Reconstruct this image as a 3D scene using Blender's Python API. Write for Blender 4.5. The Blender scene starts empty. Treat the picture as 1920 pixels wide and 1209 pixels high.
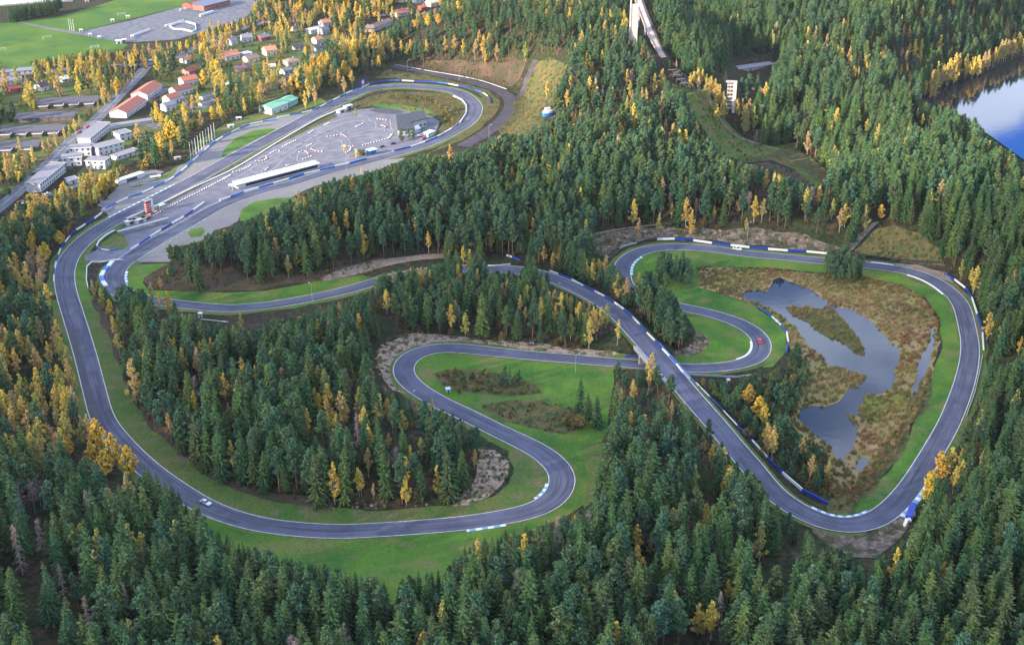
import bpy, math, random
import numpy as np
from mathutils import Vector
from mathutils.geometry import delaunay_2d_cdt
sc = bpy.context.scene
rad = math.radians

# ---------------- camera, sky, sun, exposure ----------------
CAMH, FPX, YHOR = 270.0, 2400.0, -550.0
THP = math.atan((604.5 - YHOR) / FPX)
CC, SS = math.cos(THP), math.sin(THP)
cam_d = bpy.data.cameras.new("camera")
cam_d.sensor_width = 36.0
cam_d.lens = FPX / 1920 * 36.0
cam_d.clip_start = 1.0
cam_d.clip_end = 30000.0
cam = bpy.data.objects.new("camera", cam_d)
sc.collection.objects.link(cam)
cam.location = (0, 0, CAMH)
cam.rotation_euler = (math.pi / 2 - THP, 0, 0)
sc.camera = cam

SUN_EL = rad(17.0)
SUN_DIR = Vector((-0.86 * math.cos(SUN_EL), -0.51 * math.cos(SUN_EL), math.sin(SUN_EL)))   # towards the sun
wd = bpy.data.worlds.new("World")
sc.world = wd
wd.use_nodes = True
nt = wd.node_tree
nt.nodes.clear()
sky = nt.nodes.new("ShaderNodeTexSky")
sky.sky_type = 'NISHITA'
sky.sun_disc = False
sky.sun_elevation = SUN_EL
sky.sun_rotation = math.atan2(SUN_DIR.x, SUN_DIR.y)
sky.altitude = 200
sky.air_density = 1.0
sky.dust_density = 0.6
sky.ozone_density = 1.5
# broken cloud cover over the blue
tc = nt.nodes.new("ShaderNodeTexCoord")
sx = nt.nodes.new("ShaderNodeSeparateXYZ"); nt.links.new(tc.outputs["Generated"], sx.inputs[0])
mz = nt.nodes.new("ShaderNodeMath"); mz.operation = 'MAXIMUM'; mz.inputs[1].default_value = 0.06
nt.links.new(sx.outputs[2], mz.inputs[0])
dx = nt.nodes.new("ShaderNodeMath"); dx.operation = 'DIVIDE'; nt.links.new(sx.outputs[0], dx.inputs[0]); nt.links.new(mz.outputs[0], dx.inputs[1])
dy = nt.nodes.new("ShaderNodeMath"); dy.operation = 'DIVIDE'; nt.links.new(sx.outputs[1], dy.inputs[0]); nt.links.new(mz.outputs[0], dy.inputs[1])
cb = nt.nodes.new("ShaderNodeCombineXYZ"); nt.links.new(dx.outputs[0], cb.inputs[0]); nt.links.new(dy.outputs[0], cb.inputs[1])
cn = nt.nodes.new("ShaderNodeTexNoise"); cn.inputs["Scale"].default_value = 2.1; cn.inputs["Detail"].default_value = 5.0
cn.inputs["Roughness"].default_value = 0.5
nt.links.new(cb.outputs[0], cn.inputs["Vector"])
def wmath(op, a_, b_=None, c_=None):
    n_ = nt.nodes.new("ShaderNodeMath"); n_.operation = op
    for i_, v_ in enumerate((a_, b_, c_)):
        if v_ is None: continue
        if isinstance(v_, bpy.types.NodeSocket): nt.links.new(v_, n_.inputs[i_])
        else: n_.inputs[i_].default_value = v_
    return n_.outputs[0]
def wmap(v_, a_, b_, lo_, hi_):
    n_ = nt.nodes.new("ShaderNodeMapRange"); n_.interpolation_type = 'SMOOTHSTEP'
    for i_, q_ in zip((1, 2, 3, 4), (a_, b_, lo_, hi_)): n_.inputs[i_].default_value = q_
    nt.links.new(v_, n_.inputs[0]); return n_.outputs[0]
nz0 = cn.outputs["Fac"]
qq_ = wmath('ADD', wmath('MULTIPLY_ADD', dx.outputs[0], -1.28, dy.outputs[0]), wmath('MULTIPLY', nz0, 0.35))
blue_ = wmath('MULTIPLY', wmap(qq_, 1.72, 1.84, 1.0, 0.0), wmap(dy.outputs[0], 2.35, 2.6, 0.0, 1.0))      # clear deep blue gap low over the lake
f0_ = wmath('ADD', wmap(nz0, 0.42, 0.58, 0.15, 1.0), wmap(dy.outputs[0], 2.5, 3.0, 0.0, 0.5))
f1_ = wmath('MULTIPLY', wmath('MINIMUM', f0_, 1.0), wmath('SUBTRACT', 1.0, blue_))
mg = nt.nodes.new("ShaderNodeMix"); mg.data_type = 'RGBA'; mg.inputs[7].default_value = (0.3, 1.9, 8.0, 1)
tn_ = nt.nodes.new("ShaderNodeMix"); tn_.data_type = 'RGBA'; tn_.blend_type = 'MULTIPLY'; tn_.inputs[7].default_value = (0.34, 0.58, 1.0, 1)
nt.links.new(wmap(dy.outputs[0], 1.1, 1.5, 0.0, 1.0), tn_.inputs[0]); nt.links.new(sky.outputs[0], tn_.inputs[6])
nt.links.new(blue_, mg.inputs[0]); nt.links.new(tn_.outputs[2], mg.inputs[6])
mx = nt.nodes.new("ShaderNodeMix"); mx.data_type = 'RGBA'
nt.links.new(f1_, mx.inputs[0]); nt.links.new(mg.outputs[2], mx.inputs[6]); mx.inputs[7].default_value = (6.2, 7.3, 9.8, 1)
bg = nt.nodes.new("ShaderNodeBackground"); bg.inputs["Strength"].default_value = 0.095
nt.links.new(mx.outputs[2], bg.inputs["Color"])
wo = nt.nodes.new("ShaderNodeOutputWorld"); nt.links.new(bg.outputs[0], wo.inputs["Surface"])

sun_d = bpy.data.lights.new("sun", 'SUN')
sun_d.energy = 5.0
sun_d.angle = rad(0.5)
sun_d.color = (1.0, 0.84, 0.62)
sun = bpy.data.objects.new("sun", sun_d)
sc.collection.objects.link(sun)
sun.rotation_euler = SUN_DIR.to_track_quat('Z', 'Y').to_euler()
sun.location = SUN_DIR * 3000

vs = sc.view_settings
vs.view_transform = 'Standard'
vs.look = 'None'
vs.exposure = 1.84
vs.gamma = 1.0
sc.cycles.max_bounces = 5
sc.cycles.diffuse_bounces = 1
sc.cycles.glossy_bounces = 2
sc.cycles.transmission_bounces = 2
sc.cycles.transparent_max_bounces = 6
sc.cycles.volume_bounces = 0
sc.cycles.use_adaptive_sampling = True
sc.cycles.use_denoising = True

# ---------------- helpers ----------------
rng = np.random.default_rng(7)
random.seed(7)

def ray(px, py):
    x = (px - 960) / FPX; y = -(py - 604.5) / FPX
    return np.array((x, CC + y * SS, -SS + y * CC))

def at_z(px, py, z=0.0):
    d = ray(px, py); t = (z - CAMH) / d[2]
    return np.array((d[0] * t, d[1] * t, z))

def project(P):
    """world points (n,3) -> photo pixels (n,2)"""
    P = np.atleast_2d(np.asarray(P, float))
    x = P[:, 0]; y = P[:, 1]; z = P[:, 2] - CAMH
    f = np.maximum(y * CC - z * SS, 1e-3); u = y * SS + z * CC
    return np.stack((960 + FPX * x / f, 604.5 - FPX * u / f), 1)

def inpoly(P, poly):
    P = np.atleast_2d(P); x, y = P[:, 0], P[:, 1]
    q = np.asarray(poly, float); c = np.zeros(len(P), bool); j = len(q) - 1
    for i in range(len(q)):
        xi, yi, xj, yj = q[i, 0], q[i, 1], q[j, 0], q[j, 1]
        if yi != yj:
            c ^= ((yi > y) != (yj > y)) & (x < (xj - xi) * (y - yi) / (yj - yi) + xi)
        j = i
    return c

def sstep(x, a, b):
    t = np.clip((x - a) / (b - a), 0, 1); return t * t * (3 - 2 * t)

def smooth_curve(P, step=3.0, closed=False, sig=2.0):
    """resample a polyline as a smoothed curve"""
    P = np.asarray(P, float)
    if closed: Q = np.vstack((P, P[:1]))
    else: Q = P
    out = []
    n = len(Q)
    for i in range(n - 1):
        p0 = Q[i - 1] if i > 0 else (P[-1] if closed else 2 * Q[0] - Q[1])
        p1, p2 = Q[i], Q[i + 1]
        p3 = Q[i + 2] if i + 2 < n else (P[1] if closed else 2 * Q[-1] - Q[-2])
        k = max(2, int(np.linalg.norm(p2 - p1) / 1.0))
        for t in np.arange(k) / k:
            out.append(0.5 * ((2 * p1) + (-p0 + p2) * t + (2 * p0 - 5 * p1 + 4 * p2 - p3) * t * t + (-p0 + 3 * p1 - 3 * p2 + p3) * t ** 3))
    if not closed: out.append(Q[-1])
    out = np.array(out)
    def resamp(A, st):
        B = np.vstack((A, A[:1])) if closed else A
        s = np.r_[0, np.cumsum(np.linalg.norm(np.diff(B[:, :2], axis=0), axis=1))]
        m = max(2, int(round(s[-1] / st)))
        u = np.linspace(0, s[-1], m + 1)
        if closed: u = u[:-1]
        return np.stack([np.interp(u, s, B[:, k]) for k in range(B.shape[1])], 1)
    out = resamp(out, 1.0)
    k = int(sig * 3)
    if k > 0 and len(out) > 4:
        w = np.exp(-0.5 * (np.arange(-k, k + 1) / sig) ** 2); w /= w.sum()
        if closed: E = np.vstack((out[-k:], out, out[:k]))
        else:
            E = np.vstack((2 * out[0] - out[1:k + 1][::-1] if len(out) > k else np.repeat(out[:1], k, 0), out,
                           2 * out[-1] - out[-k - 1:-1][::-1] if len(out) > k else np.repeat(out[-1:], k, 0)))
        S = np.stack([np.convolve(E[:, c], w, 'valid') for c in range(out.shape[1])], 1)
        if not closed: S[0], S[-1] = out[0], out[-1]
        out = S
    return resamp(out, step)

def tangents(P, closed=False):
    if closed: d = np.roll(P, -1, 0) - np.roll(P, 1, 0)
    else: d = np.gradient(P, axis=0)
    d = d[:, :2]; d /= np.linalg.norm(d, axis=1)[:, None] + 1e-9
    return d

def link(name, me, parent=None, m=None):
    o = bpy.data.objects.new(name, me)
    sc.collection.objects.link(o)
    if parent is not None: o.parent = parent
    if m is not None and me is not None: me.materials.append(m)
    return o

def mesh(name, V, F, m=None, parent=None, uv=None, smooth=False):
    me = bpy.data.meshes.new(name)
    me.from_pydata([tuple(map(float, v)) for v in V], [], [tuple(map(int, f)) for f in F])
    if smooth: me.polygons.foreach_set("use_smooth", [True] * len(me.polygons))
    me.update()
    return link(name, me, parent, m)

def tag(o, label=None, cat=None, group=None, kind=None):
    if label: o["label"] = label
    if cat: o["category"] = cat
    if group: o["group"] = group
    if kind: o["kind"] = kind
    return o

def empty(name, loc, rz=0.0):
    o = bpy.data.objects.new(name, None); o.empty_display_size = 1.0
    sc.collection.objects.link(o); o.location = loc; o.rotation_euler = (0, 0, rz)
    return o

def copy_tree(o, parent=None):
    c = o.copy(); sc.collection.objects.link(c)
    if parent is not None: c.parent = parent
    for ch in list(o.children): copy_tree(ch, c)
    return c

class MB:
    """collects boxes, prisms and tubes, then links them as ONE mesh"""
    def __init__(s): s.V = []; s.F = []
    def add(s, V, F):
        n = len(s.V); s.V += [tuple(v) for v in V]; s.F += [tuple(n + i for i in f) for f in F]; return s
    def box(s, x0, x1, y0, y1, z0, z1):
        return s.add([(x0, y0, z0), (x1, y0, z0), (x1, y1, z0), (x0, y1, z0), (x0, y0, z1), (x1, y0, z1), (x1, y1, z1), (x0, y1, z1)],
                     [(0, 3, 2, 1), (4, 5, 6, 7), (0, 1, 5, 4), (1, 2, 6, 5), (2, 3, 7, 6), (3, 0, 4, 7)])
    def beam(s, a, b, w, h=None):
        a = Vector(a); b = Vector(b); h = h or w; d = (b - a).normalized()
        up = Vector((0, 0, 1)) if abs(d.z) < 0.95 else Vector((1, 0, 0))
        r = d.cross(up).normalized() * w / 2; u = r.cross(d).normalized() * h / 2
        V = [a - r - u, a + r - u, a + r + u, a - r + u, b - r - u, b + r - u, b + r + u, b - r + u]
        return s.add(V, [(0, 1, 2, 3), (7, 6, 5, 4), (0, 4, 5, 1), (1, 5, 6, 2), (2, 6, 7, 3), (3, 7, 4, 0)])
    def tube(s, pts, rs, n=6):
        V = []; F = []
        for i, (p, r) in enumerate(zip(pts, rs)):
            p = Vector(p); q = Vector(pts[min(i + 1, len(pts) - 1)]) - Vector(pts[max(i - 1, 0)])
            q = q.normalized() if q.length > 1e-6 else Vector((0, 0, 1))
            a = q.cross(Vector((1, 0.13, 0.02))).normalized(); b = q.cross(a)
            for k in range(n):
                t = 2 * math.pi * k / n; V.append(p + (a * math.cos(t) + b * math.sin(t)) * r)
        for i in range(len(pts) - 1):
            for k in range(n):
                F.append((i * n + k, i * n + (k + 1) % n, (i + 1) * n + (k + 1) % n, (i + 1) * n + k))
        F.append(tuple(range(n))[::-1]); F.append(tuple((len(pts) - 1) * n + k for k in range(n)))
        return s.add(V, F)
    def prism(s, poly, z0, z1):
        n = len(poly); V = [(x, y, z0) for x, y in poly] + [(x, y, z1) for x, y in poly]
        return s.add(V, [tuple(range(n))[::-1], tuple(range(n, 2 * n))] + [(i, (i + 1) % n, n + (i + 1) % n, n + i) for i in range(n)])
    def build(s, name, m, parent=None, smooth=False):
        return mesh(name, s.V, s.F, m, parent, smooth=smooth)

# ---------------- materials ----------------
def newmat(name):
    m = bpy.data.materials.new(name); m.use_nodes = True
    t = m.node_tree; b = t.nodes["Principled BSDF"]
    b.inputs["Specular IOR Level"].default_value = 0.25
    return m, t, b

def N(t, kind, **kw):
    n = t.nodes.new("ShaderNode" + kind)
    for k, v in kw.items():
        if k in n.inputs.keys(): n.inputs[k].default_value = v
        else: setattr(n, k, v)
    return n

def mixc(t, fac, a, b):
    n = t.nodes.new("ShaderNodeMix"); n.data_type = 'RGBA'
    for s, v in ((0, fac), (6, a), (7, b)):
        if isinstance(v, bpy.types.NodeSocket): t.links.new(v, n.inputs[s])
        elif s == 0: n.inputs[0].default_value = v
        else: n.inputs[s].default_value = (*v[:3], 1)
    return n.outputs[2]

def noise(t, scale, detail=4, lo=0.4, hi=0.6, rough=0.55, stretch=None):
    g = N(t, "NewGeometry"); src = g.outputs["Position"]
    if stretch:
        mp = N(t, "Mapping"); mp.inputs["Scale"].default_value = stretch[:3]
        if len(stretch) > 3: mp.inputs["Rotation"].default_value = (0, 0, stretch[3])
        t.links.new(src, mp.inputs[0]); src = mp.outputs[0]
    n = N(t, "TexNoise", Scale=scale, Detail=detail, Roughness=rough)
    t.links.new(src, n.inputs["Vector"])
    r = N(t, "MapRange"); r.inputs[1].default_value = lo; r.inputs[2].default_value = hi
    t.links.new(n.outputs["Fac"], r.inputs[0])
    return r.outputs[0]

def bump(t, b, scale, strength, dist=0.3, detail=4):
    g = N(t, "NewGeometry"); n = N(t, "TexNoise", Scale=scale, Detail=detail)
    t.links.new(g.outputs["Position"], n.inputs["Vector"])
    bm = N(t, "Bump", Strength=strength, Distance=dist)
    t.links.new(n.outputs["Fac"], bm.inputs["Height"]); t.links.new(bm.outputs[0], b.inputs["Normal"])

def ground_mat(name, cols, scales, rough=0.95, bs=None, stretch=None):
    """cols[0] base, each further colour mixed in by its own noise"""
    m, t, b = newmat(name)
    c = cols[0]
    for i, (k, s) in enumerate(zip(cols[1:], scales)):
        sc_, lo, hi, st = (tuple(s) + (0.42, 0.62, 1.0)[len(s) - 1:]) if isinstance(s, tuple) else (s, 0.42, 0.62, 1.0)
        f = noise(t, sc_, 5, lo, hi, stretch=stretch)
        if st != 1.0:
            mm = N(t, "Math", operation='MULTIPLY'); t.links.new(f, mm.inputs[0]); mm.inputs[1].default_value = st; f = mm.outputs[0]
        c = mixc(t, f, c, k)
    t.links.new(c, b.inputs["Base Color"])
    b.inputs["Roughness"].default_value = rough
    b.inputs["Specular IOR Level"].default_value = 0.1
    if bs: bump(t, b, *bs)
    return m

def plain(name, col, rough=0.6, var=0.15, scale=1.5, metal=0.0, spec=0.3):
    m, t, b = newmat(name)
    d = tuple(c * (1 - var) for c in col)
    c = mixc(t, noise(t, scale, 4, 0.35, 0.65), col, d)
    t.links.new(c, b.inputs["Base Color"]); b.inputs["Roughness"].default_value = rough
    b.inputs["Metallic"].default_value = metal; b.inputs["Specular IOR Level"].default_value = spec
    return m

def leaf_mat(name, cols, trans=0.25, rough=0.7, objvar=None):
    """random tone per leaf clump; random hue per tree"""
    m, t, b = newmat(name)
    g = N(t, "NewGeometry"); oi = N(t, "ObjectInfo")
    r1 = N(t, "ValToRGB"); r1.color_ramp.interpolation = 'LINEAR'
    el = r1.color_ramp.elements
    el[0].color = (*cols[0], 1); el[1].color = (*cols[-1], 1)
    for i, c in enumerate(cols[1:-1]):
        e = el.new((i + 1) / (len(cols) - 1)); e.color = (*c, 1)
    t.links.new(oi.outputs["Random"], r1.inputs[0])
    hv = N(t, "HueSaturation"); t.links.new(r1.outputs[0], hv.inputs["Color"])
    mr = N(t, "MapRange"); mr.inputs[3].default_value = 0.5; mr.inputs[4].default_value = 1.75
    t.links.new(g.outputs["Random Per Island"], mr.inputs[0]); t.links.new(mr.outputs[0], hv.inputs["Value"])
    mh = N(t, "MapRange"); mh.inputs[3].default_value = 0.485; mh.inputs[4].default_value = 0.515
    t.links.new(g.outputs["Random Per Island"], mh.inputs[0]); t.links.new(mh.outputs[0], hv.inputs["Hue"])
    t.links.new(hv.outputs[0], b.inputs["Base Color"]); b.inputs["Roughness"].default_value = rough
    b.inputs["Specular IOR Level"].default_value = 0.095
    if trans > 0:
        tr = N(t, "BsdfTranslucent"); t.links.new(hv.outputs[0], tr.inputs[0])
        ms = N(t, "MixShader"); ms.inputs[0].default_value = trans
        t.links.new(b.outputs[0], ms.inputs[1]); t.links.new(tr.outputs[0], ms.inputs[2])
        t.links.new(ms.outputs[0], t.nodes["Material Output"].inputs[0])
    return m

M = {}
M['floor'] = ground_mat("forest_floor", [(0.035, 0.030, 0.018), (0.028, 0.045, 0.015), (0.085, 0.045, 0.03), (0.015, 0.018, 0.010)], [0.05, (0.12, 0.5, 0.66), 0.4], bs=(0.8, 0.8, 0.6))
M['grass'] = ground_mat("mown_grass", [(0.068, 0.155, 0.018), (0.11, 0.17, 0.024), (0.030, 0.10, 0.016), (0.15, 0.135, 0.05), (0.11, 0.12, 0.035), (0.03, 0.075, 0.015)], [0.02, 0.045, (0.06, 0.52, 0.7), (0.35, 0.5, 0.66, .6), (1.1, 0.48, 0.62, .55)], bs=(1.2, 0.4, 0.25))
M['verge'] = ground_mat("verge_grass", [(0.085, 0.12, 0.028), (0.13, 0.115, 0.045), (0.055, 0.11, 0.022), (0.15, 0.11, 0.07), (0.04, 0.07, 0.02)], [0.04, 0.09, (0.15, 0.53, 0.68), (0.9, 0.48, 0.62, .6)], bs=(1.0, 0.5, 0.3))
M['rough'] = ground_mat("rough_grass", [(0.07, 0.075, 0.025), (0.12, 0.085, 0.035), (0.035, 0.055, 0.018), (0.11, 0.08, 0.045)], [0.09, 0.2, (0.35, 0.5, 0.65)], bs=(0.7, 0.9, 0.6))
M['heath'] = ground_mat("brown_heath", [(0.055, 0.040, 0.028), (0.080, 0.056, 0.040), (0.045, 0.045, 0.025), (0.11, 0.06, 0.045)], [0.08, 0.2, (0.1, 0.52, 0.68, .8)], bs=(0.7, 0.9, 0.6))
M['marsh'] = ground_mat("marsh_reed", [(0.21, 0.155, 0.07), (0.15, 0.14, 0.045), (0.27, 0.18, 0.10), (0.10, 0.10, 0.04), (0.18, 0.19, 0.045)], [(0.03, .4, .65, .8), (0.05, 0.42, 0.66, .8), (0.35, 0.45, 0.65, .5), (0.018, 0.5, 0.65, .8)], bs=(0.9, 0.5, 0.3))
M['moss'] = ground_mat("olive_moss", [(0.15, 0.16, 0.03), (0.12, 0.11, 0.03), (0.09, 0.11, 0.025)], [0.08, 0.3], bs=(0.9, 0.7, 0.4))
M['gravel'] = ground_mat("gravel", [(0.155, 0.15, 0.155), (0.20, 0.19, 0.185), (0.12, 0.12, 0.115), (0.11, 0.12, 0.07)], [(0.03, 0.4, 0.65, .6), (0.25, 0.4, 0.65, .35), (0.04, 0.6, 0.75, .6)], bs=(3.0, 0.1, 0.05))
M['dirt'] = ground_mat("dirt_track", [(0.17, 0.13, 0.10), (0.12, 0.09, 0.07), (0.20, 0.17, 0.14)], [0.12, 0.5], bs=(1.5, 0.4, 0.2))
M['rock'] = ground_mat("blasted_rock", [(0.26, 0.195, 0.145), (0.18, 0.135, 0.10), (0.32, 0.25, 0.195), (0.06, 0.055, 0.035), (0.08, 0.085, 0.03)], [0.15, 0.5, (0.35, 0.5, 0.6), (0.12, 0.56, 0.64)], bs=(0.5, 1.0, 1.4, 8))
M['scree'] = ground_mat("brown_scree", [(0.13, 0.10, 0.08), (0.08, 0.065, 0.045), (0.20, 0.16, 0.13), (0.045, 0.05, 0.025)], [0.12, (0.5, 0.5, 0.62), (0.22, 0.48, 0.6)], bs=(0.6, 1.0, 1.0, 8))
M['lawn'] = ground_mat("garden_lawn", [(0.06, 0.095, 0.025), (0.08, 0.13, 0.03), (0.10, 0.075, 0.04), (0.04, 0.055, 0.02)], [0.03, 0.06, (0.12, 0.5, 0.65)], bs=(0.8, 0.5, 0.3))
M['field'] = ground_mat("playing_field", [(0.058, 0.118, 0.020), (0.085, 0.135, 0.022), (0.040, 0.095, 0.020)], [0.012, 0.03], bs=(1.0, 0.2, 0.1))
M['asphalt'] = ground_mat("asphalt", [(0.082, 0.087, 0.128), (0.106, 0.110, 0.154), (0.066, 0.071, 0.105), (0.12, 0.12, 0.155)], [0.04, (0.09, 0.45, 0.62), (0.3, 0.62, 0.75)], rough=0.8, bs=(4.0, 0.15, 0.05))
t = M['asphalt'].node_tree; b = t.nodes["Principled BSDF"]; old = b.inputs["Base Color"].links[0].from_socket
uv = N(t, "UVMap"); mp = N(t, "Mapping"); mp.inputs["Scale"].default_value = (0.012, 5.0, 1); t.links.new(uv.outputs[0], mp.inputs[0])
n1 = N(t, "TexNoise", Scale=1.0, Detail=5.0, Roughness=0.6); t.links.new(mp.outputs[0], n1.inputs["Vector"])
r1 = N(t, "MapRange"); r1.inputs[1].default_value = 0.46; r1.inputs[2].default_value = 0.62; r1.inputs[4].default_value = 0.75; t.links.new(n1.outputs[0], r1.inputs[0])
c1 = mixc(t, r1.outputs[0], old, (0.042, 0.044, 0.064))
mp2 = N(t, "Mapping"); mp2.inputs["Scale"].default_value = (0.05, 16.0, 1); mp2.inputs["Location"].default_value = (3, 7, 0); t.links.new(uv.outputs[0], mp2.inputs[0])
n2 = N(t, "TexNoise", Scale=1.0, Detail=3.0); t.links.new(mp2.outputs[0], n2.inputs["Vector"])
r2 = N(t, "MapRange"); r2.inputs[1].default_value = 0.54; r2.inputs[2].default_value = 0.66; r2.inputs[4].default_value = 0.6; t.links.new(n2.outputs[0], r2.inputs[0])
c2 = mixc(t, r2.outputs[0], c1, (0.135, 0.135, 0.165))
t.links.new(c2, b.inputs["Base Color"])
M['paved'] = ground_mat("pale_asphalt", [(0.135, 0.135, 0.162), (0.165, 0.16, 0.185), (0.11, 0.11, 0.135)], [0.04, 0.15], rough=0.85, bs=(4.0, 0.15, 0.05))
M['street'] = ground_mat("street_asphalt", [(0.105, 0.108, 0.13), (0.085, 0.088, 0.108), (0.14, 0.14, 0.16)], [0.03, 0.2], rough=0.85)
M['damp'] = ground_mat("damp_asphalt", [(0.05, 0.052, 0.065), (0.06, 0.062, 0.075)], [0.2], rough=0.6)
M['brown_asphalt'] = ground_mat("old_asphalt", [(0.060, 0.055, 0.068), (0.075, 0.068, 0.075), (0.045, 0.042, 0.055)], [0.05, 0.2], rough=0.85)
M['white'] = plain("white_paint", (0.62, 0.63, 0.64), 0.5, 0.18, 0.8)
M['line'] = plain("road_line_white", (0.50, 0.50, 0.49), 0.6, 0.35, 0.5)
M['kline'] = plain("kart_line_white", (0.40, 0.44, 0.47), 0.6, 0.3, 0.6)
M['blue'] = plain("blue_paint", (0.012, 0.045, 0.33), 0.45, 0.3, 0.6)
M['midblue'] = plain("light_blue_paint", (0.02, 0.15, 0.50), 0.45, 0.3, 0.6)
M['red'] = plain("red_paint", (0.42, 0.05, 0.035), 0.5, 0.2, 0.8)
M['grey'] = plain("grey_metal", (0.30, 0.31, 0.33), 0.5, 0.25, 0.8)
M['dark'] = plain("dark_rubber", (0.025, 0.025, 0.03), 0.7, 0.3, 2.0)
M['glass'] = plain("window_glass", (0.03, 0.04, 0.06), 0.15, 0.3, 0.5, spec=0.6)
M['concrete'] = plain("concrete", (0.36, 0.33, 0.31), 0.85, 0.3, 0.3)
M['wood'] = plain("weathered_wood", (0.30, 0.22, 0.18), 0.85, 0.3, 0.6)
M['darkwood'] = plain("dark_wood", (0.07, 0.05, 0.05), 0.85, 0.3, 0.6)
M['yellow'] = plain("yellow_paint", (0.6, 0.42, 0.05), 0.6, 0.2, 1.0)
M['bark'] = plain("spruce_bark", (0.11, 0.085, 0.07), 0.95, 0.4, 3.0)
M['pinebark'] = plain("pine_bark", (0.22, 0.13, 0.085), 0.95, 0.4, 2.0)
M['birchbark'] = plain("birch_bark", (0.50, 0.46, 0.42), 0.85, 0.5, 2.5)
M['deadbark'] = plain("dead_bark", (0.26, 0.22, 0.21), 0.95, 0.3, 2.0)
M['spruce'] = leaf_mat("spruce_needles", [(0.026, 0.062, 0.024), (0.048, 0.088, 0.026), (0.030, 0.072, 0.032), (0.070, 0.104, 0.028), (0.024, 0.056, 0.026), (0.056, 0.075, 0.030), (0.034, 0.076, 0.028)], 0.1)
M['pine'] = leaf_mat("pine_needles", [(0.044, 0.100, 0.056), (0.066, 0.118, 0.054), (0.046, 0.108, 0.068), (0.088, 0.130, 0.048), (0.038, 0.084, 0.048)], 0.1)
M['birch'] = leaf_mat("autumn_birch_leaves", [(0.50, 0.31, 0.09), (0.55, 0.40, 0.08), (0.58, 0.45, 0.09), (0.42, 0.26, 0.12), (0.34, 0.33, 0.08), (0.54, 0.36, 0.08), (0.28, 0.30, 0.07), (0.40, 0.26, 0.14), (0.56, 0.43, 0.08)], 0.3)
M['gold'] = leaf_mat("golden_leaves", [(0.66, 0.42, 0.06), (0.68, 0.48, 0.07), (0.60, 0.36, 0.08), (0.62, 0.48, 0.09)], 0.3)
M['willow'] = leaf_mat("olive_willow_leaves", [(0.10, 0.13, 0.03), (0.17, 0.14, 0.04), (0.22, 0.13, 0.045), (0.12, 0.11, 0.035), (0.07, 0.10, 0.035), (0.25, 0.19, 0.04)], 0.25)
M['reed'] = leaf_mat("dry_reed_blades", [(0.31, 0.22, 0.10), (0.24, 0.20, 0.075), (0.36, 0.25, 0.13), (0.19, 0.18, 0.06), (0.28, 0.18, 0.10)], 0.3)
t = M['reed'].node_tree; b = t.nodes["Principled BSDF"]; old = b.inputs["Base Color"].links[0].from_socket
c1 = mixc(t, noise(t, 0.035, 4, 0.47, 0.56), old, (0.24, 0.125, 0.06)); c2 = mixc(t, noise(t, 0.028, 4, 0.50, 0.58, stretch=(1, 1, 1, 0.7)), c1, (0.15, 0.155, 0.05))
t.links.new(c2, b.inputs["Base Color"])
M['twig'] = leaf_mat("bare_twigs", [(0.26, 0.16, 0.13), (0.22, 0.17, 0.16), (0.30, 0.2, 0.15)], 0.0)
m, t, b = newmat("still_water"); M['water'] = m
b.inputs["Base Color"].default_value = (0.008, 0.012, 0.02, 1); b.inputs["Roughness"].default_value = 0.04
b.inputs["Specular IOR Level"].default_value = 0.5; b.inputs["IOR"].default_value = 1.5
bump(t, b, 0.25, 0.04, 0.3)
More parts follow.
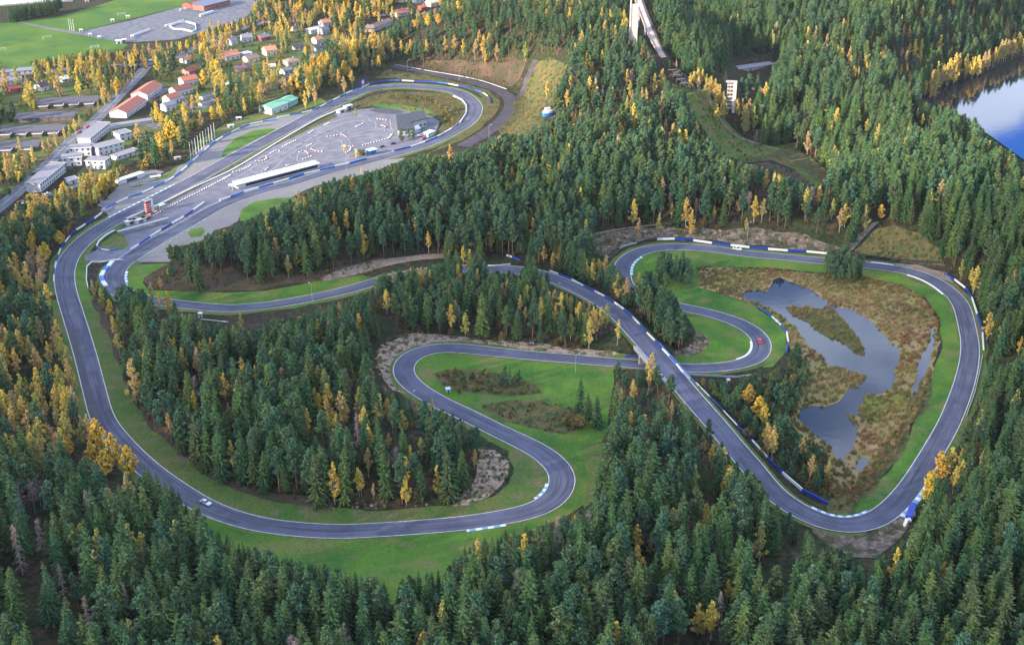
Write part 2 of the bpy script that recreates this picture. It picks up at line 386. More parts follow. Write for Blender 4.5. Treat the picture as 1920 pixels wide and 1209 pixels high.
# ---------------- the circuit: centre line in photo pixels, width, height ----------------
LOOP = [(125,550,10.5),(121,517,10.5),(126,492,11),(138,472,11),(160,450,11.5),(187,430,12),(231,406,12.5),(298,372,12.5),(370,335,12.5),(418,308,12.5),(475,277,12),
 (556,233,12),(611,204,12),(650,184,12),(682,170,12),(713,164,12),(750,162,12),(785,163,12),(836,168,12),(866,177,12),(887,194,12),(889,211,12),(876,230,12),
 (846,250,11),(817,264,11),(774,280,10.5),(745,288,10),(693,302,10),(612,324,9.5),(540,346,9.5),(475,363,9.5),(410,387,10.5),(358,417,11),(300,449,11.5),(250,480,11.5),
 (222,500,11.5),(213,520,11.5),(218,540,11.5),(250,558,10.5),(330,570,8.7),(375,575,8.7),(425,579,8.7),(475,576,8.7),(530,569,8.7),(590,558,8.7),(650,545,9),(690,533,9),
 (760,516,9.3),(850,505,9.5),(960,506,9.5),(1010,514,10),(1045,526,10),(1080,541,10),(1108,555,10),(1137,572,10),(1168,598,10),(1196,628,10),(1224,659,10),(1245,683,10),(1265,706,10),
 (1300,748,10),(1338,791,10),(1375,836,10),(1410,876,10),(1440,914,10),(1475,944,9.7),(1516,967,9.7),(1558,983,9.7),(1598,986,9.7),(1632,979,9.7),(1665,960,9.5),
 (1691,933,9.2),(1708,912,9),(1733,874,9),(1757,834,9),(1781,790,9),(1804,731,9),(1816,685,8.8),(1819,650,8.6),(1815,622,8.6),(1803,575,8.8),(1785,551,9),(1757,530,9),
 (1725,515,9),(1684,505,9),(1627,498,9),(1532,489,9),(1440,480,9),(1385,475,9),(1335,467,9),(1260,463,9.5),(1210,469,9.5),(1180,483,9.5),(1166,503,9.5),(1171,532,9),
 (1190,551,8.5),(1230,567,8.5),(1280,577,8.5),(1320,585,8.5),(1360,596,8.8),(1395,610,9.2),(1420,628,9.2),(1430,646,9),(1423,668,8.8),(1402,680,8.5),(1360,688,8.5),
 (1310,691,8.5),(1275,690,8.5),(1205,684,8.5),(1150,680,8.5),(1070,673,8.8),(960,664,9),(880,655,9.4),(830,652,9.6),(786,660,9.8),(762,676,9.8),(755,691,9.8),(759,707,9.8),
 (779,727,9.8),(823,754,9.8),(877,779,9.6),(930,806,9.6),(1001,840,10.2),(1031,860,10.5),(1051,882,10.5),(1056,902,10.5),(1050,922,10.2),(1033,941,10),(1005,956,9.6),
 (960,967,9.4),(880,980,9.2),(780,989,9),(700,994,9),(640,997,9),(560,993,9),(480,982,9),(400,957,9.2),(330,917,9.6),(270,873,9.8),(224,828,10),(193,786,10),
 (176,728,10),(160,666,10.2),(142,606,10.4)]
OVER = {i for i, p in enumerate(LOOP)}
def over_z(px, py, i):
    # the diagonal stretch climbs over the lower road on a bridge
    tab = [(47, 0), (50, 2.0), (53, 4.0), (56, 6.0), (58, 6.6), (60, 6.0), (63, 3.5), (66, 1.0), (68, 0)]
    return float(np.interp(i, [a for a, _ in tab], [b for _, b in tab]))
lp = np.array([np.r_[at_z(x, y, over_z(x, y, i)), w] for i, (x, y, w) in enumerate(LOOP)])
TR = smooth_curve(lp, 3.0, True, 5.0)          # x, y, z, width
TRT = tangents(TR, True)
# other roads: (points px, width)
def px_curve(pts, step=3.0, sig=3.0, z=0.0): return smooth_curve(np.array([at_z(x, y, z) for x, y in pts]), step, False, sig)
BACK = px_curve([(738,124),(790,134),(850,146),(900,158),(935,170),(955,184),(958,200),(945,222),(918,245),(890,262),(868,275)])     # brown service road round the outside

# ---------------- terrain ----------------
def W0(px, py, z=0): return at_z(px, py, z)[:2]
FLATPX = [
 [(250,400),(400,265),(480,232),(600,190),(700,150),(840,150),(930,175),(925,215),(870,262),(740,305),(560,362),(430,425),(330,490),(230,540),(110,520)],
 [(1230,480),(1400,482),(1620,500),(1780,550),(1815,650),(1790,760),(1690,900),(1600,975),(1510,950),(1300,700),(1450,680),(1440,600),(1290,560)],
 [(760,665),(900,660),(1150,690),(1140,820),(1060,860),(960,810),(800,730)],
 [(-300,-40),(650,-60),(560,120),(480,180),(350,280),(200,370),(60,400),(-200,420)],
 [(560,-60),(900,-60),(860,60),(640,100),(560,120)],
 [(1400,270),(1560,300),(1560,345),(1420,330)],
]
LAKEPX = [(1728,185),(1742,175),(1757,166),(1775,160),(1792,152),(1815,146),(1842,140),(1860,131),(1875,124),(1895,115),(1920,105),(2060,70),(2500,60),(2900,420),(2300,460),(2100,420),(1985,345),(1920,300),(1885,275),(1850,250),(1810,222),(1775,202),(1745,195)]
LAKEZ = -3.0
lakeW = np.array([at_z(x, y, LAKEZ)[:2] for x, y in LAKEPX])
def densify(poly, st=10.0):
    out = []
    for i in range(len(poly)):
        a, b = np.array(poly[i]), np.array(poly[(i + 1) % len(poly)])
        k = max(1, int(np.linalg.norm(b - a) / st))
        out += [a + (b - a) * j / k for j in range(k)]
    return np.array(out)
flatW = [np.array([W0(*p) for p in poly]) for poly in FLATPX]
def grow(a, b, st, n, g):
    core = list(np.arange(a, b + 0.1, st)); lo = []; hi = []; s = st; u, v = a, b
    for _ in range(n): s *= g; u -= s; v += s; lo.append(u); hi.append(v)
    return np.array(lo[::-1] + core + hi)
GX = grow(-720, 780, 3.0, 26, 1.2)
GY = grow(240, 1500, 3.0, 26, 1.2)
cx_, cy_ = np.arange(-760, 830, 8.0), np.arange(200, 1560, 8.0)
CXX, CYY = np.meshgrid(cx_, cy_)
Pc = np.stack((CXX.ravel(), CYY.ravel()), 1)
src = [TR[::2, :2], BACK[::2, :2]] + [densify(w, 8) for w in flatW]
src = np.vstack(src).astype(np.float32)
dist = np.empty(len(Pc), np.float32)
for i in range(0, len(Pc), 4000):
    q = Pc[i:i + 4000].astype(np.float32)
    dist[i:i + 4000] = np.sqrt(((q[:, None, :] - src[None]) ** 2).sum(-1).min(1))
for w in flatW: dist[inpoly(Pc, w)] = 0
dist = dist.reshape(CXX.shape)
dl = np.empty(len(Pc), np.float32); ls = densify(lakeW, 15).astype(np.float32)
for i in range(0, len(Pc), 8000): dl[i:i + 8000] = np.sqrt(((Pc[i:i + 8000, None, :].astype(np.float32) - ls[None]) ** 2).sum(-1).min(1))
dl[inpoly(Pc, lakeW)] = 0
dl = dl.reshape(CXX.shape)
def bil(G, x, y):
    u = np.clip((x - cx_[0]) / 8.0, 0, len(cx_) - 1.001); v = np.clip((y - cy_[0]) / 8.0, 0, len(cy_) - 1.001)
    i = u.astype(int); j = v.astype(int); a = u - i; b = v - j
    return G[j, i] * (1 - a) * (1 - b) + G[j, i + 1] * a * (1 - b) + G[j + 1, i] * (1 - a) * b + G[j + 1, i + 1] * a * b
# ridge with the ski jump, hills beyond
RIDGE = [at_z(1180, 262, 0), at_z(1270, 190, 30), at_z(1240, 100, 45), at_z(1170, 20, 50), at_z(1000, -40, 45)]
rdg = smooth_curve(np.array(RIDGE), 20.0, False, 10)
def hills(x, y):
    h = 3.0 * np.sin(x / 61 + 1.3) * np.cos(y / 73 + .4) + 2.2 * np.sin(x / 33 + y / 41) + 6.5
    r = np.zeros_like(h)
    for k, p in enumerate(rdg):
        hh = np.interp(k, [0, len(rdg) * .35, len(rdg) * .7, len(rdg)], [6, 36, 44, 38])
        d = np.hypot(x - p[0], y - p[1]); sg = np.where(x > p[0], 52.0, 95.0)
        r = np.maximum(r, hh * np.exp(-0.5 * (d / sg) ** 2))
    b = at_z(1690, 30, 20); r2 = 34 * np.exp(-0.5 * (((x - b[0]) / 130) ** 2 + ((y - b[1]) / 200) ** 2))
    b = at_z(1500, -60, 20); r3 = 30 * np.exp(-0.5 * (((x - b[0]) / 200) ** 2 + ((y - b[1]) / 160) ** 2))
    b = at_z(1900, 560, 10); r4 = 16 * np.exp(-0.5 * (((x - b[0]) / 90) ** 2 + ((y - b[1]) / 160) ** 2))
    return h + np.maximum(np.maximum(r, r2), np.maximum(r3, r4))
def height0(x, y):
    x = np.asarray(x, float); y = np.asarray(y, float)
    d = bil(dist, x, y)
    h = hills(x, y) * sstep(d, 9, 48)
    L = bil(dl, x, y)
    h = (h - (LAKEZ - 1.0)) * sstep(L, 2, 60) + (LAKEZ - 1.0)
    return h
XX, YY = np.meshgrid(GX, GY)
ZZ = height0(XX, YY)
# embankment of the overpass, then the cutting of the lower road
up = TR[TR[:, 2] > 0.05]
lowi = np.where((TR[:, 2] <= 0.05))[0]
CROSS = at_z(1222, 686, 0)[:2]
sel = (np.abs(XX - CROSS[0]) < 260) & (np.abs(YY - CROSS[1]) < 260)
q = np.stack((XX[sel], YY[sel]), 1)
D = np.sqrt(((q[:, None] - up[None, :, :2]) ** 2).sum(-1)); k = D.argmin(1); dm = D.min(1)
zu = up[k, 2] - 0.35 - np.maximum(0, dm - 7.0) * 0.55
z = np.where(dm < 7.5, up[k, 2] - 0.35, np.maximum(ZZ[sel], zu))
low = TR[lowi]; low = low[np.hypot(low[:, 0] - CROSS[0], low[:, 1] - CROSS[1]) < 120]
# only the lower road at the crossing: it runs nearly east-west
Dl = np.sqrt(((q[:, None] - low[None, :, :2]) ** 2).sum(-1)).min(1)
z = np.where(Dl < 16, np.minimum(z, -0.02 + np.maximum(0, Dl - 6.5) * 0.75), z)
ZZ[sel] = z

def gidx(A, v):
    i = np.clip(np.searchsorted(A, v) - 1, 0, len(A) - 2); return i, np.clip((v - A[i]) / (A[i + 1] - A[i]), 0, 1)
def H(x, y):
    x = np.atleast_1d(np.asarray(x, float)); y = np.atleast_1d(np.asarray(y, float))
    i, a = gidx(GX, x); j, b = gidx(GY, y)
    # the two triangles of each quad (diagonal from lower left to upper right)
    z00, z10, z01, z11 = ZZ[j, i], ZZ[j, i + 1], ZZ[j + 1, i], ZZ[j + 1, i + 1]
    return np.where(a > b, z00 + a * (z10 - z00) + b * (z11 - z10), z00 + b * (z01 - z00) + a * (z11 - z01))
TS = np.arange(240.0, 2600.0, 2.5)
def pix(px, py):
    """photo pixel -> point on the terrain"""
    d = ray(px, py); T = TS / (d[1]); P = d[None] * T[:, None]; z = P[:, 2] + CAMH
    g = z - H(P[:, 0], P[:, 1]); k = np.where(g <= 0)[0]
    if len(k) == 0: return at_z(px, py, 0)
    k = k[0]
    if k == 0: return np.array((P[0, 0], P[0, 1], z[0]))
    f = g[k - 1] / (g[k - 1] - g[k]); p = P[k - 1] + (P[k] - P[k - 1]) * f
    return np.array((p[0], p[1], float(H(p[0], p[1])[0])))

ny, nx = XX.shape
V = np.stack((XX.ravel(), YY.ravel(), ZZ.ravel()), 1)
ii, jj = np.meshgrid(np.arange(nx - 1), np.arange(ny - 1)); a = (jj * nx + ii).ravel()
tri = np.concatenate((np.stack((a, a + 1, a + nx + 1), 1), np.stack((a, a + nx + 1, a + nx), 1)))
me = bpy.data.meshes.new("ground")
me.vertices.add(len(V)); me.vertices.foreach_set("co", V.ravel())
me.loops.add(tri.size); me.loops.foreach_set("vertex_index", tri.ravel().astype(np.int32))
me.polygons.add(len(tri)); me.polygons.foreach_set("loop_start", np.arange(0, tri.size, 3, dtype=np.int32))
me.update(calc_edges=True)
g = link("ground", me, m=M['floor']); tag(g, "brown and dark green forest floor under and between the trees", "ground", kind="structure")

# ---------------- sheets laid on the ground ----------------
SHN = [0]
def sheet_w(name, Wp, m, off, jit=0.0, step=3.0, label=None, cat=None, edge=3.0, kind="structure", zf=None):
    SHN[0] += 1; off = off + 0.0011 * SHN[0]
    P = densify(np.asarray(Wp), edge)
    if jit: 
        c = np.roll(P, -1, 0) - np.roll(P, 1, 0); c /= np.linalg.norm(c, axis=1)[:, None] + 1e-9
        n = np.stack((-c[:, 1], c[:, 0]), 1); jj_ = rng.normal(0, jit * 1.5, len(P) + 4); P = P + n * np.convolve(jj_, (.15, .25, .3, .25, .15), 'same')[2:-2, None]
    lo = P.min(0); hi = P.max(0)
    gx = GX[(GX > lo[0]) & (GX < hi[0])]; gy = GY[(GY > lo[1]) & (GY < hi[1])]
    if len(gx) and len(gy):
        X, Y = np.meshgrid(gx, gy); Q = np.stack((X.ravel(), Y.ravel()), 1); Q = Q[inpoly(Q, P)]
        if len(Q):
            keep = np.ones(len(Q), bool)
            for s in range(0, len(Q), 5000):
                dd = ((Q[s:s + 5000, None] - P[None]) ** 2).sum(-1).min(1); keep[s:s + 5000] = dd > 0.6
            Q = Q[keep]
    else: Q = np.zeros((0, 2))
    A = [Vector(p) for p in np.vstack((P, Q))]; n = len(P)
    r = delaunay_2d_cdt(A, [], [list(range(n))], 1, 1e-4)
    vv = np.array([tuple(v) for v in r[0]])
    z = (H(vv[:, 0], vv[:, 1]) if zf is None else zf(vv)) + off
    F = []
    for f in r[2]:
        p, q_, s_ = (r[0][k] for k in f[:3])
        F.append(f if (q_ - p).cross(s_ - p) > 0 else f[::-1])
    o = mesh(name, np.c_[vv, z], F, m)
    return tag(o, label, cat, kind=kind)
def sheet(name, poly, m, off, jit=0.0, z=None, **kw):
    Wp = [pix(*p)[:2] if z is None else at_z(p[0], p[1], z)[:2] for p in poly]
    return sheet_w(name, Wp, M[m], off, jit, **kw)

def ribbon(name, C, w0, w1, m, off, closed=False, label=None, cat=None, kind="structure", jit=0.0, drape=False, parts=2):
    """strip along the curve C from offset w0 to w1 (metres left of the line; arrays allowed)"""
    T = tangents(C, closed); nrm = np.stack((-T[:, 1], T[:, 0]), 1); n = len(C)
    w0 = np.broadcast_to(np.asarray(w0, float), (n,)).copy(); w1 = np.broadcast_to(np.asarray(w1, float), (n,)).copy()
    if jit: w1 += np.convolve(rng.normal(0, jit, n + 4), np.ones(3) / 2, 'same')[2:-2]
    V = []; F = []
    for k in range(parts + 1):
        w = w0 + (w1 - w0) * k / parts; p = C[:, :2] + nrm * w[:, None]
        zz = C[:, 2] if not drape else H(p[:, 0], p[:, 1])
        V.append(np.c_[p, zz + off])
    V = np.vstack(V); flip = float((w1 - w0).mean()) > 0
    for k in range(parts):
        for i in range(n if closed else n - 1):
            j = (i + 1) % n; f = (k * n + i, k * n + j, (k + 1) * n + j, (k + 1) * n + i)
            F.append(f if flip else f[::-1])
    o = mesh(name, V, F, M[m])
    if m == 'asphalt':
        s_ = np.r_[0, np.cumsum(np.linalg.norm(np.diff(C[:, :2], axis=0), axis=1))]; uvl = o.data.uv_layers.new(name="UVMap")
        idx = np.empty(len(o.data.loops), np.int32); o.data.loops.foreach_get("vertex_index", idx)
        uvl.data.foreach_set("uv", np.stack((s_[idx % n], (idx // n) / parts), 1).astype(np.float32).ravel())
    return tag(o, label, cat, kind=kind)

hw = TR[:, 3] / 2
ribbon("track", TR, -hw, hw, 'asphalt', 0.22, True, "grey asphalt racing circuit winding through the forest", "race track", parts=4)
ribbon("track_edge_line", TR, hw - 0.36, hw, 'line', 0.25, True, "white line painted along one edge of the circuit", "road line", parts=1)
ribbon("track_edge_line", TR, -hw, -hw + 0.36, 'line', 0.25, True, "white line painted along the other edge of the circuit", "road line", parts=1)
flatrun = TR[:, 2] < 0.02
def runs(mask):
    out = []; n = len(mask); s = None
    for i in range(n):
        if mask[i] and s is None: s = i
        if s is not None and (not mask[i] or i == n - 1):
            if i - s > 6: out.append((s, i))
            s = None
    return out
for s, e in runs(flatrun):
    for sg in (-1, 1):
        ribbon("grass_verge", TR[s:e], sg * (hw[s:e] - 0.5), sg * (hw[s:e] + 3.2), 'verge', 0.09, False, "thin strip of worn grass beside the asphalt", "grass", jit=0.5, drape=True, parts=3)
up_s = np.where(~flatrun)[0]
for sg in (-1, 1):
    C = TR[up_s[0]:up_s[-1] + 1]
    ribbon("grass_verge", C, sg * (hw[up_s[0]] - 0.4), sg * (hw[up_s[0]] + 1.9), 'verge', -0.1, False, "grass shoulder of the raised overpass stretch", "grass", jit=0.1, parts=2)
ribbon("service_road", BACK, -5.2, 5.2, 'brown_asphalt', 0.14, False, "dark asphalt service road outside the top hairpin", "road")

# big surfaces (photo-pixel outlines)
sheet("paddock_apron", [(180,470),(215,440),(262,410),(290,392),(330,370),(400,330),(480,290),(560,248),(630,212),(660,207),(700,203),(750,205),(800,213),(824,228),(818,248),(800,264),(770,278),(700,299),(600,322),(510,346),(430,375),(370,398),(300,436),(245,476),(222,488),(160,492),(158,480)], 'paved', 0.12, 0.2, label="pale asphalt paddock and kart track between the two straights", cat="paved area")
sheet("damp_patch", [(692,207),(705,203),(725,203),(745,206),(758,210),(750,214),(725,214),(705,211)], 'damp', 0.16, 0.3, label="dark oval damp patch on the paddock asphalt", cat="paved area")
sheet("infield_grass", [(240,412),(262,404),(320,372),(400,329),(480,289),(560,247),(625,214),(632,219),(560,252),(500,282),(440,315),(390,342),(340,370),(300,391),(265,404)], 'rough', 0.2, 0.4, label="narrow grass strip between the start straight and the kart track", cat="grass")
sheet("infield_grass", [(655,210),(662,196),(690,182),(730,174),(785,173),(835,176),(860,188),(872,202),(868,220),(850,240),(832,250),(822,246),(830,232),(815,220),(780,212),(740,203),(700,198),(672,204)], 'rough', 0.2, 0.6, label="scrubby grass infield of the top hairpin", cat="grass")
sheet("infield_grass", [(700,196),(740,196),(800,206),(815,215),(790,214),(740,205),(695,200)], 'grass', 0.26, 0.4, label="bright green strip behind the paddock in the top hairpin", cat="grass")
sheet("gravel_trap", [(195,395),(260,352),(310,326),(352,303),(380,275),(420,252),(470,232),(520,219),(560,213),(575,218),(545,240),(470,280),(410,305),(340,345),(250,392),(205,408)], 'gravel', 0.1, 0.3, label="grey gravel run-off outside the start straight", cat="gravel")
sheet("infield_grass", [(415,296),(425,275),(445,258),(475,245),(510,241),(518,243),(480,262),(440,282)], 'grass', 0.17, 0.3, label="green half-moon island beside the start straight", cat="grass")
sheet("grass_bank", [(240,352),(275,345),(320,332),(350,300),(375,262),(420,235),(470,215),(540,205),(600,185),(612,192),(560,210),(500,222),(430,246),(385,270),(350,300),(310,328),(262,350)], 'verge', 0.12, 0.6, label="grass bank outside the blue and white barrier of the start straight", cat="grass")
sheet("dirt_yard", [(180,385),(200,372),(245,325),(285,318),(310,322),(275,350),(225,378),(200,392)], 'gravel', 0.09, 0.6, label="bare gravel yard beyond the start straight barrier", cat="gravel")
sheet("gravel_yard", [(256,484),(320,440),(380,405),(470,368),(560,342),(640,322),(720,300),(760,296),(730,314),(640,338),(590,350),(540,372),(480,378),(455,395),(448,415),(430,425),(400,432),(388,448),(360,458),(310,466),(330,480),(318,492),(262,492)], 'gravel', 0.1, 0.5, label="grey gravel yard along the forest side of the pit straight", cat="gravel")
sheet("infield_grass", [(352,436),(360,430),(378,427),(384,434),(376,444),(358,446)], 'grass', 0.16, 0.2, label="small oval grass island by the pit straight", cat="grass")
sheet("infield_grass", [(450,404),(455,392),(478,378),(520,372),(555,370),(560,385),(520,400),(480,412),(450,415)], 'grass', 0.15, 0.4, label="green patch of grass between gravel yard and pines", cat="grass")
sheet("infield_grass", [(225,530),(236,508),(255,496),(300,494),(318,494),(300,504),(275,518),(268,530),(280,545),(330,545),(420,550),(500,545),(560,535),(600,528),(640,520),(680,516),(700,522),(640,544),(560,562),(480,571),(420,573),(360,568),(300,558),(250,548)], 'grass', 0.13, 0.4, label="bright green grass inside the first bends below the paddock", cat="grass")
sheet("brown_bank", [(275,528),(272,520),(290,507),(320,496),(400,500),(470,520),(560,515),(640,500),(720,484),(700,512),(620,524),(560,532),(480,543),(400,547),(320,544),(285,542)], 'heath', 0.17, 0.8, label="brown heather bank under the pines", cat="ground")
sheet("forest_path", [(600,522),(640,506),(690,492),(740,484),(790,478),(830,478),(832,484),(790,487),(745,494),(700,505),(660,518),(610,528)], 'dirt', 0.22, 0.3, label="pale gravel path through the wood", cat="path")
sheet("infield_grass", [(142,492),(172,488),(168,495),(162,510),(163,530),(172,560),(150,565),(143,540),(140,515)], 'grass', 0.13, 0.3, label="green wedge at the left hand end of the paddock", cat="grass")
sheet("infield_grass", [(186,470),(192,456),(212,440),(225,436),(235,445),(240,460),(232,468),(205,471)], 'verge', 0.18, 0.4, label="worn grass tongue with blue and white tyres at its foot", cat="grass")
sheet("inner_verge", [(148,545),(165,545),(190,590),(214,640),(234,700),(258,760),(292,802),(332,842),(372,882),(425,914),(520,936),(600,952),(690,958),(790,953),(880,946),(925,930),(950,905),(958,880),(948,845),(910,826),(935,822),(985,846),(1018,872),(1028,900),(1010,928),(960,950),(880,962),(780,974),(700,979),(640,981),(560,977),(480,963),(400,936),(330,894),(280,855),(240,815),(210,770),(190,710),(172,650),(155,590)], 'verge', 0.12, 1.0, label="strip of grass inside the long left and bottom bend", cat="grass")
sheet("heath_strip", [(172,560),(186,588),(210,640),(230,700),(255,762),(290,808),(335,850),(380,890),(440,918),(530,940),(620,952),(620,944),(520,925),(440,905),(380,868),(330,825),(290,785),(262,740),(245,690),(228,640),(205,590),(185,560)], 'heath', 0.2, 1.2, label="brown bank between the long bend and the inner wood", cat="ground")
sheet("outer_meadow", [(330,945),(380,1000),(440,1040),(520,1060),(600,1085),(700,1130),(760,1135),(840,1100),(900,1050),(960,1010),(1010,985),(1065,965),(1105,940),(1135,900),(1135,850),(1130,810),(1070,810),(1030,830),(1060,850),(1080,880),(1085,912),(1068,940),(1030,965),(960,984),(880,996),(780,1005),(700,1010),(620,1012),(540,1008),(470,998),(420,982)], 'grass', 0.13, 0.6, label="bright green meadow outside the bottom bend", cat="grass")
sheet("worn_grass", [(1090,835),(1125,830),(1128,880),(1120,930),(1095,950),(1100,900),(1098,860)], 'verge', 0.2, 0.8, label="worn brown strip of meadow by the pine wood", cat="grass")
sheet("infield_grass", [(778,680),(790,671),(830,664),(880,666),(960,675),(1060,684),(1150,689),(1150,720),(1145,760),(1138,812),(1070,822),(1040,846),(1010,826),(955,800),(890,768),(840,744),(795,720),(776,700)], 'grass', 0.13, 0.4, label="bright green infield of the hairpin in the middle", cat="grass")
sheet("scrub_patch", [(812,702),(840,694),(890,694),(940,700),(1000,722),(1020,738),(960,742),(890,740),(835,730)], 'rough', 0.2, 0.8, label="brown scrub patch with bushes inside the hairpin", cat="ground")
sheet("scrub_patch", [(898,758),(950,752),(1010,752),(1060,762),(1085,775),(1090,800),(1060,815),(1010,806),(950,790),(915,774)], 'rough', 0.2, 0.8, label="dark rough patch beside the tall spruces in the hairpin", cat="ground")
sheet("rock_cutting", [(712,690),(706,672),(713,656),(737,640),(776,627),(820,626),(860,632),(900,634),(960,640),(1060,652),(1150,660),(1180,665),(1150,668),(1050,662),(950,650),(870,640),(810,641),(765,652),(740,670),(728,690),(740,725),(762,738),(738,732),(718,712)], 'rock', 0.17, 0.8, label="pale blasted rock slope round the hairpin in the middle", cat="rock")
sheet("rock_heap", [(900,838),(930,843),(954,866),(958,890),(942,912),(915,932),(880,946),(848,950),(858,936),(885,915),(898,890)], 'rock', 0.24, 0.8, label="pale rocky slope at the tip of the inner wood", cat="rock")
sheet("infield_grass", [(1180,515),(1185,492),(1210,478),(1260,473),(1335,476),(1440,488),(1540,497),(1627,507),(1690,515),(1740,536),(1770,560),(1790,600),(1800,650),(1795,690),(1778,750),(1752,800),(1722,850),(1690,900),(1650,944),(1600,964),(1555,962),(1610,940),(1640,915),(1680,860),(1712,800),(1740,740),(1752,690),(1766,640),(1762,595),(1735,560),(1690,535),(1620,520),(1540,512),(1440,503),(1380,500),(1310,500),(1310,540),(1360,556),(1420,576),(1450,592),(1475,620),(1476,650),(1465,672),(1450,688),(1430,690),(1442,655),(1435,630),(1405,602),(1340,580),(1280,565),(1240,555),(1200,540)], 'grass', 0.13, 0.5, label="bright green grass ring inside the pond bend", cat="grass")
sheet("infield_grass", [(1285,592),(1330,598),(1370,610),(1405,630),(1413,646),(1400,664),(1370,676),(1325,682),(1280,682),(1262,672),(1290,655),(1305,640),(1300,610)], 'grass', 0.13, 0.4, label="green grass inside the right hand hairpin", cat="grass")
sheet("scree", [(1300,630),(1312,622),(1325,630),(1328,648),(1315,660),(1290,668),(1262,668),(1275,655),(1298,645)], 'scree', 0.2, 0.5, label="heap of stones below the pine clump", cat="rock")
sheet("marsh", [(1305,502),(1380,502),(1440,505),(1540,514),(1620,522),(1690,537),(1733,562),(1758,597),(1762,640),(1748,690),(1735,742),(1706,802),(1672,862),(1632,916),(1600,942),(1575,940),(1555,925),(1560,900),(1500,830),(1480,790),(1490,740),(1500,700),(1480,650),(1470,612),(1440,585),(1400,568),(1350,550),(1312,538)], 'marsh', 0.08, 0.9, label="brown reed marsh round the pond", cat="marsh", edge=2.5)
sheet("scrub_belt", [(1590,985),(1560,962),(1555,945),(1590,925),(1625,880),(1660,830),(1700,770),(1722,720),(1745,690),(1752,700),(1738,745),(1712,802),(1678,862),(1640,912),(1610,940),(1600,960)], 'rough', 0.16, 1.2, label="belt of dark scrub between marsh and grass", cat="ground")
sheet("moss_patch", [(1615,770),(1625,748),(1660,742),(1690,730),(1710,752),(1700,768),(1670,775),(1655,790),(1640,790),(1620,785)], 'moss', 0.14, 0.9, label="olive green patch of moss in the marsh", cat="ground")
sheet("service_slope", [(985,150),(1000,118),(1040,108),(1065,122),(1055,155),(1030,205),(1010,245),(985,262),(960,262),(935,245),(960,215),(968,185)], 'rough', 0.12, 1.0, label="grass and heather slope with a track beside the upper bends", cat="ground")
sheet("paved_track", [(1000,112),(1008,114),(992,150),(975,185),(965,185),(982,150)], 'brown_asphalt', 0.2, 0.1, label="narrow asphalt lane climbing away from the service road", cat="path")
sheet("heath_bank", [(745,122),(790,112),(860,112),(940,118),(990,108),(975,150),(955,165),(900,152),(830,137),(770,126)], 'heath', 0.1, 0.8, label="bare brown bank above the service road", cat="ground")
sheet("grass_bank", [(700,146),(740,133),(800,141),(860,155),(915,170),(938,190),(930,214),(900,244),(870,262),(835,278),(800,290),(850,262),(895,235),(910,205),(900,178),(860,162),(800,152),(740,148)], 'rough', 0.13, 0.6, label="rough grass between the top hairpin and the service road", cat="grass")
sheet("scree_slope", [(1105,470),(1115,440),(1180,428),(1250,424),(1330,430),(1400,430),(1480,432),(1530,450),(1580,466),(1555,472),(1500,466),(1400,460),(1330,450),(1270,444),(1220,448),(1170,464),(1142,485)], 'scree', 0.12, 0.9, label="stony brown slope behind the upper barrier", cat="rock")
sheet("dirt_path", [(1577,468),(1600,450),(1636,418),(1650,415),(1620,445),(1598,470)], 'dirt', 0.2, 0.2, label="reddish dirt path climbing to the forest edge", cat="path")
sheet("meadow_slope", [(1600,470),(1640,430),(1680,425),(1720,440),(1760,470),(1775,500),(1700,492),(1640,480)], 'rough', 0.12, 0.8, label="dark grassy slope above the upper barrier", cat="grass")
sheet("gravel_trap", [(1672,494),(1720,497),(1775,512),(1790,532),(1760,522),(1725,508),(1690,500)], 'dirt', 0.16, 0.2, label="brown run-off at the end of the dark rail", cat="gravel")
sheet("gravel_trap", [(1520,986),(1560,1000),(1600,1004),(1645,998),(1680,975),(1700,955),(1706,985),(1685,1012),(1640,1046),(1600,1045),(1560,1025),(1525,1000)], 'scree', 0.16, 0.5, label="grey gravel trap outside the lower right corner", cat="gravel")
sheet("ski_slope", [(1262,165),(1300,162),(1330,180),(1352,215),(1390,255),(1430,275),(1480,268),(1525,300),(1570,335),(1545,348),(1490,318),(1440,298),(1395,305),(1350,290),(1322,300),(1308,270),(1295,228),(1275,190)], 'verge', 0.2, 1.0, label="sunlit grass landing slope below the ski jump", cat="grass")
sheet("valley_path", [(1390,298),(1440,292),(1475,272),(1490,268),(1500,285),(1545,318),(1570,338),(1545,345),(1500,318),(1450,302),(1400,306)], 'rough', 0.3, 0.4, label="worn track across the valley bottom", cat="path")
sheet("heath", [(1400,310),(1440,305),(1500,325),(1520,345),(1480,355),(1420,335)], 'heath', 0.2, 0.8, label="brown heath in the valley", cat="ground")
sheet("playing_field", [(-150,200),(-150,40),(10,44),(120,30),(260,-12),(330,-30),(520,-40),(470,0),(360,8),(150,60),(152,64),(215,75),(240,85),(225,98),(100,112),(40,135),(-20,150)], 'field', 0.1, 0.0, label="bright green football fields at the edge of the town", cat="sports field")
sheet("sports_yard", [(150,60),(250,38),(360,8),(450,-8),(500,10),(480,32),(400,55),(330,75),(250,80),(215,78)], 'street', 0.15, 0.0, label="grey gravel pitch and car park by the stadium", cat="paved area")
sheet("field_path", [(22,40),(30,40),(90,52),(155,62),(215,73),(215,78),(150,66),(85,55)], 'street', 0.2, 0.0, label="straight gravel path between the football fields", cat="path")
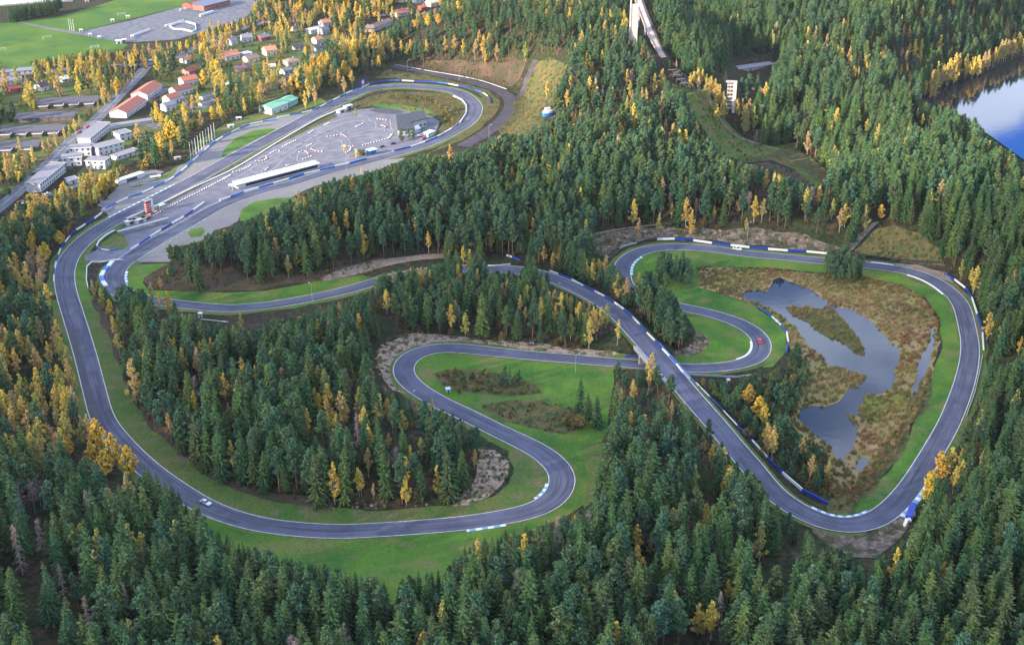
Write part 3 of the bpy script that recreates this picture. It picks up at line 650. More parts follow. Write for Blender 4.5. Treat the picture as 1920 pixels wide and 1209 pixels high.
for nm, pl in (("town_lawn", [(-100,400),(-60,160),(60,146),(230,136),(262,142),(200,205),(120,275),(20,360)]), ("town_lawn", [(285,128),(420,75),(500,50),(640,60),(700,75),(640,130),(560,165),(480,200),(400,210),(330,215),(300,190),(290,150)]), ("town_lawn", [(210,240),(300,215),(380,225),(330,270),(240,310),(160,345),(100,370),(150,320),(180,290)])):
    sheet(nm, pl, 'lawn', 0.04, 0.5, label="patchy lawns and gardens of the town", cat="grass")
o = sheet_w("lake", lakeW, M['water'], LAKEZ, 0.0, edge=12, label="lake beyond the forest reflecting cloud and deep blue sky", cat="lake", zf=lambda v: np.zeros(len(v)))
# streets: (name label, pts, width)
def street(pts, w, lab, m='street', off=0.2, name="street", lines=False):
    C = smooth_curve(np.array([pix(x, y) for x, y in pts]), 4.0, False, 3.0)
    C[:, 2] = H(C[:, 0], C[:, 1])
    ribbon(name, C, -w / 2, w / 2, m, off, False, lab, "road", parts=2)
    if lines: ribbon("street_line", C, -0.12, 0.12, 'line', off + 0.03, False, "white centre line of the wide street through the town", "road line", parts=1)
street([(-40,420),(20,372),(80,318),(130,268),(180,225),(225,178),(262,140),(275,125)], 9.5, "wide asphalt street running down the left edge of the town", lines=True)
street([(-40,152),(40,140),(120,131),(200,124),(275,121),(330,108),(400,72),(450,56),(500,42),(560,40)], 9, "asphalt road along the row of yellow trees")
street([(262,196),(300,176),(322,165),(345,190),(365,205),(400,195)], 5, "narrow lane between the red roofed terraces")
street([(480,180),(535,148),(560,130),(590,100)], 6, "lane beside the villas in the birches")
street([(700,30),(800,25),(850,8),(880,-10)], 7, "pale street behind the golden trees at the top")
street([(200,240),(270,232),(300,240)], 9, "parking yard behind the white terraces", off=0.24)
street([(70,372),(110,360),(150,345)], 5, "short lane in front of the long white terrace")
street([(1105,442),(1150,432),(1200,425),(1240,420)], 3, "gravel track along the foot of the ridge", 'dirt', 0.25, name="path")
street([(190,372),(205,385),(196,398)], 6, "asphalt access road reaching the circuit", 'paved', 0.22, name="road")
street([(1310,168),(1345,215),(1395,262),(1470,285)], 2.5, "worn footpath down the landing slope", 'dirt', 0.32, name="path")
# pond waters
PONDS = []
for nm, lab, poly in [
 ("pond", "dark pond in the marsh reflecting the grey blue sky", [(1390,555),(1400,545),(1420,545),(1440,547),(1450,525),(1462,521),(1485,530),(1510,540),(1527,545),(1542,560),(1557,570),(1575,577),(1595,580),(1615,590),(1640,607),(1660,630),(1672,647),(1687,652),(1690,666),(1685,680),(1676,695),(1681,707),(1675,725),(1655,739),(1625,743),(1610,760),(1612,780),(1590,778),(1600,800),(1607,815),(1602,837),(1587,850),(1580,865),(1567,860),(1560,842),(1542,825),(1525,815),(1507,800),(1497,785),(1500,765),(1522,760),(1545,763),(1570,752),(1580,742),(1590,725),(1580,707),(1557,697),(1550,682),(1540,667),(1522,655),(1507,637),(1490,615),(1470,597),(1445,580),(1425,570),(1405,563)]),
 ("marsh_channel", "narrow water channel in the marsh near the right hand grass", [(1745,607),(1750,617),(1749,637),(1752,655),(1744,675),(1738,700),(1727,725),(1713,747),(1708,735),(1716,707),(1720,685),(1728,665),(1740,652),(1743,630)]),
 ("marsh_pool", "small pool at the lower end of the marsh", [(1604,880),(1609,862),(1620,858),(1633,862),(1626,872),(1612,887)])]:
    sheet(nm, poly, 'water', 0.12, 0.5, label=lab, cat="pond", edge=2.0); PONDS.append(poly)
ISLAND = [(1472,576),(1490,574),(1517,577),(1540,580),(1550,573),(1565,582),(1580,600),(1595,617),(1610,635),(1620,652),(1621,668),(1600,662),(1587,650),(1575,638),(1555,635),(1537,625),(1527,615),(1505,600),(1485,590)]
sheet("pond_island", ISLAND, 'rough', 0.2, 0.7, label="long olive island of reeds in the pond", cat="island", edge=2.0)
REEDBED = [(1545,690),(1570,686),(1600,698),(1622,706),(1618,720),(1600,730),(1580,722),(1560,705)]
sheet("reed_bed", REEDBED, 'rough', 0.18, 0.9, label="dark reeds closing the narrow neck of the pond", cat="reeds", edge=2.0)
KEEPOUT = []
COVER = [
 ([(704,690),(698,668),(706,650),(732,634),(772,622),(820,622),(860,630),(820,636),(765,650),(735,672),(728,700),(735,725)], 70),
 ([(900,838),(930,843),(954,866),(958,890),(942,912),(915,932),(880,946),(848,950),(858,936),(885,915),(898,890)], 60),
 ([(1262,165),(1300,162),(1330,180),(1352,215),(1390,255),(1430,275),(1440,298),(1395,305),(1350,290),(1322,300),(1308,270),(1295,228),(1275,190)], 260),
 ([(745,122),(790,112),(860,112),(940,118),(990,108),(975,150),(955,165),(900,152),(830,137),(770,126)], 220),
 ([(1590,985),(1560,962),(1555,945),(1590,925),(1625,880),(1660,830),(1700,770),(1722,720),(1745,690),(1752,700),(1738,745),(1712,802),(1678,862),(1640,912),(1610,940),(1600,960)], 420),
 ([(1310,506),(1380,505),(1440,508),(1540,516),(1620,524),(1690,540),(1725,560),(1700,556),(1620,540),(1540,528),(1460,520),(1390,530),(1330,545),(1312,535)], 260),
 ([(1440,860),(1500,905),(1555,935),(1590,925),(1560,900),(1500,850)], 160),
 ([(812,702),(840,694),(890,694),(940,700),(1000,722),(1020,738),(960,742),(890,740),(835,730)], 130),
 ([(898,758),(950,752),(1010,752),(1060,762),(1085,775),(1090,800),(1060,815),(1010,806),(950,790),(915,774)], 120),
 ([(655,210),(662,196),(690,182),(730,174),(785,173),(835,176),(860,188),(872,202),(868,220),(850,240),(832,250),(822,246),(830,232),(815,220),(780,212),(740,203),(700,198),(672,204)], 300),
 ([(172,560),(186,588),(210,640),(230,700),(255,762),(290,808),(335,850),(380,890),(440,918),(530,940),(620,952),(620,944),(520,925),(440,905),(380,868),(330,825),(290,785),(262,740),(245,690),(228,640),(205,590),(185,560)], 300),
 ([(275,528),(272,520),(290,507),(320,496),(400,500),(470,520),(560,515),(640,500),(720,484),(700,512),(620,524),(560,532),(480,543),(400,547),(320,544),(285,542)], 200),
 ([(1105,470),(1115,440),(1180,428),(1250,424),(1330,430),(1400,430),(1480,432),(1530,450),(1580,466),(1500,462),(1400,455),(1330,445),(1220,444),(1142,475)], 160),
 ([(1600,470),(1640,430),(1680,425),(1720,440),(1760,470),(1775,500),(1700,492),(1640,480)], 120),
 ([(1400,310),(1440,305),(1500,325),(1520,345),(1480,355),(1420,335)], 120),
 ([(985,150),(1000,118),(1040,108),(1065,122),(1055,155),(1030,205),(1010,245),(985,262),(960,262),(935,245),(960,215),(968,185)], 420),
 ([(700,146),(740,133),(800,141),(860,155),(915,170),(938,190),(930,214),(900,244),(870,262),(895,235),(915,205),(905,178),(860,160),(800,150),(740,146)], 160),
 ([(850,640),(900,625),(1000,640),(1100,650),(1170,655),(1170,664),(1060,655),(950,645)], 140),
]
# ---------------- builders for things ----------------
def keep(px, pad=1.0):
    px = np.asarray(px); KEEPOUT.append((px[:, 0].min() - pad, px[:, 1].min() - pad, px[:, 0].max() + pad, px[:, 1].max() + pad))

def frame(p1, p2):
    """front base line p1-p2 in the photo -> origin (middle), angle, length; local +y points away from the camera"""
    A, B = pix(*p1), pix(*p2)
    if A[0] > B[0]: A, B = B, A
    d = B[:2] - A[:2]; L = float(np.linalg.norm(d)); mid = (A + B) / 2
    z = min(float(H(*(A[:2]))[0]), float(H(*(B[:2]))[0]), float(H(*(mid[:2]))[0]))
    return (float(mid[0]), float(mid[1]), z), math.atan2(d[1], d[0]), L

def window_mesh(name, x, y, z, w, h, axis, parent, frm='white'):
    """pane set in a raised frame on a wall facing -y (axis 'f') or +-x"""
    fr = MB(); gl = MB(); t = 0.09
    if axis == 'f':
        fr.box(x - w / 2 - .12, x + w / 2 + .12, y - t, y + .02, z - .12, z + h + .12); gl.box(x - w / 2, x + w / 2, y - t - .03, y - t + .02, z, z + h)
    else:
        s = 1 if axis == 'r' else -1; a, b = sorted((x - .02 * s, x + t * s)); c, d = sorted((x + (t - .02) * s, x + (t + .03) * s))
        fr.box(a, b, y - w / 2 - .12, y + w / 2 + .12, z - .12, z + h + .12); gl.box(c, d, y - w / 2, y + w / 2, z, z + h)
    f = fr.build(name, M[frm], parent); gl.build("pane", M['glass'], f)

ROOFM = {}
def colm(name, col, rough=0.8, var=0.2):
    if name not in ROOFM: ROOFM[name] = plain(name, col, rough, var, 0.7)
    return ROOFM[name]
RED = ("red_roof_tiles", (0.40, 0.13, 0.085)); DRED = ("dark_red_roof_tiles", (0.24, 0.075, 0.06)); ORG = ("orange_roof_tiles", (0.52, 0.22, 0.12))
DRK = ("dark_felt_roof", (0.085, 0.08, 0.10)); GRY = ("grey_sheet_roof", (0.20, 0.19, 0.22)); BRN = ("brown_roof_tiles", (0.26, 0.17, 0.14))
GRN = ("green_sheet_roof", (0.19, 0.42, 0.28)); WHR = ("pale_sheet_roof", (0.60, 0.62, 0.62)); BLK = ("black_felt_roof", (0.045, 0.05, 0.065)); PUR = ("purple_brown_roof", (0.13, 0.07, 0.085))
WHW = ("white_render", (0.46, 0.47, 0.50)); CRW = ("cream_render", (0.62, 0.54, 0.40)); DKW = ("dark_brick_wall", (0.12, 0.085, 0.085)); GNW = ("green_cladding", (0.22, 0.40, 0.36)); REW = ("red_boards", (0.33, 0.07, 0.06)); GYW = ("grey_boards", (0.36, 0.37, 0.40))

def house(label, p1, p2, w, h, roof=RED, wall=WHW, kind='gable', rise=2.2, name="house", cat="house", group=None, wins=1, chim=False, doors=1, step=3.6, oh=0.5, keepout=True):
    o, rz, L = frame(p1, p2); root = empty(name, o, rz); tag(root, label, cat, group)
    x0, x1 = -L / 2, L / 2
    wm = colm(*wall); rm = colm(*roof)
    b = MB(); b.box(x0, x1, 0, w, -0.6, h)
    if kind == 'gable':
        for x in (x0, x1):
            b.add([(x, 0, h), (x, w, h), (x, w / 2, h + rise * 0.97)], [(0, 1, 2)])
    b.build("wall", wm, root)
    r = MB(); t = 0.22
    if kind == 'gable':
        for s in (0, 1):
            y_e = -oh if s == 0 else w + oh; ze = h - rise * oh / (w / 2)
            V = [(x0 - oh, y_e, ze), (x1 + oh, y_e, ze), (x1 + oh, w / 2, h + rise), (x0 - oh, w / 2, h + rise)]
            V += [(a, b_, c + t) for a, b_, c in V]
            r.add(V, [(0, 1, 2, 3), (7, 6, 5, 4), (0, 4, 5, 1), (1, 5, 6, 2), (2, 6, 7, 3), (3, 7, 4, 0)])
    elif kind == 'hip':
        i = min(w / 2, L / 2 - 0.5)
        V = [(x0 - oh, -oh, h), (x1 + oh, -oh, h), (x1 + oh, w + oh, h), (x0 - oh, w + oh, h), (x0 + i, w / 2, h + rise), (x1 - i, w / 2, h + rise)]
        r.add(V, [(0, 1, 5, 4), (1, 2, 5), (2, 3, 4, 5), (3, 0, 4), (3, 2, 1, 0)])
    elif kind == 'shed':
        V = [(x0 - oh, -oh, h), (x1 + oh, -oh, h), (x1 + oh, w + oh, h + rise), (x0 - oh, w + oh, h + rise)]
        V += [(a, b_, c + t) for a, b_, c in V]
        r.add(V, [(3, 2, 1, 0), (4, 5, 6, 7), (0, 1, 5, 4), (1, 2, 6, 5), (2, 3, 7, 6), (3, 0, 4, 7)])
    else:
        r.box(x0 - oh, x1 + oh, -oh, w + oh, h + 0.01, h + 0.3)
    ro = r.build("roof", rm, root)
    if kind == 'flat':
        e = MB(); e.box(x0 - oh - .12, x1 + oh + .12, -oh - .12, -oh, h - 0.1, h + 0.38); e.box(x1 + oh, x1 + oh + .12, -oh, w + oh, h - 0.1, h + 0.38)
        e.build("fascia", M['white'] if wall != DKW else M['darkwood'], ro)
    if chim:
        c = MB(); c.box(x0 + L * .6, x0 + L * .6 + .8, w * .5 - .4, w * .5 + .4, h + rise * .6, h + rise + 1.0); c.build("chimney", M['concrete'], ro)
    if wins:
        n = int(min(14, max(1, L // step))); fl = 2 if h > 5 else 1
        for f in range(fl):
            for i in range(n):
                x = x0 + (i + .5) * L / n; z = 0.9 + f * 2.9
                if f == 0 and i == n // 2 and doors:
                    d = MB(); d.box(x - .5, x + .5, -.08, .02, 0, 2.1); dd = d.build("door", M['darkwood'], root)
                    k = MB(); k.box(x + .3, x + .38, -.14, -.08, 1.0, 1.12); k.build("handle", M['grey'], dd); continue
                window_mesh("window", x, 0, z, 1.3, 1.25, 'f', root)
            window_mesh("window", x1, w * .35, 0.9 + f * 2.9, 1.1, 1.2, 'r', root)
            window_mesh("window", x1, w * .7, 0.9 + f * 2.9, 1.1, 1.2, 'r', root)
    c_, s_ = math.cos(rz), math.sin(rz); top = h + (rise if kind != 'flat' else 0.4)
    if keepout:
        pts = [(o[0] + x * c_ - y * s_, o[1] + x * s_ + y * c_, o[2] + z) for x in (x0, 0, x1) for y in (0, w) for z in (0.2, top)]
        n = 4
        for i in range(n):      # several small boxes follow a slanting building better than one
            xa, xb = x0 + L * i / n, x0 + L * (i + 1) / n
            keep(project([(o[0] + x * c_ - y * s_, o[1] + x * s_ + y * c_, o[2] + z) for x in (xa, xb) for y in (0, w) for z in (0.2, top)]), 0)
    return root, L

# long low houses with dark flat roofs, left
def dark_row(label, p1, p2, w, nwing, grp="long dark roofed row houses at the left edge of the town"):
    root, L = house(label, p1, p2, w, 2.9, DRK, DKW, 'shed', 0.9, "row_house", "row house", grp, wins=1, doors=1, step=5)
    for i in range(nwing):
        x = -L / 2 + (i + .5) * L / nwing
        m = MB(); m.box(x - 3.6, x + 2.6, -5.2, -0.6, -0.3, 2.5); wg = m.build("wing", colm(*DKW), root)
        m = MB(); m.box(x - 3.8, x + 2.8, -5.4, -0.55, 2.51, 2.7); m.build("wing_roof", colm(*DRK), wg)
        m = MB(); m.box(x - 4.0, x + 2.8, -5.7, -5.41, 2.4, 2.85); m.box(x + 2.81, x + 3.1, -5.4, -.7, 2.4, 2.85); m.build("white_edge", M['white'], wg)
dark_row("uppermost long row house with dark roof and four white edged wings", (70,203), (184,197), 12, 4)
dark_row("second dark roofed row house from the top with small white skylights", (30,231), (139,226), 11, 0)
dark_row("third dark roofed row house with four white edged wings", (0,256), (119,252), 11, 4)
dark_row("lowest dark roofed row house cut off by the left edge of the photo", (-40,287), (72,282), 11, 3)
WG = "white flat roofed terraces beside the wide street"
house("longest white terrace pointing at the left edge with grey flat roof", (77,361), (124,322), 9, 5.8, GRY, WHW, 'flat', 0, "terrace_house", "terrace", WG, step=3.2)
house("upper long white two storey terrace ending at the car port", (171,274), (207,245), 9, 5.8, GRY, WHW, 'flat', 0, "terrace_house", "terrace", WG, step=3.2)
house("short white block just below the upper long terrace", (130,294), (172,292), 9, 5.6, GRY, WHW, 'flat', 0, "terrace_house", "terrace", WG)
house("short white block right of it with grey roof facing the hedge", (186,293), (233,281), 9, 5.6, GRY, WHW, 'flat', 0, "terrace_house", "terrace", WG)
house("white block with stepped front between the two long terraces", (118,313), (154,310), 9, 5.6, GRY, WHW, 'flat', 0, "terrace_house", "terrace", WG)
house("white block nearest the tree hedge with a dark patch on its roof", (162,317), (198,318), 9, 5.6, GRY, WHW, 'flat', 0, "terrace_house", "terrace", WG)
house("low grey roofed white sheds at the hedge below the car park", (220,302), (260,289), 6, 3.0, GRY, WHW, 'flat', 0, "shed", "shed", WG)
house("small white shed in the yard of the lowest terrace", (130,347), (147,343), 6, 2.8, GRY, WHW, 'flat', 0, "shed", "shed", WG)
house("white block half hidden behind the orange tree by the car park", (226,266), (247,261), 9, 5.2, GRY, WHW, 'flat', 0, "terrace_house", "terrace", WG)
house("long white edged car port between yellow trees and terraces", (206,243), (290,230), 5, 2.3, GRY, WHW, 'flat', 0, "car_port", "car port", WG, wins=0)
TG = "red roofed terraces"
house("large upper terrace with red tiled roof and white gable", (277,188), (305,168), 13, 4.2, RED, WHW, 'gable', 2.6, "terrace_house", "terrace", TG)
house("large lower terrace with red tiled roof beside the wide street", (238,222), (274,197), 13, 4.2, RED, WHW, 'gable', 2.6, "terrace_house", "terrace", TG)
house("topmost small red roofed house of the inner row", (345,163), (372,158), 9, 4.6, RED, WHW, 'gable', 2.4, "terrace_house", "terrace", TG)
house("dark red roofed house in the middle of the inner row", (331,182), (362,174), 9, 4.6, DRED, WHW, 'gable', 2.4, "terrace_house", "terrace", TG)
house("salmon roofed white house low in the inner row", (319,197), (338,191), 8, 4.6, RED, WHW, 'gable', 2.4, "terrace_house", "terrace", TG)
house("lilac grey roofed house at the bottom of the inner row", (312,210), (331,205), 7, 4.2, GRY, WHW, 'gable', 1.8, "terrace_house", "terrace", TG)
house("crimson roofed house among dark trees above the terraces", (355,143), (374,138), 9, 3.6, DRED, BRN, 'gable', 2.6, wins=1)
house("flat roofed garage row with white edges beside a small lawn", (380,188), (404,183), 5, 2.4, BLK, WHW, 'flat', 0, "garage", "garage", "garages by the terraces", wins=0)
house("lower flat roofed garages with white edges near the lane", (378,200), (402,195), 5, 2.4, BLK, WHW, 'flat', 0, "garage", "garage", "garages by the terraces", wins=0)
house("small hut with pale green roof in the gardens", (431,161), (440,158), 5, 2.6, GRN, WHW, 'gable', 1.0, "hut", "hut", wins=0)
VG = "villas in the birch gardens"
for lab, p1, p2, w, h, rf, wl, kd, ri in [
 ("grey roofed white villa left of the orange tree", (434,86), (446,83), 8, 4, GRY, WHW, 'gable', 2.5),
 ("white villa with grey roof behind the slim orange tree", (455,80), (474,78), 7, 4, GRY, WHW, 'gable', 2.5),
 ("low villa with blue grey roof at the brown field", (490,78), (508,74), 7, 3, GRY, REW, 'gable', 2.0),
 ("pale villa with orange brown roof and balcony", (500,106), (520,103), 9, 4.6, ORG, CRW, 'gable', 2.8),
 ("broad white gabled villa with orange roof", (424,115), (450,110), 9, 4, ORG, WHW, 'gable', 3.0),
 ("brown roofed house with cream gable end", (466,119), (487,114), 9, 3.2, BRN, CRW, 'gable', 2.4),
 ("purple roofed house low among the gardens", (441,136), (468,134), 8, 3.0, PUR, BRN, 'hip', 2.2),
 ("beige hip roofed villa at the end of the lane", (540,125), (564,121), 9, 3.4, BRN, CRW, 'hip', 2.0),
 ("small white house with grey roof above the green roofed hall", (534,141), (550,137), 7, 3.0, GRY, WHW, 'gable', 1.6),
 ("white house with bright orange roof", (594,84), (606,81), 7, 4, ORG, WHW, 'gable', 2.4),
 ("peach roofed villa behind a bare tree", (607,52), (622,49), 8, 4, ORG, WHW, 'gable', 2.6),
 ("flat pale roofed villa in yellow trees", (583,64), (601,60), 7, 3.4, WHR, WHW, 'gable', 1.4),
 ("white twin gabled house at the right of the gardens", (606,66), (618,63), 7, 4, GRY, WHW, 'gable', 2.4),
 ("dark low outbuilding in the gardens", (552,95), (570,93), 6, 2.6, BLK, GYW, 'gable', 1.0),
 ("dark blue roofed outbuilding in the gardens", (593,97), (612,94), 7, 2.8, BLK, GYW, 'gable', 1.2),
 ("beige cottage half hidden by a dark conifer", (554,60), (563,57), 6, 3.2, BRN, CRW, 'gable', 1.8),
 ("rust roofed villa in golden hedges at the top", (744,33), (770,28), 10, 3.4, RED, WHW, 'gable', 2.4),
 ("long brown roofed row house at the edge of the pine wood", (704,59), (736,46), 8, 3.6, BRN, WHW, 'gable', 2.0),
 ("cream end of the row with grey brown roof", (676,62), (702,60), 8, 3.6, BRN, CRW, 'gable', 2.0),
 ("red roofed house touching the top edge of the photo", (752,6), (764,4), 9, 4, RED, CRW, 'gable', 2.6),
 ("crimson roofed white house at the top edge", (780,8), (795,6), 9, 4, DRED, WHW, 'gable', 2.8),
 ("cream gabled house at the top edge", (808,14), (824,11), 9, 4, CRW, CRW, 'gable', 2.8),
 ("small bright red roof in front of the crimson roofed house", (790,20), (801,18), 6, 2.6, RED, REW, 'gable', 1.8),
 ("white boxy house beside the orange trees", (459,108), (472,105), 6, 2.8, WHR, WHW, 'flat', 0),
 ("orange roofed house by a hedge in the lower gardens", (350,120), (364,116), 8, 3, ORG, WHW, 'gable', 2),
 ("red timber house behind the round orange tree", (20,176), (42,172), 8, 3.4, DRED, REW, 'gable', 2.2),
 ("purple roofed white house between orange trees", (79,172), (93,168), 9, 3.6, PUR, WHW, 'gable', 2.4),
 ("pale roofed shed between the orange trees", (120,156), (136,152), 8, 2.6, WHR, WHW, 'shed', 0.6),
 ("long grey roofed building at the left edge by the road", (-10,163), (42,158), 9, 3.2, GRY, WHW, 'gable', 1.8),
 ("long grey roofed depot behind small dark conifers", (0,143), (62,138), 8, 3.0, GRY, GYW, 'gable', 1.4)]:
    house(lab, p1, p2, w, h, rf, wl, kd, ri, "villa", "villa", VG, chim=True, step=4.0)
house("hall with pale green roof and white front beside the barrier", (510,216), (541,204), 12, 4.6, GRN, WHW, 'gable', 1.8, "hall", "hall", wins=1, step=6)
house("green clad end section of the green roofed hall", (543,202), (559,194), 11, 4.0, GRN, GNW, 'gable', 1.6, "hall", "hall", wins=0)
# stadium
house("red stand building with blue roof beside the sports pitch", (383,22), (432,10), 16, 5, ("blue_sheet_roof", (0.13, 0.15, 0.22)), ("dull_red_boards", (0.26, 0.10, 0.09)), 'shed', 1.5, "stadium_building", "stadium building")
house("low red roofed wing of the stadium", (360,17), (392,8), 12, 3.4, DRED, REW, 'gable', 2.0, "stadium_building", "stadium building", wins=0)
def wall_line(name, label, pts, h, th, m, cat, step=None, group=None, z=None):
    """free standing wall or rail along photo points, one mesh"""
    Wp = [pix(*p) for p in pts]; mb = MB()
    for a, b in zip(Wp[:-1], Wp[1:]): mb.beam((a[0], a[1], a[2] + h / 2), (b[0], b[1], b[2] + h / 2), th, h)
    o = mb.build(name, M[m]); return tag(o, label, cat, group)
wall_line("fence", "long white board wall beside the grey sports yard", [(247,70), (262,65), (281,58)], 2.2, .6, 'white', "fence")
wall_line("fence", "white board wall above the ice rink", [(310,51), (330,46), (345,41)], 2.0, .6, 'white', "fence")
wall_line("fence", "white wall in front of the stadium car park", [(375,32), (400,24)], 2.2, 1.2, 'white', "fence")
wall_line("ice_rink_boards", "closed loop of white and blue ice rink boards", [(318,51), (333,45), (350,43), (366,47), (368,58), (360,61), (342,57), (325,56), (318,51)], 1.6, .5, 'white', "rink boards")
# air dome at the top left
def dome():
    A = pix(20, 24); root = empty("sports_dome", (A[0] - 40, A[1] + 60, 0), rad(20)); tag(root, "huge pale air supported sports dome at the top left corner", "sports dome")
    V = []; F = []; nu, nv = 28, 12
    for i in range(nu + 1):
        for j in range(nv + 1):
            u = -1 + 2 * i / nu; a = math.pi * j / nv; e = (1 - abs(u) ** 6) ** 0.5 if abs(u) < 1 else 0
            V.append((u * 75, math.cos(a) * 34 * (0.55 + 0.45 * e), 14 * math.sin(a) ** 0.8 * e))
    for i in range(nu):
        for j in range(nv): a = i * (nv + 1) + j; F.append((a, a + 1, a + nv + 2, a + nv + 1))
    mesh("dome_skin", V, F, M['white'], root, smooth=True)
    m = MB(); m.box(-77, 77, -36, -35, 0, 1.5); m.box(-77, 77, 35, 36, 0, 1.5); m.build("base_wall", M['grey'], root)
dome()
# goals
def goal(p, rz, lab, grp="football goals on the green fields"):
    q = pix(*p); root = empty("football_goal", tuple(q), rz); tag(root, lab, "goal", grp)
    m = MB(); m.beam((-3.66, 0, 0), (-3.66, 0, 2.44), .22); m.beam((3.66, 0, 0), (3.66, 0, 2.44), .22); m.beam((-3.77, 0, 2.44), (3.77, 0, 2.44), .22); m.build("goal_frame", M['white'], root)
    m = MB()
    for x in (-3.66, 3.66): m.beam((x, 0, 2.4), (x, 2.0, 0.1), .1)
    m.beam((-3.66, 2, .1), (3.66, 2, .1), .12)
    for k in range(1, 8): m.beam((-3.66 + k * .915, 0, 2.4), (-3.66 + k * .915, 2, .1), .03)
    m.build("net", M['white'], root)
for p, rz, lab in [((89,73),rad(35),"white goal in the middle of the lower football field"), ((178,91),rad(40),"white goal close to the row of orange trees"), ((3,96),rad(35),"white goal cut by the left edge"), ((343,20),rad(60),"white goal on the grey pitch by the stadium"), ((228,30),rad(20),"pale goal on the upper football field")]:
    goal(p, rz, lab)
def hut(p, w, d, h, wall, roof, lab, name="hut", cat="hut", grp=None, rz=0.3):
    q = pix(*p); root = empty(name, tuple(q), rz); tag(root, lab, cat, grp)
    m = MB(); m.box(-w / 2, w / 2, -d / 2, d / 2, -.3, h); m.build("wall", colm(*wall), root)
    m = MB(); m.box(-w / 2 - .3, w / 2 + .3, -d / 2 - .3, d / 2 + .3, h + .01, h + .22); m.build("roof", colm(*roof), root)
    m = MB(); m.box(-w * .2, w * .2, -d / 2 - .06, -d / 2 + .02, 0, h * .75); m.build("door", M['darkwood'], root)
    keep(project([(q[0] + a, q[1] + b, q[2] + c) for a in (-w / 2, w / 2) for b in (-d / 2, d / 2) for c in (0.3, h)]), 0)
for i, (p, w, lab) in enumerate([((211,41),5,"cream hut at the lower side of the upper football field"), ((240,34),5,"cream hut near the left end of the white rail"), ((152,60),4.5,"small white hut beside the three flagpoles"), ((169,68),4,"tiny white booth on the gravel path left of the other"), ((186,73),4,"tiny white booth on the gravel path nearer the tent"), ((21,37),5,"white hut at the end of the dark conifer row"), ((248,72),4,"yellowish hut at the foot of the long white wall"), ((163,4),6,"white hut at the far end of the upper football field")]):
    hut(p, w * .62, 2.4, 2.1, CRW if "cream" in lab or "yellow" in lab else WHW, WHR, lab, grp="huts round the football fields")
hut((223,82), 5, 4, 2.8, WHW, WHR, "white marquee at the corner of the football field", "tent", "tent")
hut((233,80), 3.5, 3, 2.8, GYW, WHR, "grey white booth beside the marquee", "hut", "hut")
# flagpoles
def pole_proto(name, h, r=.14, m='white'):
    root = empty(name, (0, 0, 0)); mb = MB(); mb.tube([(0, 0, -.3), (0, 0, h)], [r, r * .6], 8); mb.build("pole", M[m], root)
    mb = MB(); mb.box(-.4, .4, -.4, .4, -.2, .25); mb.build("foot", M['concrete'], root); return root
fp = pole_proto("flagpole", 11.0, .2)
def place(proto, p, first, **kw):
    o = proto if first else copy_tree(proto); q = pix(*p); o.location = tuple(q); return o
for i in range(10):
    t = i / 9; p = (358 + 45 * t, 297 - 38 * t)
    o = place(fp, p, i == 0); tag(o, "bare white flagpole in the slanting row of ten beside the curved barrier", "flagpole", "row of ten flagpoles beside the curved barrier")
    q = project(np.array([o.location[:]]) + [[0, 0, 5]]); KEEPOUT.append((q[0, 0] - 4, q[0, 1] - 16, q[0, 0] + 4, q[0, 1] + 14))
for i, p in enumerate([(131,57), (135,58), (139,59)]):
    o = place(fp, p, False); tag(o, "white flagpole in the group of three on the football field", "flagpole", "three flagpoles on the football field")
# lamp posts
lpst = empty("lamp_post", (0, 0, 0)); mb = MB(); mb.tube([(0, 0, -.3), (0, 0, 9), (.2, 0, 9.6), (1.4, 0, 9.9)], [.11, .07, .06, .05], 6); mb.build("pole", M['grey'], lpst)
mb = MB(); mb.box(1.2, 1.9, -.15, .15, 9.8, 9.98); mb.build("lamp_head", M['white'], lpst)
for i, (p, rz, lab) in enumerate([((586,565),2.5,"lamp post leaning over the lower forest road section"), ((1046,566),1.0,"lamp post at the left edge of the overpass approach"), ((291,806),0.5,"lamp post at the edge of the inner wood by the long bend"), ((840,588),0.2,"lamp post among pines above the rock cutting"), ((774,773),1.0,"lamp post in front of an orange birch at the middle hairpin"), ((764,135),0.3,"lamp post on the service road nearest the billboard"), ((861,151),0.3,"lamp post halfway along the service road"), ((917,260),0.3,"lamp post at the lower end of the service road"), ((1401,448),0.5,"lamp post on the stony slope behind the upper barrier"), ((254,146),0.0,"street lamp beside the junction at the orange trees"), ((238,122),0.0,"tall lamp at the road by the white car"), ((280,113),0.0,"lamp beside the road under the orange birches"), ((157,309),0.3,"lamp post between the white terraces"), ((211,262),0.3,"lamp post at the car park of the white terraces"), ((1079,700),0.2,"lamp post on the green infield"), ((870,618),0.4,"lamp post in the pines right of the rock cutting"), ((650,322),0.4,"lamp post behind the pit straight barrier")]):
    o = place(lpst, p, i == 0); o.rotation_euler = (0, 0, rz); tag(o, lab, "lamp post", "lamp posts")

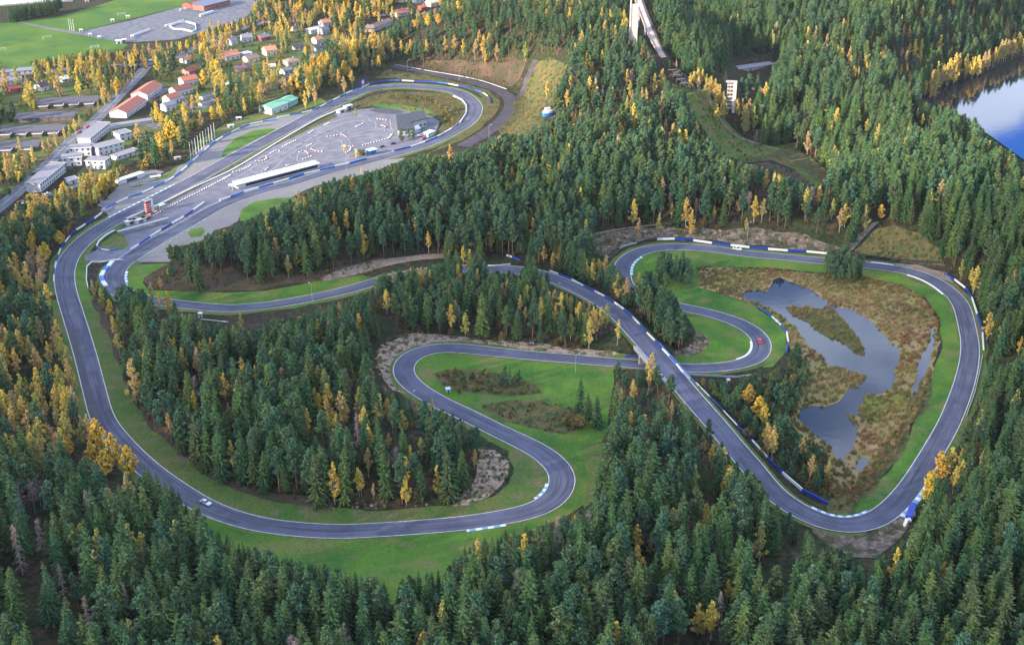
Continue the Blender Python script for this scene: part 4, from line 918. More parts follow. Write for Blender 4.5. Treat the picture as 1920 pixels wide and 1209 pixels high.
# ---------------- barriers ----------------
def barrier(label, pts, cols=('white', 'blue'), h=0.85, th=0.55, plen=None, name="track_barrier", group="blue and white barriers", zadd=0.0, z=None, first=0):
    """one barrier; each painted section is a panel of its own"""
    Wp = np.array([(pix(*p) if z is None else at_z(p[0], p[1], z)) for p in pts])
    if plen:
        C = smooth_curve(Wp, 1.0, False, 2.0); s = np.r_[0, np.cumsum(np.linalg.norm(np.diff(C[:, :2], axis=0), axis=1))]
        n = max(2, int(round(s[-1] / plen))); secs = []
        for i in range(n):
            u = np.linspace(s[-1] * i / n, s[-1] * (i + 1) / n, 5); secs.append(np.stack([np.interp(u, s, C[:, k]) for k in range(3)], 1))
    else: secs = [Wp[i:i + 2] for i in range(len(Wp) - 1)]
    o0 = Wp[0]; root = empty(name, tuple(o0)); tag(root, label, "barrier", group)
    for i, sct in enumerate(secs):
        c = cols[(i + first) % len(cols)]; mb = MB()
        if z is None and zadd == 0: sct = sct.copy(); sct[:, 2] = H(sct[:, 0], sct[:, 1])
        for a, b in zip(sct[:-1], sct[1:]):
            A = a - o0; B = b - o0; e = (B - A) * 0.02 / (np.linalg.norm(B - A) + 1e-6)
            mb.beam((A[0] + e[0], A[1] + e[1], A[2] + h / 2 + zadd), (B[0] - e[0], B[1] - e[1], B[2] + h / 2 + zadd), th * (1 + .01 * (i % 2)), h * (1 + .01 * (i % 2)))
        mb.build({'white': "white_panel", 'blue': "blue_panel", 'midblue': "blue_panel", 'red': "red_panel", 'dark': "tyre_wall", 'grey': "rail"}[c], M[c], root)
    return root
barrier("dark tyre wall curving round the outside of the upper hairpin", [(1141,481),(1150,472),(1172,462),(1200,455),(1232,450)], ('dark', 'grey'), plen=12, name="tyre_barrier")
barrier("straight blue and white barrier above the back straight", [(1232,450),(1265,449),(1300,452),(1335,457),(1370,461),(1405,465),(1440,468),(1477,471),(1512,473),(1554,477)], h=1.1)
barrier("long dark rail sloping down behind the pine clump", [(1554,477),(1600,479),(1640,484),(1700,490),(1771,494)], ('dark', 'dark'), h=1.1, name="tyre_barrier")
barrier("curved barrier outside the right end of the pond bend", [(1770,514),(1790,525),(1810,541),(1822,559),(1832,590),(1842,625),(1844,657)], first=1)
barrier("broken line of white posts and rail right of the long right bend", [(1842,668),(1838,690),(1828,735),(1812,780)], ('grey',), h=.7, th=.3, name="guard_rail")
ovr = [(1031,509),(1047,515),(1072,525),(1094,537),(1115,547),(1134,557),(1152,568),(1170,581),(1186,596),(1200,610),(1213,625),(1228,640),(1242,655),(1255,669),(1268,684),(1281,701)]
zz_ = [float(np.interp(x, [1031, 1060, 1152, 1213, 1242, 1281], [1.6, 2.6, 4.8, 6.0, 6.5, 6.3])) for x, _ in ovr]
Wp_ = np.array([at_z(p[0], p[1], z_) for p, z_ in zip(ovr, zz_)])
def barrier_w(label, Wp, cols, first=0, h=.85, th=.5, name="track_barrier", group="blue and white barriers"):
    root = empty(name, tuple(Wp[0])); tag(root, label, "barrier", group)
    for i in range(len(Wp) - 1):
        c = cols[(i + first) % len(cols)]; A, B = Wp[i] - Wp[0], Wp[i + 1] - Wp[0]; mb = MB()
        mb.beam((A[0], A[1], A[2] + h / 2 - .1), (B[0], B[1], B[2] + h / 2 - .1), th * (1 + .01 * (i % 2)), h * (1 + .01 * (i % 2)))
        mb.build({'white': "white_panel", 'blue': "blue_panel", 'midblue': "blue_panel"}[c], M[c], root)
barrier_w("blue and white barrier along the right side of the overpass", Wp_, ('white', 'blue'))
def side_line(i0, i1, off, st=9.0):
    """points beside the circuit between two photo positions"""
    a = int(np.hypot(*(project(TR[:, :3]) - i0).T).argmin()); b = int(np.hypot(*(project(TR[:, :3]) - i1).T).argmin())
    C = TR[a:b + 1] if b > a else TR[b:a + 1][::-1]
    T = tangents(C); n = np.stack((-T[:, 1], T[:, 0]), 1); W_ = np.c_[C[:, :2] + n * (C[:, 3] / 2 + abs(off))[:, None] * np.sign(off), C[:, 2]]
    k = max(1, int(st / 3)); return W_[::k]
B3b = [(1292,710),(1305,721),(1330,747),(1356,773),(1382,801),(1410,828),(1439,860),(1467,888),(1504,920),(1552,946)]
barrier_w("lower continuation of that barrier between overpass and pond", np.array([at_z(x, y, float(np.interp(y, [700, 760, 860, 950], [5.6, 3.6, 1.0, 0]))) for x, y in B3b]), ('blue', 'white'), h=1.2)
barrier("curved barrier outside the right hand hairpin by the pond", [(1420,578),(1447,595),(1464,611),(1475,624),(1478,643),(1474,662)], first=1)
barrier("light rail below the right hand hairpin", [(1290,703),(1340,706),(1380,708),(1410,704)], ('grey', 'grey'), h=.8, th=.3, name="guard_rail", group="grey rails")
barrier("short blue and white barrier under the left end of the bridge", [(1172,669),(1197,670),(1210,671)], first=1)
barrier("long blue and white barrier curling round the start straight and the flagpoles", [(197,392),(230,376),(270,361),(300,347),(320,337),(340,322),(357,307),(378,288),(400,269),(428,252),(460,237),(492,229),(520,226)], ('midblue', 'white'), plen=11)
barrier("blue and white barrier between the green roofed hall and the billboard", [(520,221),(560,214),(590,206),(617,193),(657,173),(675,166)], ('white', 'midblue'), plen=10)
barrier("barrier with blue banners outside the top hairpin", [(678,165),(700,157),(732,152),(775,153),(825,156),(860,162),(885,168),(905,175),(917,184),(920,195)], ('white', 'blue', 'blue', 'midblue'), plen=10)
barrier("blue and white barrier outside the left end of the long bend", [(191,400),(177,411),(165,418),(152,427),(139,435),(126,450),(115,465),(106,490),(102,510),(101,530)], plen=9)
barrier("blue and white pit wall nearest the paddock end", [(245,470),(260,460),(281,446),(302,433),(322,421),(345,408),(362,396),(383,381)], h=1.1)
barrier("main blue and white pit wall along the pit straight", [(412,378),(432,371),(457,362),(485,354),(512,346),(542,337),(570,328),(600,321),(628,314),(655,308),(687,299)], ('white', 'midblue'), h=1.2)
barrier("blue barrier between pit straight and kart building", [(739,284),(770,277),(797,268),(820,258),(847,243)], ('blue', 'white', 'midblue', 'white'), h=1.1)
barrier("white wall inside the top hairpin", [(862,232),(874,213),(874,198),(866,188),(850,181)], ('white',), h=.8)
barrier("long low white wall between start straight and infield grass", [(237,411),(300,384),(362,353),(430,322),(480,293),(520,268),(562,243),(600,222),(632,208)], ('white',), h=.7, th=.7, plen=18, group="white walls")
barrier("blue and white tyre barrier at the tip of the grass tongue", [(215,433),(200,441),(186,453),(181,463),(190,469),(205,471),(222,468)], ('white','white','white','midblue','white','midblue'))
barrier("thick blue and white tyre wall outside the first bend below the paddock", [(211,492),(203,502),(195,510),(190,520),(193,530),(199,538)], ('white', 'midblue'), h=1.1, th=2.2)
barrier("thin white rail on the left of the first bend", [(231,488),(212,488),(190,492),(172,492),(163,500),(162,525),(165,540)], ('white',), h=.6, th=.4, name="guard_rail", group="white rails")
barrier("white rail end emerging from trees left of the overpass", [(905,500),(930,500),(957,497)], ('white', 'white'), h=.9)
barrier("curved white and blue rail above the trees in the middle", [(950,480),(960,483),(975,489)], ('white', 'blue'), h=.9)
barrier("white rail below the lower road section", [(372,598),(400,601),(428,604)], ('white',), h=.3, th=.2, name="guard_rail", group="white rails")
barrier("light rail along the lower side of the service road", [(740,122),(800,133),(860,143),(905,153),(950,168)], ('grey',), h=.6, th=.3, plen=25, name="guard_rail", group="grey rails")
barrier("red and white block wall beside the start tower", [(241,420),(262,411),(280,404),(300,394)], ('red', 'white'), h=.9, th=.8, plen=3, group="red and white walls")
# ---------------- bridge ----------------
ci = int(np.hypot(TR[:, 0] - CROSS[0], TR[:, 1] - CROSS[1] + 0).argmin())
upi = np.where(TR[:, 2] > 3)[0]; bi = upi[np.hypot(TR[upi, 0] - at_z(1237, 680, 6)[0], TR[upi, 1] - at_z(1237, 680, 6)[1]).argmin()]
seg = TR[bi - 6:bi + 7]; T_ = tangents(seg); Nn = np.stack((-T_[:, 1], T_[:, 0]), 1)
root = empty("overpass_bridge", tuple(seg[6, :3])); tag(root, "concrete road bridge carrying the circuit over its lower section", "bridge")
def strip_box(a, b, z0, z1):
    V = []; F = []; n = len(seg)
    for i in range(n):
        for w_, z_ in ((a, z0), (b, z0), (b, z1), (a, z1)):
            V.append((seg[i, 0] + Nn[i, 0] * w_ - seg[6, 0], seg[i, 1] + Nn[i, 1] * w_ - seg[6, 1], seg[i, 2] + z_ - seg[6, 2]))
    for i in range(n - 1):
        for k in range(4): F.append((i * 4 + k, i * 4 + (k + 1) % 4, i * 4 + 4 + (k + 1) % 4, i * 4 + 4 + k))
    F.append((0, 3, 2, 1)); F.append(tuple((n - 1) * 4 + k for k in range(4))); return V, F
mesh("deck", *strip_box(-6.2, 6.2, -1.2, 0.12), M['concrete'], root)
mesh("parapet", *strip_box(-6.5, -6.25, -1.25, 0.75), M['grey'], root)
mesh("parapet", *strip_box(6.25, 6.5, -1.25, 0.3), M['midblue'], root)
for k in (2, 10):
    mb = MB(); c = seg[k] - seg[6]; a = Nn[k] * 6.0
    mb.beam((c[0] + a[0], c[1] + a[1], c[2] - 3.8), (c[0] - a[0], c[1] - a[1], c[2] - 3.8), 1.0, 5.2); mb.build("abutment", M['concrete'], root)
# ---------------- paddock things ----------------
root, L = house("very long low white pit building with a row of dark openings", (447,355), (599,315), 5.5, 3.0, WHR, WHW, 'shed', 0.5, "pit_building", "pit building", None, wins=0, keepout=True)
for i in range(13):
    x = -L / 2 + 6 + (i + .5) * (L - 8) / 13; m = MB(); m.box(x - 2.6, x + 2.6, -.1, .03, .7, 2.3); m.build("garage_opening", M['dark'], root)
m = MB(); m.box(-L / 2 - 4, -L / 2 - .02, .4, 5, 2.6, 2.9)
for x in (-L / 2 - 3.8, ): m.beam((x, .6, 0), (x, .6, 2.6), .2); m.beam((x, 4.8, 0), (x, 4.8, 2.6), .2)
m.build("porch", M['white'], root)
def blockhouse(label, foot, h, roofm, wallm, name="kart_building", cat="kart building"):
    W_ = np.array([pix(*p)[:2] for p in foot]); c = W_.mean(0); root = empty(name, (c[0], c[1], 0)); tag(root, label, cat)
    pl = [tuple(p - c) for p in W_]
    if sum((pl[i][0] * pl[(i + 1) % 4][1] - pl[(i + 1) % 4][0] * pl[i][1]) for i in range(4)) < 0: pl = pl[::-1]
    mb = MB(); mb.prism(pl, -.4, h); mb.build("wall", colm(*wallm), root)
    mb = MB(); mb.prism([(x * 1.07, y * 1.07) for x, y in pl], h + .01, h + .5); mb.build("roof", colm(*roofm), root)
    mb = MB(); f = sorted(pl, key=lambda q: q[1])[:2]; f.sort()
    a, b = np.array(f[0]), np.array(f[1]); d = (b - a) / np.linalg.norm(b - a); n = np.array((d[1], -d[0])); L = np.linalg.norm(b - a)
    for k in range(int(L // 3)):
        p = a + d * (k + .5) * L / int(L // 3); q = p + n * .05; mb = MB()
        mb.beam((q[0] - d[0] * .8, q[1] - d[1] * .8, 1.7), (q[0] + d[0] * .8, q[1] + d[1] * .8, 1.7), .16, 1.2); mb.build("window", M['glass'], root)
    keep(project([(p[0], p[1], z) for p in W_ for z in (0, h)]), 0)
blockhouse("left half of the kart building with black roof and white front", [(747,256),(777,253),(770,226),(744,229)], 4.6, BLK, WHW)
blockhouse("right half of the kart building with higher black roof", [(772,244),(800,237),(795,222),(771,226)], 5.6, BLK, WHW)
house("white lean-to with stepped roof in front of the kart building", (776,252), (788,248), 5, 3, WHR, WHW, 'gable', 1.5, "lean_to", "shed", wins=0)
house("open white canopy at the lower right of the kart building", (803,259), (814,254), 4, 3, WHR, WHW, 'flat', 0, "canopy", "canopy", wins=0)
house("bright blue kiosk with pale roof on the pit wall", (694,292), (706,289), 4, 3.2, ("pale_blue_roof", (0.40, 0.60, 0.75)), ("bright_blue_boards", (0.02, 0.20, 0.55)), 'flat', 0, "kiosk", "kiosk", wins=1, step=3)
hut((244,338), 20, 4, 2.6, WHW, WHR, "long white container on the gravel yard outside the barrier", "container", "container", None, 0.95)
hut((292,333), 6, 2.5, .8, WHW, WHR, "low white slab on the grass outside the barrier", "container", "container", None, 0.5)

for p, lab in [((640,211), "white bales beside the start straight at the foot of the infield bush"), ((653,204), "white bridge parapet block at the upper end of the infield grass")]:
    hut(p, 7, 3, 2.4, WHW, WHW, lab, "parapet_block", "block", None, 0.9)
hut((333,298), 4, 2, 1.2, WHW, GYW, "white trailer on the grass bank below the hedge", "trailer", "trailer", None, .4)
hut((433,239), 4, 2.2, 1.6, WHW, WHR, "white trailer behind the barrier near the hall", "trailer", "trailer", None, .4)
hut((448,225), 3.5, 2, 1.8, WHW, WHR, "white van shaped booth behind the barrier near the hall", "trailer", "trailer", None, .4)
hut((376,594), 1.6, 1.2, 2.0, WHW, WHR, "white marshal post beside the lower road section", "marshal_post", "marshal post", None, .1)
hut((840,735), 1.7, 1.5, 1.8, WHW, ("pale_blue_roof", (0.40, 0.60, 0.75)), "white and blue marshal hut on the green infield", "marshal_post", "marshal post", None, .3)
hut((997,645), 1.6, 1.4, 1.4, WHW, BLK, "small white hut with dark top on the brown slope", "marshal_post", "marshal post", None, .1)
hut((1365,718), 1.1, 1.0, 1.8, WHW, GYW, "small white marshal stand below the right hand hairpin", "marshal_post", "marshal post", None, .1)
hut((1417,176), 9, 5, 3.4, REW, BRN, "red timber building in the shaded valley", "cabin", "cabin", None, .05)
hut((1432,208), 9, 5, 3.2, WHW, GYW, "white shed in the deep shade of the valley", "cabin", "cabin", None, -.3)
# billboard with its round emblem
A, B = pix(669, 168), pix(692, 158); d = (B - A)[:2]; L = float(np.linalg.norm(d)); root = empty("billboard", tuple((A + B) / 2), math.atan2(d[1], d[0])); tag(root, "blue billboard with a pale round emblem outside the top hairpin", "billboard")
L = 9.0
m = MB(); m.box(-L / 2, -.02, -.15, .15, 1.2, 4.8); m.box(.02, L / 2, -.15, .15, 1.9, 5.6); m.build("panel", M['blue'], root)
V = [(math.cos(a) * 1.9, -.2, 3.6 + math.sin(a) * 1.9) for a in np.linspace(0, 2 * math.pi, 24, False)] + [(math.cos(a) * 1.9, -.16, 3.6 + math.sin(a) * 1.9) for a in np.linspace(0, 2 * math.pi, 24, False)]
e = mesh("emblem", V, [tuple(range(24)), tuple(range(24, 48))[::-1]] + [(i, (i + 1) % 24, 24 + (i + 1) % 24, 24 + i) for i in range(24)], colm("peach_disc", (0.75, 0.5, 0.42)), root)
for x in (-3.4, 0.9, 3.6): m = MB(); m.beam((x, .1, -.3), (x, .1, 4.5), .25); m.build("post", M['grey'], root)
keep(project([tuple(A + (0, 0, 1)), tuple(B + (0, 0, 5.5))]), 1)
# start tower, sign boards and the grey walkway
q = pix(281, 398); root = empty("start_tower", tuple(q), 0.9); root.scale = (.78, .8, .85); tag(root, "red and white banded start tower at the edge of the start straight", "tower")
for x, c in ((-2.4, 'red'), (0, 'red'), (2.2, 'white')):
    m = MB(); m.box(x - 1.0, x + 1.0, -1, 1, 0, 8.2 if c == 'red' else 8.8); col = m.build("tower_column", M[c], root)
    if c == 'red':
        for z in (1.4, 3.0, 4.6, 6.2): m = MB(); m.box(x - 1.06, x + 1.06, -1.06, 1.06, z, z + .45); m.build("white_band", M['white'], col)
m = MB(); m.box(-3.6, 3.4, -1.3, 1.3, 8.81, 9.05); m.build("top_platform", M['grey'], root); keep(project([(q[0] - 3, q[1], 0), (q[0] + 3, q[1], 9)]))
q = pix(298, 396); root = empty("scaffold", tuple(q), 0.9); tag(root, "grey scaffold with pale canopy right of the start tower", "scaffold")
m = MB()
for x in (-4, 0, 4):
    for y in (-1.2, 1.2): m.beam((x, y, 0), (x, y, 3.4), .18)
for z in (1.2, 3.3):
    for y in (-1.2, 1.2): m.beam((-4, y, z), (4, y, z), .14)
m.build("scaffold_frame", M['grey'], root); m = MB(); m.box(.2, 4.4, -1.7, 1.7, 3.42, 3.6); m.build("canopy", M['white'], root)
q = pix(272, 428); root = empty("walkway", tuple(q), 0.75); tag(root, "grey metal walkway on trestles beside the pit entry", "walkway")
m = MB(); m.box(-17, 15, -1.3, 1.3, 2.5, 2.7); m.build("walkway_deck", M['grey'], root)
m = MB()
for y in (-1.3, 1.3): m.beam((-17, y, 3.7), (15, y, 3.7), .12); [m.beam((x, y, 2.7), (x, y, 3.7), .08) for x in range(-17, 16, 2)]
m.build("railing", M['grey'], root)
for x in (-15, -8, -1, 6, 13): m = MB(); m.beam((x, -1.1, 0), (x, -.8, 2.5), .22); m.beam((x, 1.1, 0), (x, .8, 2.5), .22); m.build("trestle", M['grey'], root)
for i, (p, w_, c, lab) in enumerate([((245,420), 6, 'white', "white sign board at the left end of the row by the tower"), ((251,417), 6, 'red', "rust red container left of the start tower"), ((263,417), 7, 'white', "white and rust container in the row by the tower"), ((274,413), 6, 'red', "dark red container next to the start tower")]):
    hut(p, w_, 2.6, 2.2, REW if c == 'red' else WHW, BRN if c == 'red' else WHR, lab, "container", "container", "containers beside the start tower", 0.8)
# kart track: painted lines and red and white blocks
KL = [[(420,335),(470,307),(520,282),(570,255),(620,232),(660,219),(690,220)], [(424,341),(430,343),(470,332),(520,318)], [(436,338),(480,313),(540,284),(590,256),(640,234),(668,228),(683,229)],
 [(485,325),(473,323),(470,318),(480,310),(500,298),(540,280),(580,262),(610,240),(640,231),(665,228),(680,227),(681,232),(665,240),(645,246),(640,250),(641,257),(660,257),(690,253),(715,249),(722,246),(715,243),(690,245),(670,252),(655,251),(654,247),(670,243),(700,241),(725,244),(733,250),(728,258)],
 [(494,326),(489,322),(500,312),(510,305)], [(488,326),(505,322),(520,312),(530,300),(545,290),(570,275),(596,267),(604,263),(620,262),(635,262),(643,271)], [(545,292),(543,296),(556,299),(560,290),(580,286),(610,284),(640,283),(641,279),(630,275),(605,278),(586,282),(583,278),(590,272),(605,268),(600,266),(592,266)],
 [(556,299),(560,304),(580,302),(620,297),(640,292)], [(600,267),(596,262),(602,257),(630,248),(640,250)], [(652,258),(656,268),(662,269),(700,264),(735,252),(733,240),(731,225)],
 [(705,240),(704,230),(695,229),(690,222),(670,220)], [(700,288),(720,283),(735,279)], [(706,282),(712,279)], [(718,279),(724,276)], [(727,275),(733,272)]]
VV = []; FF = []
for pl in KL:
    C = smooth_curve(np.array([at_z(x, y, 0) for x, y in pl]), 1.5, False, 1.0); T_ = tangents(C); n_ = np.stack((-T_[:, 1], T_[:, 0]), 1); b0 = len(VV)
    for c, w_ in zip(C, n_): VV += [(c[0] + w_[0] * .16, c[1] + w_[1] * .16, .27), (c[0] - w_[0] * .16, c[1] - w_[1] * .16, .27)]
    for i in range(len(C) - 1): k = b0 + 2 * i; FF.append((k, k + 1, k + 3, k + 2))
o = mesh("kart_line", VV, FF, M['kline']); tag(o, "curling pale lines painted on the kart track", "painted line", kind="structure")
kb = empty("kart_block", (0, 0, 0)); m = MB(); m.box(-.65, .1, -.3, .3, 0, .5); m.build("white_half", M['white'], kb); m = MB(); m.box(.1, .65, -.28, .28, 0, .48); m.build("red_half", M['red'], kb)
first = True
KB = [([(237,421),(275,411),(300,398),(332,381),(362,366),(390,352),(430,331)], 2.4, "in the long row along the infield grass"), ([(420,335),(432,329)], 2.2, "in the long row along the infield grass"), ([(438,323),(452,320),(470,311)], 2.2, "in the long row along the infield grass"),
 ([(480,303),(497,301),(499,294),(486,299)], 2.2, "in the small bay at the upper edge of the kart track"), ([(508,288),(518,283),(524,284)], 2.2, "in the small bay at the upper edge of the kart track"), ([(531,275),(555,264)], 2.3, "in the small bay at the upper edge of the kart track"), ([(580,250),(588,246)], 2.2, "in the small bay at the upper edge of the kart track"), ([(609,235),(618,231)], 2.2, "in the small bay at the upper edge of the kart track"),
 ([(614,257),(625,256),(640,253),(650,258)], 2.4, "in the chain across the middle of the kart track"), ([(668,238),(680,233)], 2.2, "in the chain across the middle of the kart track"), ([(708,224),(724,226)], 2.4, "in the group near the kart building"), ([(716,236),(724,240),(717,241)], 2.4, "in the group near the kart building"),
 ([(681,273),(700,268),(715,264),(728,260),(735,253)], 2.4, "in the curved chain below the kart building"), ([(642,275),(662,275)], 2.3, "round the hairpin by the yellow posts"), ([(649,287),(656,283),(658,277)], 2.3, "round the hairpin by the yellow posts"),
 ([(576,275),(584,271)], 2.3, "in the scattered groups of the lower kart track"), ([(584,281),(592,284),(604,285)], 2.2, "in the scattered groups of the lower kart track"), ([(562,286),(572,284),(578,289)], 2.2, "in the scattered groups of the lower kart track"), ([(569,299),(584,294)], 2.2, "in the scattered groups of the lower kart track"), ([(551,315),(560,309),(567,308)], 2.4, "in the scattered groups of the lower kart track"), ([(538,311),(543,310)], 2.2, "in the scattered groups of the lower kart track"), ([(498,319),(503,316)], 2.2, "in the scattered groups of the lower kart track")]
for pl, st, where in KB:
    C = smooth_curve(np.array([at_z(x, y, 0) for x, y in pl]), st, False, 1.0); T_ = tangents(C)
    for c, t_ in zip(C, T_):
        o = kb if first else copy_tree(kb); first = False
        o.location = (c[0], c[1], .19); o.rotation_euler = (0, 0, math.atan2(t_[1], t_[0]) + rng.normal(0, .12)); tag(o, "red and white block " + where, "kart barrier", "kart track blocks " + where)
# tyre stacks
ts = empty("tyre_stack", (0, 0, 0))
for k in range(3):
    V = []; F = []; n_, r_ = 14, 6
    for i in range(n_):
        for j in range(r_):
            a = 2 * math.pi * i / n_; b = 2 * math.pi * j / r_; R_ = .42 + .2 * math.cos(b); V.append((R_ * math.cos(a), R_ * math.sin(a), .22 + k * .42 + .2 * math.sin(b)))
    for i in range(n_):
        for j in range(r_): F.append((i * r_ + j, ((i + 1) % n_) * r_ + j, ((i + 1) % n_) * r_ + (j + 1) % r_, i * r_ + (j + 1) % r_))
    mesh("tyre", V, F, M['white'], ts, smooth=True)
c0 = pix(1706, 975); first = True
for i in range(42):
    t = rng.random(); p = (1700 + 10 * t + rng.normal(0, 3.0), 985 - 26 * t + rng.normal(0, 2)); o = place(ts, p, first); first = False
    s_ = rng.uniform(.8, 1.1); o.scale = (s_, s_, s_); tag(o, "white painted tyre stack in the heap at the lower right corner", "tyre stack", "heap of tyre stacks at the lower right corner")
for p in [(1703,1022),(1706,1018),(1709,1014),(1712,1008),(1704,1026),(1716,1004)]:
    o = place(ts, p, False); tag(o, "white tyre stack in the loose line below the big heap", "tyre stack", "loose line of tyre stacks by the dark spruces")
barrier("deep blue padded wall above the white tyre heap", [(1712,950),(1708,962),(1703,975)], ('blue',), h=2.0, th=2.4)
KEEPOUT += [(1694,948,1722,990), (1698,1000,1722,1030)]
# blue and white tank shaped thing in the pines
q = pix(1027, 217); root = empty("inflatable", tuple(q), 0.4); root.scale = (.78, .78, .78); tag(root, "blue and white turreted inflatable standing in the pines", "inflatable")
m = MB(); m.prism([(math.cos(a) * 5.2, math.sin(a) * 3.0) for a in np.linspace(0, 2 * math.pi, 18, False)], 0, 2.8); m.build("blue_hull", M['midblue'], root)
m = MB(); m.prism([(math.cos(a) * 4.6, math.sin(a) * 2.5) for a in np.linspace(0, 2 * math.pi, 18, False)], 2.81, 4.4); m.build("white_rim", M['white'], root)
m = MB(); m.box(-2.2, 2.0, -1.4, 1.4, 4.41, 7.0); m.build("white_turret", M['white'], root)
KEEPOUT.append((1014,194,1040,222))
# ---------------- ski jump ----------------
zt = float(H(*(pix(1292, 166)[:2]))[0])
P0 = at_z(1293, 163, zt + 3.0); P3 = at_z(1192, -14, zt + 42); P1 = at_z(1246, 108, zt + 11); P2 = at_z(1221, 62, zt + 24)
top = P3; ctr = smooth_curve(np.array([P3, P2, P1, P0]), 2.5, False, 3.0); T_ = tangents(ctr); Nn2 = np.stack((-T_[:, 1], T_[:, 0]), 1)
print("SKI", P0, P1, P2, P3, zt)
root = empty("ski_jump", (P0[0], P0[1], zt)); tag(root, "old concrete and timber ski jump descending from the top edge of the photo", "ski jump")
def deckpart(name, i0, i1, a, b, z0, z1, m):
    V = []; F = []; n = i1 - i0
    for i in range(i0, i1):
        for w_, z_ in ((a, z0), (b, z0), (b, z1), (a, z1)): V.append((ctr[i, 0] + Nn2[i, 0] * w_ - P0[0], ctr[i, 1] + Nn2[i, 1] * w_ - P0[1], ctr[i, 2] + z_ - zt))
    for i in range(n - 1):
        for k in range(4): F.append((i * 4 + k, i * 4 + (k + 1) % 4, i * 4 + 4 + (k + 1) % 4, i * 4 + 4 + k))
    F.append((0, 3, 2, 1)); F.append(tuple((n - 1) * 4 + k for k in range(4))); return mesh(name, V, F, m, root)
nn = len(ctr); i1 = int(nn * .62)
deckpart("inrun_deck", 0, i1, -2.6, 2.0, -.5, 0, M['concrete'])
deckpart("side_wall", 0, nn, 2.4, 3.3, -1.2, .9, M['darkwood'])
deckpart("side_wall", 0, i1, -3.0, -2.7, -.9, .7, M['wood'])
for k in range(6):
    i = int(i1 + (nn - 1 - i1) * (k + .3) / 6); c = ctr[i]; n_ = Nn2[i]; z = c[2] - zt; mb = MB()
    gz = float(H(c[0], c[1])[0]) - zt - .5
    a = (c[0] - P0[0] + n_[0] * 2.4, c[1] - P0[1] + n_[1] * 2.4); b = (c[0] - P0[0] - n_[0] * 4.2, c[1] - P0[1] - n_[1] * 4.2)
    mb.beam((*a, z - .3), (*b, z - .3), .5, .4); mb.beam((*a, gz), (*a, z), .35); mb.beam((*b, gz), (*b, z), .35); mb.beam((*a, gz), (*b, z), .25); mb.build("timber_frame", colm("bleached_timber", (0.55, 0.45, 0.40)), root)
mb = MB()
for s_ in (-1.8, 0, 1.4):
    for i in range(i1, nn - 4, 4): a = ctr[i]; b = ctr[i + 4]; mb.beam((a[0] - P0[0] + Nn2[i, 0] * s_, a[1] - P0[1] + Nn2[i, 1] * s_, a[2] - zt - .6), (b[0] - P0[0] + Nn2[i + 4, 0] * s_, b[1] - P0[1] + Nn2[i + 4, 1] * s_, b[2] - zt - .6), .22)
mb.build("joist", M['wood'], root)
for f in (.12, .3, .48):      # concrete piers
    i = int(nn * f); c = ctr[i]; gz = float(H(c[0], c[1])[0]) - zt - 1; mb = MB(); mb.beam((c[0] - P0[0], c[1] - P0[1], gz), (c[0] - P0[0], c[1] - P0[1], c[2] - zt - .6), 2.2, 1.2); mb.build("pier", M['concrete'], root)
qb = pix(1187, 84); ts_ = at_z(1187, 12, qb[2] + 30); qx = (float(qb[0]), float(qb[1]))
rt = empty("ski_jump_tower", (qx[0], qx[1], float(qb[2]))); tag(rt, "pale concrete tower slab of the ski jump at the top edge", "tower")
hh = 60 / ((84 - YHOR) * CC / CAMH) / .95
m = MB(); m.box(-2.2, 2.2, -1.2, 1.2, -2, hh); m.build("tower_slab", colm("pink_concrete", (0.50, 0.42, 0.36)), rt)
m = MB(); m.box(-3.2, -2.21, -1.6, 1.6, -2, hh + 8); m.box(2.21, 2.8, -1.6, 1.6, -2, hh + 8); m.build("tower_frame", M['concrete'], rt)
m = MB(); m.box(-3.2, 2.8, -1.6, 1.6, hh + 8.01, hh + 9); m.build("tower_cap", M['grey'], rt)
KEEPOUT += [(1178,-20,1197,68)]
# judges' tower
q = pix(1369, 209); root = empty("judges_tower", tuple(q), -0.15); tag(root, "pale concrete judges' tower with open floors in golden trees", "tower")
m = MB(); m.box(1.0, 3.2, -2, 2, -.5, 21); m.build("stair_slab", colm("pink_concrete", (0.50, 0.42, 0.36)), root)
for k in range(7):
    z = 2.4 + k * 2.7; m = MB(); m.box(-3.2, 1.0, -2, 2, z, z + .9); m.build("balcony", M['concrete'], root)
m = MB()
for x in (-3.0, -1): m.beam((x, 1.8, 0), (x, 1.8, 20), .35); m.beam((x, -1.7, 0), (x, -1.7, 20), .25)
m.build("column", M['wood'], root); m = MB(); m.box(-4.4, 3.4, -2.3, 2.3, 21.01, 21.5); m.build("roof", M['concrete'], root)
KEEPOUT += [(1356,150,1382,204)]
house("long grey roof of a building in the dark valley by the ski jump", (1366,122), (1450,121), 7, 3.2, GRY, GYW, 'flat', 0, "pavilion", "pavilion", wins=1, step=8)
